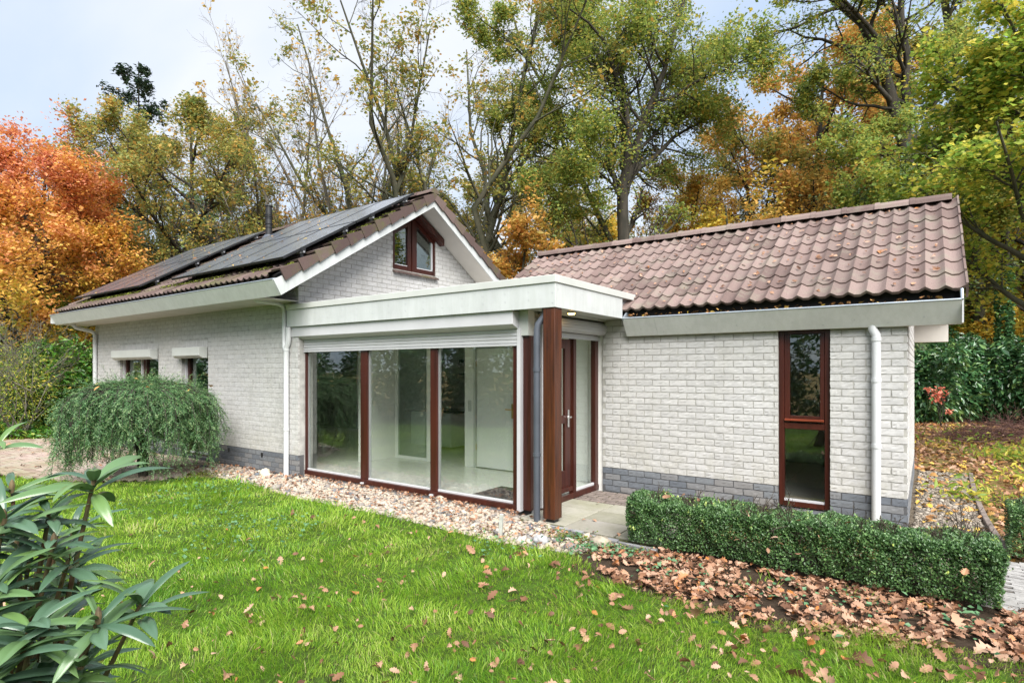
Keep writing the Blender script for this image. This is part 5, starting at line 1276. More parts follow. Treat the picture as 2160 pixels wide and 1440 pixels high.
place('ivy_trunk', (tmm, np_mesh('ivy', V, F, M['l_laurel'], attr=A)), x, y, 'tree trunk wrapped in dark ivy right of the straight trunk', parts=('trunk', 'ivy'))
# --- yellow green maple at the right edge, close
ym = build_tree(auto(8.6, 2.3, 71, nl=18, r0=0.075, z0=0.32, rise=0.95), 71, M['l_yellow'], M['bark_green'], 46000, 0.08, k1=8, k2=7, k3=5, spread=0.15, flat=0.6, asp=0.9)
x, y = spot(2215, 10.2); place('maple_tree', ym, x, y, 'yellow green maple with drooping leaves at the right edge')
# --- conifers
def conifer(Hh, seed, z0=0.3, spr=2.0, n=46, nleaf=16000, ls=0.16, up=0.2):
    r_ = np.random.default_rng(seed); L_ = [([(0, 0, 0), (0.1, 0, Hh * .5), (0, 0.05, Hh)], 0.18, 0.02)]
    for i in range(n):
        t = z0 + (0.99 - z0) * i / n; a = i * 2.4; ln = spr * min(1, 2.2 * (1.03 - t)) * r_.uniform(.6, 1.15) + 0.2
        e = np.array([math.cos(a), math.sin(a), 0]); p = np.array([0.05, 0, Hh * t])
        L_.append(([p, p + e * ln * .5 + np.array([0, 0, ln * up * .3]), p + e * ln + np.array([0, 0, ln * up])], 0.03, 0.008))
    return build_tree(L_, seed, M['l_pine'], M['bark'], nleaf, ls, k1=7, k2=4, k3=3, spread=0.10, l1=0.5, l2=0.45, l3=0.45, ang=50, t1min=0.2, asp=0.4, flat=0.7, wob=0.1, skip_trunk=True, bear=.8)
cf = conifer(17.8, 81, 0.40, 3.3, 30, 8000, 0.2, 0.12)
x, y = spot(290, 30); place('conifer_tree', cf, x, y, 'thin dark conifer rising above the orange maple')
pn = build_tree(auto(15, 3.2, 82, nl=11, r0=0.2, z0=0.5, rise=0.5), 82, M['l_pine'], M['bark'], 22000, 0.2, k1=8, k2=6, k3=4, spread=0.12, asp=0.3)
for i, (px, d, rot, s, lab) in enumerate([(10, 34, 0, 0.92, 'dark pine crown at the far left above the maple'), (1800, 40, 1, 1.0, 'blue green pine showing between the orange and leaning oaks'), (1240, 42, 2, 0.9, 'distant pine seen low between the two oak stems'), (2150, 30, 3, 0.9, 'dark pine behind the yellow green maple')]):
    x, y = spot(px, d); place('pine_tree', pn, x, y, lab, rot=rot, s=s, cat='tree')
# --- low golden understorey behind the house
us = [(1085, 19, 1.0, M['l_orange'], 'small orange tree in the gap beside the right gable slope'), (1180, 21, 0.95, M['l_gold'], 'golden undergrowth tree just above the left end of the wing ridge'), (1400, 22, 1.05, M['l_brown'], 'low rusty tree at the foot of the large oak'),
      (1560, 22, 1.2, M['l_gold'], 'low yellow tree behind the middle of the wing ridge'), (1640, 20, 1.05, M['l_brown'], 'brown leaved sapling left of the orange oak trunk'), (1790, 19, 1.15, M['l_grey'], 'grey green sapling behind the wing ridge'),
      (2030, 23, 1.05, M['l_yellow'], 'yellow bush behind the straight trunk'), (2150, 22, 1.15, M['l_gold'], 'golden bush right of the ivy trunk'), (2095, 25, 1.15, M['l_orange'], 'orange bush deep behind the ivy trunk'), (1965, 26, 1.1, M['l_gold'], 'golden bush glimpsed beside the wing corner'),
      (230, 21, 0.8, M['l_gold'], 'golden low tree right under the orange maple'), (60, 22, 0.7, M['l_yellow'], 'yellow green bush under the orange maple'), (700, 25, 1.1, M['l_orange'], 'low orange tree behind the solar panels'), (560, 24, 0.9, M['l_grey'], 'low grey green tree behind the vent pipe'), (150, 19.5, 0.62, M['l_yellow'], 'low yellow green tree left of the roof corner')]
for i, (px, d, s, mt, lab) in enumerate(us):
    x, y = spot(px, d); place('understorey_tree', g4, x, y, lab, rot=i * 1.3, s=s, crown_mat=mt, group='small trees behind the bungalow')
# --- forest behind
rf = np.random.default_rng(99); mats_f = [M['l_brown'], M['l_olive'], M['l_gold'], M['l_olive'], M['l_orange'], M['l_brown'], M['l_grey']]
k = 0
LM = [(-400, 'the orange maple'), (260, 'the thin conifer'), (420, 'the solar panels'), (640, 'the bare trees'), (860, 'the gable peak'), (1080, 'the leaning oak stem'), (1250, 'the large forked oak'), (1430, 'the slim rusty oak'), (1620, 'the tall orange oak'), (1820, 'the left leaning old oak'), (2040, 'the straight dark trunk'), (2200, 'the yellow green maple')]
CN = {'brown_oak_leaf': 'rusty brown', 'olive_leaf': 'olive yellow', 'grey_green_leaf': 'grey green', 'orange_leaf': 'orange', 'oak_green_leaf': 'deep green', 'gold_leaf': 'golden yellow'}
USED = set()
RW = {36: 'front', 46: 'middle', 58: 'rearmost'}
for d0, stp, ss in ((36, 150, 0.8), (46, 140, 0.9), (58, 120, 1.05)):
    px = -260 + (d0 * 7) % 60
    while px < 2460:
        d = d0 + rf.uniform(-3, 3); x, y = spot(px + rf.uniform(-30, 30), d)
        s = ss * rf.uniform(0.75, 1.05) * (0.66 if 380 < px < 1180 else 1.12)
        me_ = (g1, g2, g3)[rf.integers(0, 3)]
        mt_ = mats_f[rf.integers(0, len(mats_f))]; lm = [t for p_, t in LM if p_ <= px][-1]
        for alt in range(7):
            if (mt_.name, d0, lm) not in USED: break
            mt_ = mats_f[alt]
        USED.add((mt_.name, d0, lm))
        place('woodland_tree', me_, x, y, '%s woodland tree in the %s row beyond %s' % (CN[mt_.name], RW[d0], lm), rot=rf.uniform(0, 6.28), s=s, crown_mat=mt_, group='woodland trees far behind the bungalow')
        px += stp; k += 1
# woods around the garden: what the glass reflects and what stands out of frame
kk_ = 0
for (x, y, me_, s, mt) in [(-24, -12, g2, .8, M['l_olive']), (-18, -15, g1, .8, M['l_oak']), (-11, -18, g2, .8, M['l_olive']), (-4, -19, g1, .8, M['l_grey']), (4, -20, g2, .75, M['l_oak']), (12, -17, g1, .75, M['l_olive']), (19, -10, g2, .75, M['l_oak']), (18, 3, g1, .7, M['l_olive']), (15, 12, g2, .8, M['l_brown']), (-27, -3, g1, .8, M['l_oak'])]:
    place('garden_tree', me_, x, y, '%s tree %s opposite the bungalow, across the lawn' % (CN[mt.name], ['behind the left end of the hedge', 'behind the left half of the hedge', 'left of the middle', 'just right of the middle', 'behind the right half of the hedge', 'at the right bend of the hedge', 'far right of the lawn', 'right of the path', 'beyond the second box hedge', 'at the far left of the lawn'][kk_]), rot=kk_ * 1.1, s=s, crown_mat=mt, group='trees opposite the bungalow'); kk_ += 1

# --- foliage masses on ellipsoid shells
def shell(blobs, n, size, mat, seed, asp=0.4, thick=0.25, name='foliage', cut=0.02, flat=0.3, sv=0.3, droop=0.1):
    r_ = np.random.default_rng(seed); B = np.array(blobs, float); area = (B[:, 3] * B[:, 4] + B[:, 3] * B[:, 5] + B[:, 4] * B[:, 5]); cnt = r_.multinomial(n, area / area.sum())
    P, Nn = [], []
    for b, c in zip(B, cnt):
        u = norm(r_.normal(size=(c, 3))); f = 1 - np.abs(r_.normal(0, thick, c))[:, None]; bump_ = 1 + 0.10 * np.sin(u[:, :1] * 9 + b[0]) * np.cos(u[:, 2:] * 8) + 0.07 * np.sin(u[:, 1:2] * 17)
        P.append(b[:3] + u * b[3:6] * f * bump_); Nn.append(u)
    P = np.concatenate(P); Nn = np.concatenate(Nn); k = P[:, 2] > cut; P, Nn = P[k], Nn[k]
    V, F, A = leaf_cards(P, size, r_, asp=asp, flat=flat, sv=sv, droop=droop, direction=Nn)
    return np_mesh(name, V, F, mat, attr=A)
def stems(pts, seed, mat, name='stem', k1=4, k2=4, k3=0):
    r_ = np.random.default_rng(seed)
    P0 = np.stack([resample(p, 6) for p, _, _ in pts]); R0 = np.stack([np.linspace(a, b, 6) for _, a, b in pts])
    L_ = [tubes(P0, R0, 5)]
    if k1:
        P1, R1 = spawn(P0, R0, k1, .2, 1, 35, .5, 5, .15, .05, r_); L_.append(tubes(P1, np.maximum(R1, .003), 4))
        if k2:
            P2, R2 = spawn(P1, R1, k2, .2, 1, 35, .5, 4, .15, .03, r_); L_.append(tubes(P2, np.maximum(R2, .002), 3))
    Vs, Fs, off = [], [], 0
    for V, F in L_: Vs.append(V); Fs.append(F + off); off += len(V)
    return np_mesh(name, np.concatenate(Vs), np.concatenate(Fs), mat, smooth=True)

# laurel hedge right behind the leaf strewn clearing
r_ = np.random.default_rng(3); bl = []
for px, d, hgt in [(1925, 18.8, 2.3), (1965, 18.6, 2.5), (2010, 18.8, 2.4), (2055, 19.0, 2.6), (2100, 18.6, 2.6), (2150, 18.2, 2.9), (2200, 17.6, 3.2), (2260, 17, 3.2), (2330, 16.5, 3.0), (1940, 20.5, 3.0), (2060, 20.5, 3.1), (1990, 20, 2.8)]:
    x, y = spot(px, d); bl.append((x, y, hgt * 0.44, 0.85, 0.85, hgt * 0.5)); bl.append((x + r_.normal() * .5, y + r_.normal() * .3, hgt * r_.uniform(.6, 1.0), .42, .42, r_.uniform(.3, .6)))
o = link('laurel_hedge', shell(bl, 30000, 0.15, M['l_laurel'], 4, asp=0.42, thick=0.16, droop=0.3)); tag(o, 'dark glossy laurel hedge behind the leafy clearing on the right', 'hedge')
# bright bush + shrubs left
x, y = spot(150, 15.6)
bb = [(x, y, 1.2, 0.75, 0.75, 1.35), (x - 0.5, y - 0.5, 1.4, 0.6, 0.6, 1.1), (x + .5, y + .4, 1.1, .5, .5, 1.2)]
rt_ = empty('green_bush', (x, y, 0)); tag(rt_, 'bright green leafy bush at the far corner of the bungalow', 'bush')
o = link('foliage', shell([(b[0] - x, b[1] - y) + tuple(b[2:]) for b in bb], 11000, 0.11, M['l_bright'], 6, asp=0.45, thick=0.2), rt_)
link('stem', stems([([(0, 0, 0), (a * .3, b * .3, 1.2), (a * .6, b * .6, 2.2)], .03, .01) for a, b in ((1, 0), (-1, 0), (0, 1), (0.4, -1))], 6, M['bark_green']), rt_)
x, y = spot(40, 14.6)
rt_ = empty('twiggy_shrub', (x, y, 0)); tag(rt_, 'sparse twiggy shrub with pale stems at the left edge', 'shrub')
rr = np.random.default_rng(8)
pts = [([(rr.normal() * .1, rr.normal() * .1, 0), (rr.normal() * .45, rr.normal() * .45, 1.1), (rr.normal() * .9, rr.normal() * .9, rr.uniform(1.6, 2.7))], .02, .006) for _ in range(16)]
link('stem', stems(pts, 9, M['bark_grey'], k1=9, k2=7), rt_)
o = link('foliage', shell([(0, 0, 1.3, 1.0, 1.0, 1.2)], 5200, 0.06, M['l_yellow'], 10, thick=0.45), rt_)
bl = []
for px, d, hgt in [(-60, 17, 2.2), (10, 17.5, 1.9), (70, 17.5, 1.7), (115, 17.2, 1.5), (-130, 16, 2.3)]:
    x, y = spot(px, d); bl.append((x, y, hgt * .45, 0.8, 0.8, hgt * .55))
o = link('laurel_hedge', shell(bl, 9000, 0.14, M['l_laurel'], 14, asp=0.42, thick=0.2)); tag(o, 'dark green hedge behind the twiggy shrub on the left', 'hedge')
for px, d, hh, sd_, lab in ((85, 18.2, 2.9, 61, 'yellow green bush under the orange maple, behind the twiggy shrub'), (-10, 18.5, 3.1, 62, 'yellow green bush cut off by the left edge')):
    x, y = spot(px, d); rt_ = empty('yellow_bush', (x, y, 0)); tag(rt_, lab, 'bush')
    link('foliage', shell([(0, 0, hh * .5, .9, .9, hh * .5), (.6, .3, hh * .42, .6, .6, hh * .4), (-.5, -.3, hh * .55, .6, .6, hh * .35)], 7500, 0.085, M['l_yellow'], sd_, asp=.6, thick=.35), rt_)
    link('stem', stems([([(0, 0, 0), (a * .3, b * .3, hh * .5), (a * .6, b * .6, hh * .9)], .03, .01) for a, b in ((1, 0), (-1, 0), (0, 1), (0.4, -1))], sd_, M['bark_green']), rt_)
# low ground cover left beyond the yard
r_ = np.random.default_rng(12)
P = []
for _ in range(2600):
    px = r_.uniform(-60, 190); d = r_.uniform(14.2, 16.5); x, y = spot(px, d); P.append((x, y, abs(r_.normal(0, 0.10))))
V, F, A = leaf_cards(np.array(P), 0.10, r_, asp=0.7, flat=0.6); o = link('ground_cover', np_mesh('ground_cover', V, F, M['l_bright'], attr=A)); tag(o, 'low leafy ground cover beyond the paved yard', 'ground cover', None, 'stuff')
# evergreen mass opposite the bungalow (seen in the glass)
bl = []; r_ = np.random.default_rng(15)
line = [(-22, 1), (-19.5, -1.5), (-16.5, -2.7), (-13.5, -3.2), (-11, -4.6), (-8, -5.6), (-5, -6.6), (-2, -7.2), (1, -7.2), (4, -6.6), (7, -5.2), (9, -2.5), (9.6, 0.5), (9.5, 4)]
for x, y in line:
    for j in range(2): bl.append((x + r_.normal() * .4, y + r_.normal() * .4, r_.uniform(1.0, 1.6), r_.uniform(1.3, 1.8), r_.uniform(1.2, 1.6), r_.uniform(1.8, 2.5)))
o = link('evergreen_hedge', shell(bl, 60000, 0.22, M['l_laurel'], 16, asp=0.45, thick=0.14)); tag(o, 'tall dark evergreen hedge on the far side of the lawn opposite the bungalow', 'hedge')

bl = []; r_ = np.random.default_rng(17)  # added hedge, darkens what shows through the rear openings
for i in range(18):
    bl.append((-27 + i * 1.3 + r_.normal() * .2, 14.2 + r_.normal() * .3, 1.3, 1.0, .8, 1.8))
o = link('evergreen_hedge', shell(bl, 16000, 0.2, M['l_laurel'], 18, asp=0.45, thick=0.14)); tag(o, 'dark hedge added behind the bungalow to darken the view through its added rear openings', 'hedge')
# red sapling, fern, brush pile
x, y = spot(1985, 16.8); rt_ = empty('red_sapling', (x, y, 0)); tag(rt_, 'small sapling with coral red leaves before the laurel hedge', 'sapling')
pts = [([(0, 0, 0), (rr.normal() * .08, rr.normal() * .08, .6), (rr.normal() * .3, rr.normal() * .3, rr.uniform(.9, 1.25))], .01, .004) for _ in range(6)]
link('stem', stems(pts, 19, M['bark'], k1=4, k2=2), rt_); link('foliage', shell([(-0.05, 0, 0.95, .26, .26, .28), (0.22, .14, .45, .12, .12, .1), (-.3, -.2, 1.1, .1, .1, .08)], 150, 0.085, M['l_red'], 20, asp=.7, thick=.5, name='foliage'), rt_)
x, y = spot(2150, 13.5)
r_ = np.random.default_rng(22); bra = []
for _ in range(150):
    a = r_.uniform(0, pi * 2); c = np.array([r_.normal() * .8, r_.normal() * .5, 0.0]); ln = r_.uniform(.5, 1.6); e = np.array([math.cos(a), math.sin(a), r_.uniform(-.1, .35)])
    h = max(0.02, 0.45 - 0.3 * np.linalg.norm(c)) * r_.uniform(0, 1); c[2] = h
    bra.append(([c - e * ln / 2 * [1, 1, 0], c + [0, 0, r_.uniform(0, .1)], c + e * ln / 2], .009, .004))
o = link('brush_pile', stems(bra, 23, mat_simple('dead_twig', (0.17, 0.085, 0.07), 0.9, 0.3, 20), k1=4, k2=2), None, (x, y, 0.02)); tag(o, 'low pile of dead brown branches in front of the laurel hedge', 'brush pile')
r_ = np.random.default_rng(29); P = []
for cx2, cy2, n2, rad2 in ((2145, 10.8, 420, .35), (2100, 13.2, 120, .5), (1990, 12.5, 50, .3), (2060, 7.4, 120, .2), (2010, 15.5, 60, .4), (2155, 8.6, 120, .3)):
    x, y = spot(cx2, cy2); P.append(np.stack([x + r_.normal(size=n2) * rad2, y + r_.normal(size=n2) * rad2, np.abs(r_.normal(0, .12, n2))], 1))
V, F, A = leaf_cards(np.concatenate(P), 0.11, r_, asp=0.35, flat=.2); o = link('fern_patches', np_mesh('fern_patches', V, F, M['l_yellow'], attr=A)); tag(o, 'pale green ferns and weeds on the leafy ground right of the path', 'undergrowth', None, 'stuff')

# ------------------------------------------------------------------ box hedges
def box_hedge(name, x0, x1, y0, y1, h, n, seed, label, slope=0.0):
    rt_ = empty(name, ((x0 + x1) / 2, (y0 + y1) / 2, 0)); tag(rt_, label, 'hedge')
    r_ = np.random.default_rng(seed); lx_, ly_ = (x1 - x0) / 2, (y1 - y0) / 2
    pts = []
    f = r_.uniform(0, 1, n); A_top = (x1 - x0) * (y1 - y0); A_fr = (x1 - x0) * h; A_s = (y1 - y0) * h; T = A_top + 2 * A_fr + 2 * A_s
    ux, uy, uz = r_.uniform(-1, 1, n), r_.uniform(-1, 1, n), r_.uniform(0, 1, n)
    P = np.stack([ux * lx_, uy * ly_, uz * h], 1); D = np.zeros((n, 3)); c = np.cumsum([A_top, A_fr, A_fr, A_s, A_s]) / T
    k = f < c[0]; P[k, 2] = h; D[k] = (0, 0, 1)
    k = (f >= c[0]) & (f < c[1]); P[k, 1] = -ly_; D[k] = (0, -1, .2)
    k = (f >= c[1]) & (f < c[2]); P[k, 1] = ly_; D[k] = (0, 1, .2)
    k = (f >= c[2]) & (f < c[3]); P[k, 0] = -lx_; D[k] = (-1, 0, .2)
    k = f >= c[3]; P[k, 0] = lx_; D[k] = (1, 0, .2)
    # round the corners, bulge, lumps
    q = P / np.array([lx_, ly_, h]); q[:, 2] = q[:, 2] * 2 - 1
    e = np.maximum(0, np.abs(q[:, 1]) ** 6 + np.abs(q[:, 2]) ** 6 - 1)[:, None]
    cen = np.array([0, 0, h / 2]); ex = np.sign(P[:, 0]) * (lx_ - 0.2) * (np.abs(P[:, 0]) > lx_ - 0.2) + P[:, 0] * (np.abs(P[:, 0]) <= lx_ - 0.2)
    C = np.stack([ex, np.zeros(n), np.full(n, h / 2)], 1)
    P = C + (P - C) * (1 - 0.09 * np.minimum(e, 1.2))
    lump = 0.020 * np.sin(P[:, 0] * 7 + 2) * np.cos(P[:, 2] * 9) + 0.014 * np.sin(P[:, 0] * 17 + P[:, 1] * 11) + 0.010 * np.sin(P[:, 0] * 31 + P[:, 2] * 27)
    P += norm(D) * lump[:, None]
    P -= norm(D) * np.abs(r_.normal(0, 0.032, n))[:, None]
    keep = (P[:, 2] > 0.03) & ~((P[:, 2] < 0.14) & (r_.uniform(0, 1, n) < 0.45))
    # thin spots near the middle of the front
    hole = np.exp(-((P[:, 2] - .16) / .07) ** 2) * np.maximum(0, np.sin(P[:, 0] * 3.1 + 1.0) * np.sin(P[:, 0] * 8.3)) > r_.uniform(0.25, 1.4, n)
    keep &= ~hole; P, D = P[keep], D[keep]
    P[:, 2] += slope * P[:, 0]
    # sprigs standing proud
    sp = r_.integers(0, len(P), 420); SP = []
    for i in sp:
        if D[i, 2] < .9 and r_.uniform() < .6: continue
        d_ = norm(D[i] + r_.normal(size=3) * .35 + [0, 0, .4]); ln = r_.uniform(.03, .075)
        for j in range(7): SP.append(P[i] + d_ * ln * j / 6 + r_.normal(size=3) * .006)
    P = np.concatenate([P, np.array(SP)]); D = np.concatenate([D, np.tile([0, 0, 1.], (len(SP), 1))])
    V, F, A = leaf_cards(P, 0.021, r_, asp=0.6, flat=.15, sv=.2, direction=norm(D) + [0, 0, .3])
    A = A * 0.86; A[-len(SP) * 4:] = r_.uniform(.75, 1.0, len(SP)).repeat(4)
    link('foliage', np_mesh('foliage', V, F, M['l_box'], attr=A), rt_)
    st_ = []
    xx = -lx_ + .12
    while xx < lx_ - .05:
        for j in range(3): st_.append(([(xx, r_.normal() * .05, 0), (xx + r_.normal() * .05, r_.normal() * .09, h * .5), (xx + r_.normal() * .09, r_.normal() * .14, h * .93)], .008, .003))
        xx += .15
    link('stem', stems(st_, seed, mat_simple('hedge_wood', (0.06, 0.045, 0.03), 0.9, 0.3, 20), k1=10, k2=7), rt_)
    return rt_
box_hedge('box_hedge', -2.33, 0.42, 5.10, 5.62, 0.43, 105000, 31, 'long clipped box hedge in front of the tiled wing')
box_hedge('box_hedge', 0.60, 2.4, 6.62, 7.15, 0.46, 42000, 32, 'second clipped box hedge cut off by the right edge')

# ------------------------------------------------------------------ weeping hemlock
def hemlock():
    rt_ = empty('weeping_hemlock', (-10.0, 3.95, -0.03)); tag(rt_, 'weeping dwarf conifer with umbrella crown in front of the left windows', 'conifer')
    r_ = np.random.default_rng(41); nb = 420
    main, tw = [], []
    for i in range(nb):
        a = r_.uniform(0, 2 * pi); reach = 1.0 * math.sqrt(r_.uniform(0.03, 1)); el = 1.0 + 0.10 * math.cos(a - 1)
        top = 1.50 - 0.13 * (reach / 1.0) ** 2 + r_.uniform(-.10, .05); drop = r_.uniform(0.35, 1.0) * (0.5 + 0.5 * reach / 1.0) * 1.15
        cx_ = math.cos(a) * reach * el; cy_ = math.sin(a) * reach
        w1, w2 = r_.normal(0, .05, 2)
        main.append([(0, 0, 1.05 + r_.uniform(0, .25)), (cx_ * .4, cy_ * .4, top - .02), (cx_ * .78 + w1, cy_ * .78 + w2, top), (cx_ + w1, cy_ + w2, top - .13), (cx_ * 1.06 + w1 * 2, cy_ * 1.06 + w2, top - .13 - drop * .45), (cx_ * 1.05 + w1 * 3, cy_ * 1.05 + w2 * 2, max(.17 if reach > .66 else .60, top - .13 - drop))])
    P0 = np.stack([resample(m_, 12) for m_ in main]); R0 = np.tile(np.linspace(.011, .0025, 12), (nb, 1))
    Vt, Ft = tubes(P0, R0, 4)
    tr = np.array([[(0, 0, 0), (.03, 0.02, .35), (-.03, 0, .7), (.02, .02, 1.0), (0, 0, 1.3)], [(.05, .02, 0), (.11, .03, .4), (.16, .03, .75), (.25, .06, 1.05), (.3, .08, 1.3)], [(-.04, .0, 0), (-.06, -.03, .4), (-.16, -.05, .8), (-.25, -.02, 1.1), (-.34, -.05, 1.33)]], float)
    V0, F0 = tubes(tr, np.array([[.055, .05, .045, .035, .02], [.04, .036, .03, .024, .015], [.035, .03, .026, .02, .012]]), 8)
    link('trunk', np_mesh('trunk', np.concatenate([V0, Vt]), np.concatenate([F0, Ft + len(V0)]), M['bark'], smooth=True), rt_)
    P1, R1 = spawn(P0, R0, 24, .22, 1, 42, .19, 5, .10, -.13, r_, flat=.35)
    # needles: narrow cards to both sides of every twig
    def needles(P, k, ln, wd):
        B, n, _ = P.shape; idx = np.repeat(np.arange(B), k); t = np.tile(np.linspace(.02, .98, k), B) * (n - 1); i0 = np.minimum(t.astype(int), n - 2); f = (t - i0)[:, None]
        p = P[idx, i0] * (1 - f) + P[idx, i0 + 1] * f; T = norm(P[idx, i0 + 1] - P[idx, i0]); s = norm(np.cross(T, np.tile([0, 0, 1.], (len(T), 1)) + r_.normal(size=T.shape) * .35)); s *= np.where(r_.uniform(size=len(T)) < .5, 1, -1)[:, None]
        d = norm(T * .75 + s * .8 + r_.normal(size=T.shape) * .15); l = ln * r_.uniform(.6, 1.2, len(T))[:, None]; b = norm(np.cross(d, s + np.array([0, 0, .3]))) ; b = norm(np.cross(b, d)) * wd
        V = np.stack([p, p + d * l * .5 + b, p + d * l, p + d * l * .5 - b], 1).reshape(-1, 3); F = np.arange(len(T) * 4).reshape(-1, 4)
        A = np.clip(r_.uniform(0, .75, len(T)) + (np.tile(np.linspace(0, 1, k), B) > .8) * .3, 0, 1).repeat(4); return V, F, A
    V1, F1, A1 = needles(P1, 22, .034, .0042); V2, F2, A2 = needles(P0, 60, .034, .0045)
    link('foliage', np_mesh('foliage', np.concatenate([V1, V2]), np.concatenate([F1, F2 + len(V1)]), M['l_hemlock'], attr=np.concatenate([A1, A2])), rt_)
hemlock()

# ------------------------------------------------------------------ rhododendron, close on the left
def rhodo():
    d0 = 1.35; bx0, by0 = spot(-120, d0)
    rt_ = empty('rhododendron_shrub', (bx0, by0, -0.03)); tag(rt_, 'rhododendron with long glossy leaves filling the lower left corner', 'shrub')
    def leafmesh(seed, L_=0.135, W_=0.036):
        r_ = np.random.default_rng(seed); n = 9; V = []; cur = r_.uniform(.02, .30); tw = r_.uniform(-.2, .2)
        for i in range(n):
            t = i / (n - 1); w_ = W_ / 2 * (math.sin(pi * min(1, t * .93 + .06)) ** .75) * (1 if t < .98 else .1); x = L_ * t; z = .018 * math.sin(t * pi * .8) - cur * L_ * t ** 2
            if t < 0.08: w_ = .002
            e = .010 * (w_ / (W_ / 2))
            for s_, zz in ((-1, -e * .35), (-.5, e * .15), (0, -e * .35), (.5, e * .15), (1, -e * .35)): V.append((x, w_ * s_, z + zz + tw * w_ * s_ * t))
        F = [(i * 5 + j, (i + 1) * 5 + j, (i + 1) * 5 + j + 1, i * 5 + j + 1) for i in range(n - 1) for j in range(4)]
        return np_mesh('leaf', V, np.array(F), M['l_rhodo'], smooth=True, attr=np.full(len(V), r_.uniform(.0, 1)))
    ms = [leafmesh(s, .138 * f, .0265 * g) for s, f, g in ((1, 1, 1), (2, .85, 1.1), (3, 1.1, .95), (4, .95, 1.05), (5, .7, 1.1), (6, 1.0, .9), (7, .9, 1), (8, 1.05, 1.05))]
    W = [ # px, py, depth, leaves, scale
     (198, 1012, 1.18, 11, 1.0), (207, 1303, 1.02, 12, .95), (297, 1272, 1.12, 9, .95), (62, 1322, .98, 12, 1.0), (145, 1178, 1.15, 10, .9), (172, 1398, 1.05, 10, .95),
     (8, 1095, 1.10, 12, 1.0), (42, 1150, 1.2, 10, .95), (-20, 1240, 1.05, 12, 1.0), (25, 1030, 1.30, 9, .85), (100, 1235, 1.3, 9, .9), (-10, 1395, .95, 12, 1.0), (90, 1420, 1.05, 10, .95), (30, 1270, 1.25, 10, .9),
     (-5, 930, 1.35, 7, .8), (120, 1130, 1.38, 8, .8), (-60, 1120, 1.1, 12, 1), (-80, 1330, 1.0, 12, 1), (-120, 1000, 1.2, 12, 1), (-150, 1200, 1.1, 12, 1), (0, 1500, 1.0, 12, 1), (120, 1530, 1.05, 10, 1), (210, 1500, 1.1, 8, .9), (-180, 1400, 1.1, 12, 1)]
    r_ = np.random.default_rng(55); st_ = []
    for _ in range(34):
        W.append((r_.uniform(-160, 175), r_.uniform(1060, 1500), r_.uniform(1.1, 1.5), int(r_.integers(7, 11)), r_.uniform(.75, .95)))
    for (px, py, d, nl, s) in W:
        x, y = spot(px, d); z = 1.65 - (py - 781.4) / 1214.6 * d
        p = Vector((x - bx0, y - by0, z + .03)); root = Vector((r_.normal() * .08, r_.normal() * .08, 0)); mid = Vector((p.x * .55 + r_.normal() * .05, p.y * .55 + r_.normal() * .05, p.z * .62))
        pre = p - Vector((p.x * .12, p.y * .12, .11))
        st_.append(([root, mid, pre, p], .013, .0038))
        a0 = r_.uniform(0, 6.28)
        for j in range(nl):
            a = a0 + j * 2.4 + r_.normal() * .12; el = r_.normal(.10, .2) + (.35 if j < nl * .3 else 0)
            o = link('leaf', ms[r_.integers(0, 8)], rt_); o.location = p - Vector((0, 0, .035 * j / nl)); o.rotation_euler = (r_.normal() * .28, -el, a); q_ = s * r_.uniform(.82, 1.12) * (1 if j > 1 else .8); o.scale = (q_, q_, q_)
        # bud
        if r_.uniform() < .45: MB().tube([p - Vector((0, 0, .010)), p + Vector((0, 0, .004)), p + Vector((.001, 0, .014)), p + Vector((.002, 0, .021))], [.004, .006, .0045, .001], 8).build('bud', M['bud'], rt_, smooth=True)
    link('stem', stems([([tuple(q) for q in a], b, c) for a, b, c in st_], 57, M['stem_brown'], k1=0), rt_)
rhodo()

# ------------------------------------------------------------------ grass
def in_poly(P, poly):
    x, y = P[:, 0], P[:, 1]; c = np.zeros(len(P), bool); j = len(poly) - 1
    for i in range(len(poly)):
        xi, yi = poly[i]; xj, yj = poly[j]
        with np.errstate(divide='ignore', invalid='ignore'):
            t = ((yi > y) != (yj > y)) & (x < (xj - xi) * (y - yi) / ((yj - yi) if yj != yi else 1e-9) + xi)
        c ^= t; j = i
    return c
def ground_pts(n, dmin, dmax, pw, r_, poly, latmax=1.0):
    """random ground points in the wedge before the camera, density ~ 1/d^pw"""
    u = r_.uniform(0, 1, n); e = 2 - pw
    d = (dmin ** e + u * (dmax ** e - dmin ** e)) ** (1 / e) if abs(e) > 1e-6 else dmin * (dmax / dmin) ** u
    l = r_.uniform(-latmax, latmax, n) * d
    P = FW[None, :2] * d[:, None] + RT[None, :2] * l[:, None]
    return P[in_poly(P, poly)]
def smooth_noise(P, s, seed):
    r_ = np.random.default_rng(seed); o = np.zeros(len(P))
    for k in range(7):
        a = r_.uniform(0, 2 * pi); f = s * r_.uniform(.5, 2.0); o += np.sin((P[:, 0] * math.cos(a) + P[:, 1] * math.sin(a)) * f + r_.uniform(0, 6.28))
    return o / 7
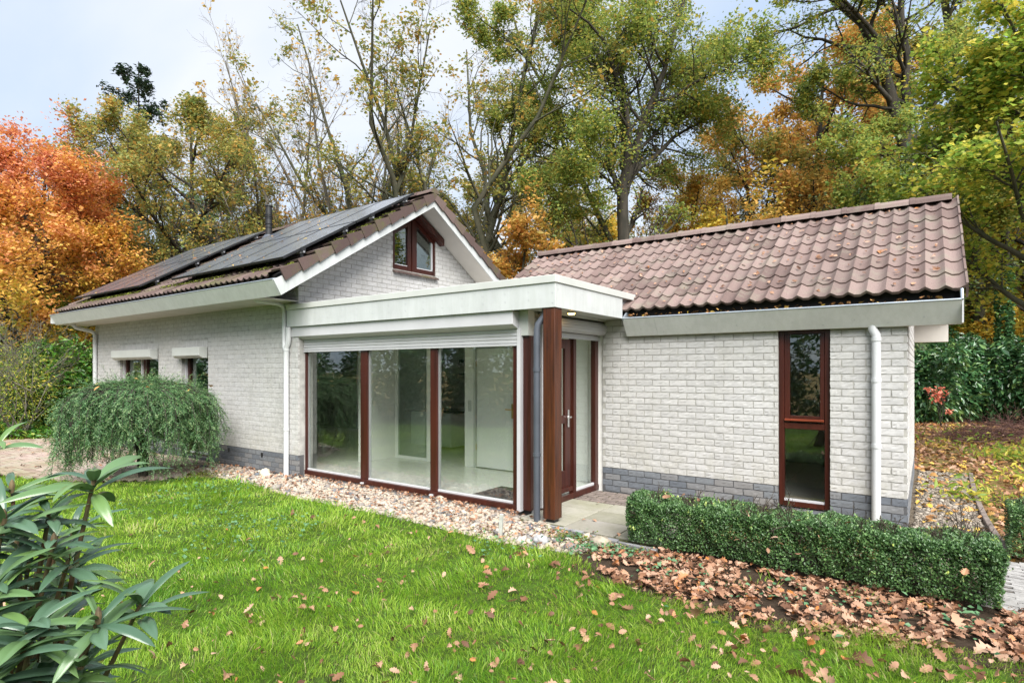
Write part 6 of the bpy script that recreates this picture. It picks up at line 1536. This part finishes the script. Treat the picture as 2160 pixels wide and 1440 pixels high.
def grass(name, P, hmean, wmul, r_, mat, label, lean=0.7):
    n = len(P); d = depth(P[:, 0], P[:, 1]); cl = smooth_noise(P, 6, 3); cl2 = smooth_noise(P, 2, 4)
    h = hmean * np.clip(.92 + .75 * cl + .35 * cl2 + .3 * smooth_noise(P, 13, 9), .3, 2) * r_.lognormal(0, .35, n); wd = .0016 * wmul * np.maximum(1, d / 3.2) * r_.uniform(.7, 1.3, n)
    a = 2.5 * smooth_noise(P, 3.5, 5) * pi + r_.normal(0, .9, n); ln = h * np.abs(r_.normal(lean, .4, n))
    dx, dy = np.cos(a), np.sin(a); f = r_.uniform(0, pi, n); wx, wy = np.cos(f) * wd, np.sin(f) * wd
    z0 = np.full(n, -.03) + .02 * smooth_noise(P, 5, 8)
    b = np.stack([P[:, 0], P[:, 1], z0], 1); wv = np.stack([wx, wy, np.zeros(n)], 1); dv_ = np.stack([dx, dy, np.zeros(n)], 1); U = np.array([0, 0, 1.])
    m1 = b + dv_ * (ln * .28)[:, None] + U * (h * .5)[:, None]; m2 = b + dv_ * (ln * .65)[:, None] + U * (h * .82)[:, None]; tp = b + dv_ * (ln * 1.15)[:, None] + U * (h * (1.0 - .18 * np.minimum(ln / h, 1.6)))[:, None]
    V = np.stack([b - wv, b + wv, m1 + wv * .9, m1 - wv * .9, m2 + wv * .6, m2 - wv * .6, tp], 1).reshape(-1, 3); o_ = np.arange(n)[:, None] * 7
    Q = np.concatenate([o_ + [0, 1, 2, 3], o_ + [3, 2, 4, 5]]); T = o_ + [5, 4, 6]
    A = np.clip(r_.uniform(0, 1, n) * .6 + .22 + .35 * smooth_noise(P, 2.2, 6) + .2 * smooth_noise(P, 9, 7), 0, 1); A[r_.uniform(size=n) < .03] = 1
    o = link(name, np_mesh(name, V, [Q, T], mat, attr=A.repeat(7))); tag(o, label, 'grass', None, 'stuff'); return o
gr = np.random.default_rng(77)
LP = [(-14.5, 2.3), (-12.6, 2.0), (-14, -1), (-8, -3), (-2, -2), (4, 0), (7, 5.2)] + LAWN_EDGE[::-1]
P = np.concatenate([ground_pts(310000, 2.3, 13.5, 1.75, gr, LP, .98)])
bare_ = smooth_noise(P, 4.5, 21); P = P[(bare_ > -.68 + gr.normal(0, .10, len(P))) & (smooth_noise(P, 14, 22) > -.66 + gr.normal(0, .1, len(P)))]
P = P[np.hypot(P[:, 0] + 10.0, P[:, 1] - 3.95) > .55 + gr.normal(0, .12, len(P))]
grass('grass', P, .041, .85, gr, M['grassblade'], 'long bright green lawn grass combed in tufts')
Pw = np.stack([gr.uniform(-15, 6, 90000), gr.uniform(-3.6, 4.8, 90000)], 1); Pw = Pw[in_poly(Pw, LP)]; dd_ = depth(Pw[:, 0], Pw[:, 1]); ll_ = Pw @ RT[:2]
Pw = Pw[(dd_ < 2.4) | (np.abs(ll_) > .97 * dd_)]; grass('grass', Pw, .045, 2.2, gr, M['grassblade'], 'lawn grass outside the picture beside the photographer')
# stray grass at litter edge and in the clearing
P = ground_pts(60000, 4, 24, 1.2, gr, [(-2.6, 4.8), (-2.2, 4.1), (4, 4.4), (4, 5.1), (-2.2, 5.0)]); P = P[smooth_noise(P, 7, 31) > .22]
P2 = ground_pts(40000, 7, 24, 1.2, gr, [(0.62, 6.9), (6, 6.9), (7, 22), (-1, 22), (-.5, 12), (.6, 12)]); P2 = P2[smooth_noise(P2, 1.6, 32) > .42]
grass('stray_grass', np.concatenate([P, P2]), .055, 1.0, gr, M['grassblade'], 'loose tufts of grass growing through the fallen leaves')
P = ground_pts(30000, 12, 22, 1.0, gr, [(-30, 4), (-18, 4.0), (-17, 5.1), (-15.8, 5.6), (-17, 9), (-30, 12)]); grass('far_grass', P, .07, 1.2, gr, M['grassblade'], 'grass strip beyond the paved yard on the left')

# weeds on the lawn
r_ = np.random.default_rng(81); P = []
for cx2, cy2, n2, rd in ((-8.2, 4.0, 120, .35), (-7.1, 3.6, 90, .3), (-6.0, 3.3, 110, .3), (-5.6, 3.55, 80, .25), (-5.2, 2.9, 60, .3), (-7.9, 3.0, 50, .35), (-3.2, 4.35, 60, .2), (-2.55, 4.75, 90, .12), (-2.3, 4.85, 110, .12), (-1.9, 4.75, 60, .15), (-1.5, 4.6, 40, .2), (-.9, 4.6, 60, .25), (-.3, 4.75, 60, .25), (0.2, 4.8, 50, .2), (-2.85, 4.95, 60, .1)):
    P.append(np.stack([cx2 + r_.normal(size=n2) * rd, cy2 + r_.normal(size=n2) * rd, r_.uniform(-.005, .045, n2)], 1))
V, F, A = leaf_cards(np.concatenate(P), .035, r_, asp=.85, flat=1.0, sv=.25); o = link('weeds', np_mesh('weeds', V, F, M['weed'], attr=A)); tag(o, 'small round leaved blue green weeds along the bed and lawn', 'weeds', None, 'stuff')
# moss on pebbles and roof
P = []
for cx2, cy2, n2, rd, zc_ in ((-2.75, 4.98, 500, .16, .0), (-3.0, 5.05, 300, .12, 0), (-2.3, 4.98, 250, .12, 0), (-3.6, 4.75, 160, .2, 0), (-9.5, 4.6, 700, .22, 0), (-9.2, 4.75, 300, .2, 0)):
    P.append(np.stack([cx2 + r_.normal(size=n2) * rd, cy2 + r_.normal(size=n2) * rd * .6, zc_ + r_.uniform(-.02, .012, n2)], 1))
V, F, A = leaf_cards(np.concatenate(P), .016, r_, asp=.9, flat=.3); o = link('moss', np_mesh('moss', V, F, M['moss'], attr=A)); tag(o, 'yellow green moss at the terrace kerb and under the weeping conifer', 'moss', None, 'stuff')
n2 = 9000; s_ = np.abs(r_.normal(0, .28, n2)) + .05; xx = r_.uniform(gx_l + .3, XV - .25, n2); row = r_.integers(0, 2, n2)
ks = r_.uniform(size=n2) < .35; s_ = np.where(ks, r_.uniform(.2, 3.4, n2), .335 + row * .335 + r_.normal(0, .03, n2)); xx = np.where(ks, XV - .16 + r_.normal(0, .06, n2), xx)
keep = (smooth_noise(np.stack([xx, s_], 1), 3, 5) > -.05); s_, xx = s_[keep], xx[keep]
P = np.stack([xx, 4.72 + s_ * math.cos(AM) - math.sin(AM) * .05, 3.01 + s_ * math.sin(AM) + math.cos(AM) * .05 + .012 * np.cos((xx - gx_l) / .165 * 2 * pi)], 1)
V, F, A = leaf_cards(P, .022, r_, asp=.9, flat=.3); o = link('moss', np_mesh('moss', V, F, M['moss'], attr=A)); tag(o, 'moss cushions on the lower tiles beside the solar panels', 'moss', None, 'stuff')

# ------------------------------------------------------------------ pebbles
def stone_template(seed, sub=1):
    import bmesh
    bm = bmesh.new(); bmesh.ops.create_icosphere(bm, subdivisions=sub, radius=1); r_ = np.random.default_rng(seed)
    V = np.array([v.co[:] for v in bm.verts]); F = np.array([[v.index for v in f.verts] for f in bm.faces]); bm.free()
    V *= (1 + r_.normal(0, .10, (len(V), 1))); V = V * [1, r_.uniform(.6, .95), r_.uniform(.32, .6)]; return V, F
def pebbles(name, P, size, mat, seed, sub, label, sv=.4, zoff=0.0):
    r_ = np.random.default_rng(seed); T = [stone_template(seed + i, sub) for i in range(8)]; Vs, Fs, A, off = [], [], [], 0
    which = r_.integers(0, 8, len(P))
    for i in range(8):
        q = P[which == i]; n = len(q)
        if not n: continue
        V, F = T[i]; a = r_.uniform(0, 2 * pi, n); s = np.clip(size * r_.lognormal(0, sv, n), size * .35, size * 3)
        c, s_ = np.cos(a)[:, None], np.sin(a)[:, None]; X = V[None, :, 0] * c - V[None, :, 1] * s_; Y = V[None, :, 0] * s_ + V[None, :, 1] * c; Z = V[None, :, 2] + .25 * (X * r_.normal(0, 1, (n, 1)) + Y * r_.normal(0, 1, (n, 1)))
        W_ = np.stack([X * s[:, None] + q[:, 0:1], Y * s[:, None] + q[:, 1:2], Z * s[:, None] + q[:, 2:3] + zoff + (s * .2)[:, None]], -1).reshape(-1, 3)
        Vs.append(W_); Fs.append((F[None] + (np.arange(n) * len(V))[:, None, None]).reshape(-1, 3) + off); A.append(r_.uniform(0, 1, n).repeat(len(V))); off += len(W_)
    o = link(name, np_mesh(name, np.concatenate(Vs), np.concatenate(Fs), mat, smooth=True, attr=np.concatenate(A))); tag(o, label, 'gravel', None, 'stuff'); return o
r_ = np.random.default_rng(91)
GP = [(-10.6, 5.33), (-9.9, 4.72), (-9.0, 4.66), (-8.11, 4.66), (-6.68, 4.5), (-5.26, 4.57), (-4.09, 4.52), (-3.39, 4.5), (-2.7, 4.6), (-2.25, 4.85), (-2.3, 5.07), (-3.24, 5.2), (-3.3, 5.3), (-3.6, 5.45), (-3.84, 5.46), (-8.05, 5.46), (-8.1, 5.33)]
def fill(poly, n, r_):
    p = np.array(poly); P = np.stack([r_.uniform(p[:, 0].min(), p[:, 0].max(), n), r_.uniform(p[:, 1].min(), p[:, 1].max(), n)], 1); return P[in_poly(P, poly)]
P = fill(GP, 11000, r_); pebbles('gravel', np.concatenate([P, np.full((len(P), 1), -.035)], 1), .019, M['pebble'], 92, 1, 'mixed beige and grey pebbles along the glass bay', .38)
P = fill(GP, 900, r_); pebbles('pebbles', np.concatenate([P, np.full((len(P), 1), -.028)], 1), .038, M['pebble'], 95, 1, 'larger flat stones lying among the pebbles', .3)
P = fill([(-.12, 6.2), (.5, 6.2), (.49, 8.9), (.54, 11.7), (-.1, 11.8), (-.1, 7.3)], 9000, r_); pebbles('gravel', np.concatenate([P, np.full((len(P), 1), -.018)], 1), .017, M['gravel2'], 93, 0 + 1, 'dull brown gravel on the path beside the end wall', .35)
# boulders by the downpipe: each its own thing
def boulder(x, y, s, seed, mat, label, z=-.03):
    V, F = stone_template(seed, 3); V = V * [1, 1, 1.35] * s
    o = link('boulder', np_mesh('boulder', V, F, mat, smooth=True, attr=np.full(len(V), .9)), None, (x, y, z + s * .35)); o.rotation_euler = (0.1, -.1, seed * 1.7); tag(o, label, 'stone'); return o
bm1 = mat_simple('cream_stone', (0.62, 0.56, 0.44), .8, .15, 9, .2, 60); bm2 = mat_simple('slate_stone', (0.13, 0.15, 0.18), .7, .2, 9, .2, 60); bm3 = mat_simple('pink_stone', (0.42, 0.32, 0.27), .8, .2, 9, .2, 60)
boulder(-8.58, 5.17, .105, 201, bm1, 'largest cream boulder beside the white downpipe'); boulder(-8.42, 5.10, .075, 202, bm1, 'cream stone between the largest boulder and the downpipe'); boulder(-8.80, 5.20, .065, 203, bm1, 'small round cream stone left of the slate stone')
boulder(-8.70, 5.12, .06, 204, bm2, 'blue grey slate stone leaning on the largest boulder'); boulder(-8.32, 5.07, .06, 205, bm3, 'pinkish brown stone nearest the downpipe'); boulder(-9.05, 5.22, .05, 206, bm3, 'small brown stone at the plinth left of the boulders')
boulder(-2.52, 4.93, .105, 207, mat_simple('rough_stone', (0.36, 0.31, 0.24), .9, .25, 12, .4, 40), 'rough tan rock at the corner of the terrace kerb'); boulder(-2.72, 4.72, .065, 208, mat_simple('grey_cobble', (0.20, 0.18, 0.18), .85, .2, 20, .2, 60), 'rounded grey stone before the terrace corner'); boulder(-3.05, 4.72, .08, 209, mat_simple('pale_cobble', (0.36, 0.36, 0.37), .8, .1, 20, .2, 60), 'long pale stone lying at the lawn edge')

# ------------------------------------------------------------------ fallen leaves
def leaf_template(seed):
    r_ = np.random.default_rng(seed); V = [(0, 0, 0)]; out_ = []
    prof = [(0, .03), (.12, .10), (.2, .24), (.3, .13), (.42, .34), (.52, .17), (.64, .36), (.74, .18), (.86, .22), (1.0, .02)]
    L_ = [(x, w_ * r_.uniform(.85, 1.15)) for x, w_ in prof]; c1, c2 = r_.uniform(-1.3, 1.6), r_.uniform(-1.2, 1.2)
    Vl, F = [], []
    for x, w_ in L_:
        z = c1 * (x - .5) ** 2
        Vl += [(x - .5, w_, z + .35 * abs(c2) * w_ * 1.2), (x - .5, 0, z), (x - .5, -w_, z + .35 * abs(c2) * w_ * (1.2 if c2 > 0 else -.4))]
    for i in range(len(L_) - 1):
        a = i * 3; F += [(a, a + 3, a + 4, a + 1), (a + 1, a + 4, a + 5, a + 2)]
    return np.array(Vl), np.array(F)
LT = [leaf_template(300 + i) for i in range(8)]
def litter(name, P, size, mat, seed, label, tilt=.35, sv=.25, lift=.012, normal=None):
    r_ = np.random.default_rng(seed); which = r_.integers(0, 8, len(P)); Vs, Fs, A, off = [], [], [], 0
    for i in range(8):
        q = P[which == i]; n = len(q)
        if not n: continue
        V, F = LT[i]; s = (size * r_.lognormal(0, sv, n))[:, None, None]; a = r_.uniform(0, 2 * pi, n)
        nz = norm(np.stack([r_.normal(0, tilt, n), r_.normal(0, tilt, n), np.ones(n)], 1) if normal is None else np.asarray(normal)[None] + r_.normal(0, tilt, (n, 3)))
        u = np.stack([np.cos(a), np.sin(a), np.zeros(n)], 1); u = norm(u - nz * (u * nz).sum(1, keepdims=True)); v = np.cross(nz, u)
        W_ = (V[None, :, 0:1] * u[:, None] + V[None, :, 1:2] * v[:, None] + V[None, :, 2:3] * nz[:, None]) * s + q[:, None, :]; W_[..., 2] += lift
        W_ = W_.reshape(-1, 3); Vs.append(W_); Fs.append((F[None] + (np.arange(n) * len(V))[:, None, None]).reshape(-1, 4) + off); A.append(r_.uniform(0, 1, n).repeat(len(V))); off += len(W_)
    o = link(name, np_mesh(name, np.concatenate(Vs), np.concatenate(Fs), mat, attr=np.concatenate(A))); tag(o, label, 'fallen leaves', None, 'stuff'); return o
r_ = np.random.default_rng(101)
z3 = lambda P, z, s=.0: np.concatenate([P, (z + r_.uniform(0, max(s, 1e-6), len(P)))[:, None]], 1)
BED = [(-2.55, 4.75), (-2.3, 4.35), (-1.9, 4.12), (-1.23, 4.05), (-.64, 4.1), (-.13, 4.2), (.46, 4.35), (1.6, 4.5), (4, 4.8), (4, 5.2), (.6, 5.35), (.3, 5.25), (-1, 5.15), (-2.3, 5.1)]
P = fill(BED, 9500, r_); P = P[smooth_noise(P, 9, 61) > -.25]; litter('fallen_leaves', z3(P, -.02, .03), .047, M['litter'], 102, 'dense brown oak leaves along the foot of the long hedge', .5, sv=.38)
P = ground_pts(5200, 2.4, 8, 1.0, r_, LP); w_ = np.clip((P[:, 0] + 6.5) / 6, .08, 1) * np.clip(1.25 - .18 * (depth(P[:, 0], P[:, 1]) - 2.5), .12, 1); P = P[r_.uniform(size=len(P)) < w_ * .6]
litter('fallen_leaves', z3(P, -.012, .025), .048, M['litter'], 103, 'scattered brown oak leaves lying in the lawn grass', .85, sv=.38)
P = fill([(-3.4, 4.7), (-2.2, 4.0), (3, 4.3), (4, 4.0), (0, 3.2), (-2.6, 3.9)], 420, r_); litter('fallen_leaves', z3(P, .0, .025), .055, M['litter'], 104, 'loose oak leaves spilling from the bed onto the lawn', .5)
P = fill([(0.55, 6.2), (9, 6.2), (10, 24), (-3, 24), (-.4, 12), (.6, 12)], 26000, r_); sel = r_.uniform(size=len(P)) < .42; litter('fallen_leaves', z3(P[sel], -.04, .03), .085, M['litter_yel'], 105, 'yellow leaves in the leaf carpet of the clearing on the right', .5); litter('fallen_leaves', z3(P[~sel], -.04, .03), .09, M['litter'], 205, 'brown leaves in the leaf carpet of the clearing on the right', .5)
P = fill([(-.1, 6.2), (.52, 6.2), (.54, 11.7), (-.1, 11.8)], 170, r_); litter('fallen_leaves', z3(P, .0, .01), .08, M['litter_yel'], 106, 'single leaves lying on the gravel path', .35)
P = fill([(-16, 2.7), (-10, 3.4), (-9.7, 4.6), (-11, 5.2), (-17, 4.7)], 130, r_); litter('fallen_leaves', z3(P, .0, .01), .07, M['litter'], 107, 'few dry leaves on the paved yard', .3)
P = fill(GP, 1000, r_); P = np.concatenate([P, np.stack([r_.uniform(-8.1, -3.8, 260), 5.44 - np.abs(r_.normal(0, .05, 260))], 1)]); litter('fallen_leaves', z3(P, .0, .02), .042, M['litter'], 108, 'small rusty leaves caught between the pebbles at the sill', .5)
P = np.array([(-2.75, 5.25), (-2.95, 5.65), (-3.05, 5.60), (-2.5, 5.3), (-3.3, 6.4)]); litter('fallen_leaves', z3(P, .005), .06, M['litter'], 109, 'a few dry leaves on the terrace slabs', .3)
n2 = 300; s_ = r_.uniform(.1, 2.4, n2); xx = r_.uniform(-5.8, .15, n2)
s_ = np.round(s_ / WG) * WG + .07 + r_.uniform(0, .08, n2)
xx = -5.95 + (np.round((xx + 5.95) / .165) + .5) * .165 + r_.normal(0, .02, n2)
P = np.stack([xx, WEY + s_ * math.cos(AW) - math.sin(AW) * .035, WEZ + s_ * math.sin(AW) + math.cos(AW) * .035], 1)
litter('fallen_leaves', P, .048, M['litter'], 110, 'tan oak leaves caught in the hollows of the wing roof tiles', .25, normal=(0, -math.sin(AW), math.cos(AW)), lift=.004)
n2 = 130; xx = r_.uniform(gl + .05, WV - .1, n2); P = np.stack([xx, GYW + .06 + r_.uniform(0, .13, n2), np.full(n2, GZW - .01) + r_.uniform(-.02, .05, n2)], 1)
litter('fallen_leaves', P, .05, M['litter_yel'], 111, 'orange leaves lying in the gutter of the wing', .7)
n2 = 90; xx = r_.uniform(-16, -7.8, n2); s_ = r_.uniform(.35, 3.3, n2); P = np.stack([xx, 4.72 + s_ * math.cos(AM) - math.sin(AM) * .17, 3.03 + s_ * math.sin(AM) + math.cos(AM) * .17], 1)
keep = ((xx > -11.2) & (xx < -7.75)) | ((xx < -12.65)); litter('fallen_leaves', P[keep], .055, M['litter_yel'], 112, 'few dry leaves stuck on the solar panels', .1, normal=(0, -math.sin(AM), math.cos(AM)), lift=.0)
a_ = r_.uniform(0, 6.28, 26); q_ = np.sqrt(r_.uniform(0, 1, 26)) * 1.1; P = np.stack([-10 + np.cos(a_) * q_, 3.95 + np.sin(a_) * q_, 1.50 - .1 * q_ ** 2 + r_.uniform(-.06, .02, 26)], 1); litter('fallen_leaves', P, .075, M['litter_yel'], 113, 'rusty leaves caught in the weeping conifer', .6)
P = np.stack([r_.uniform(-2.2, .3, 16), r_.uniform(5.05, 5.5, 16), np.full(16, .44)], 1); P[:8, 1] = 5.06; P[:8, 2] = r_.uniform(.08, .35, 8); litter('fallen_leaves', P, .06, M['litter'], 114, 'dry leaves stuck on the long box hedge', .6)
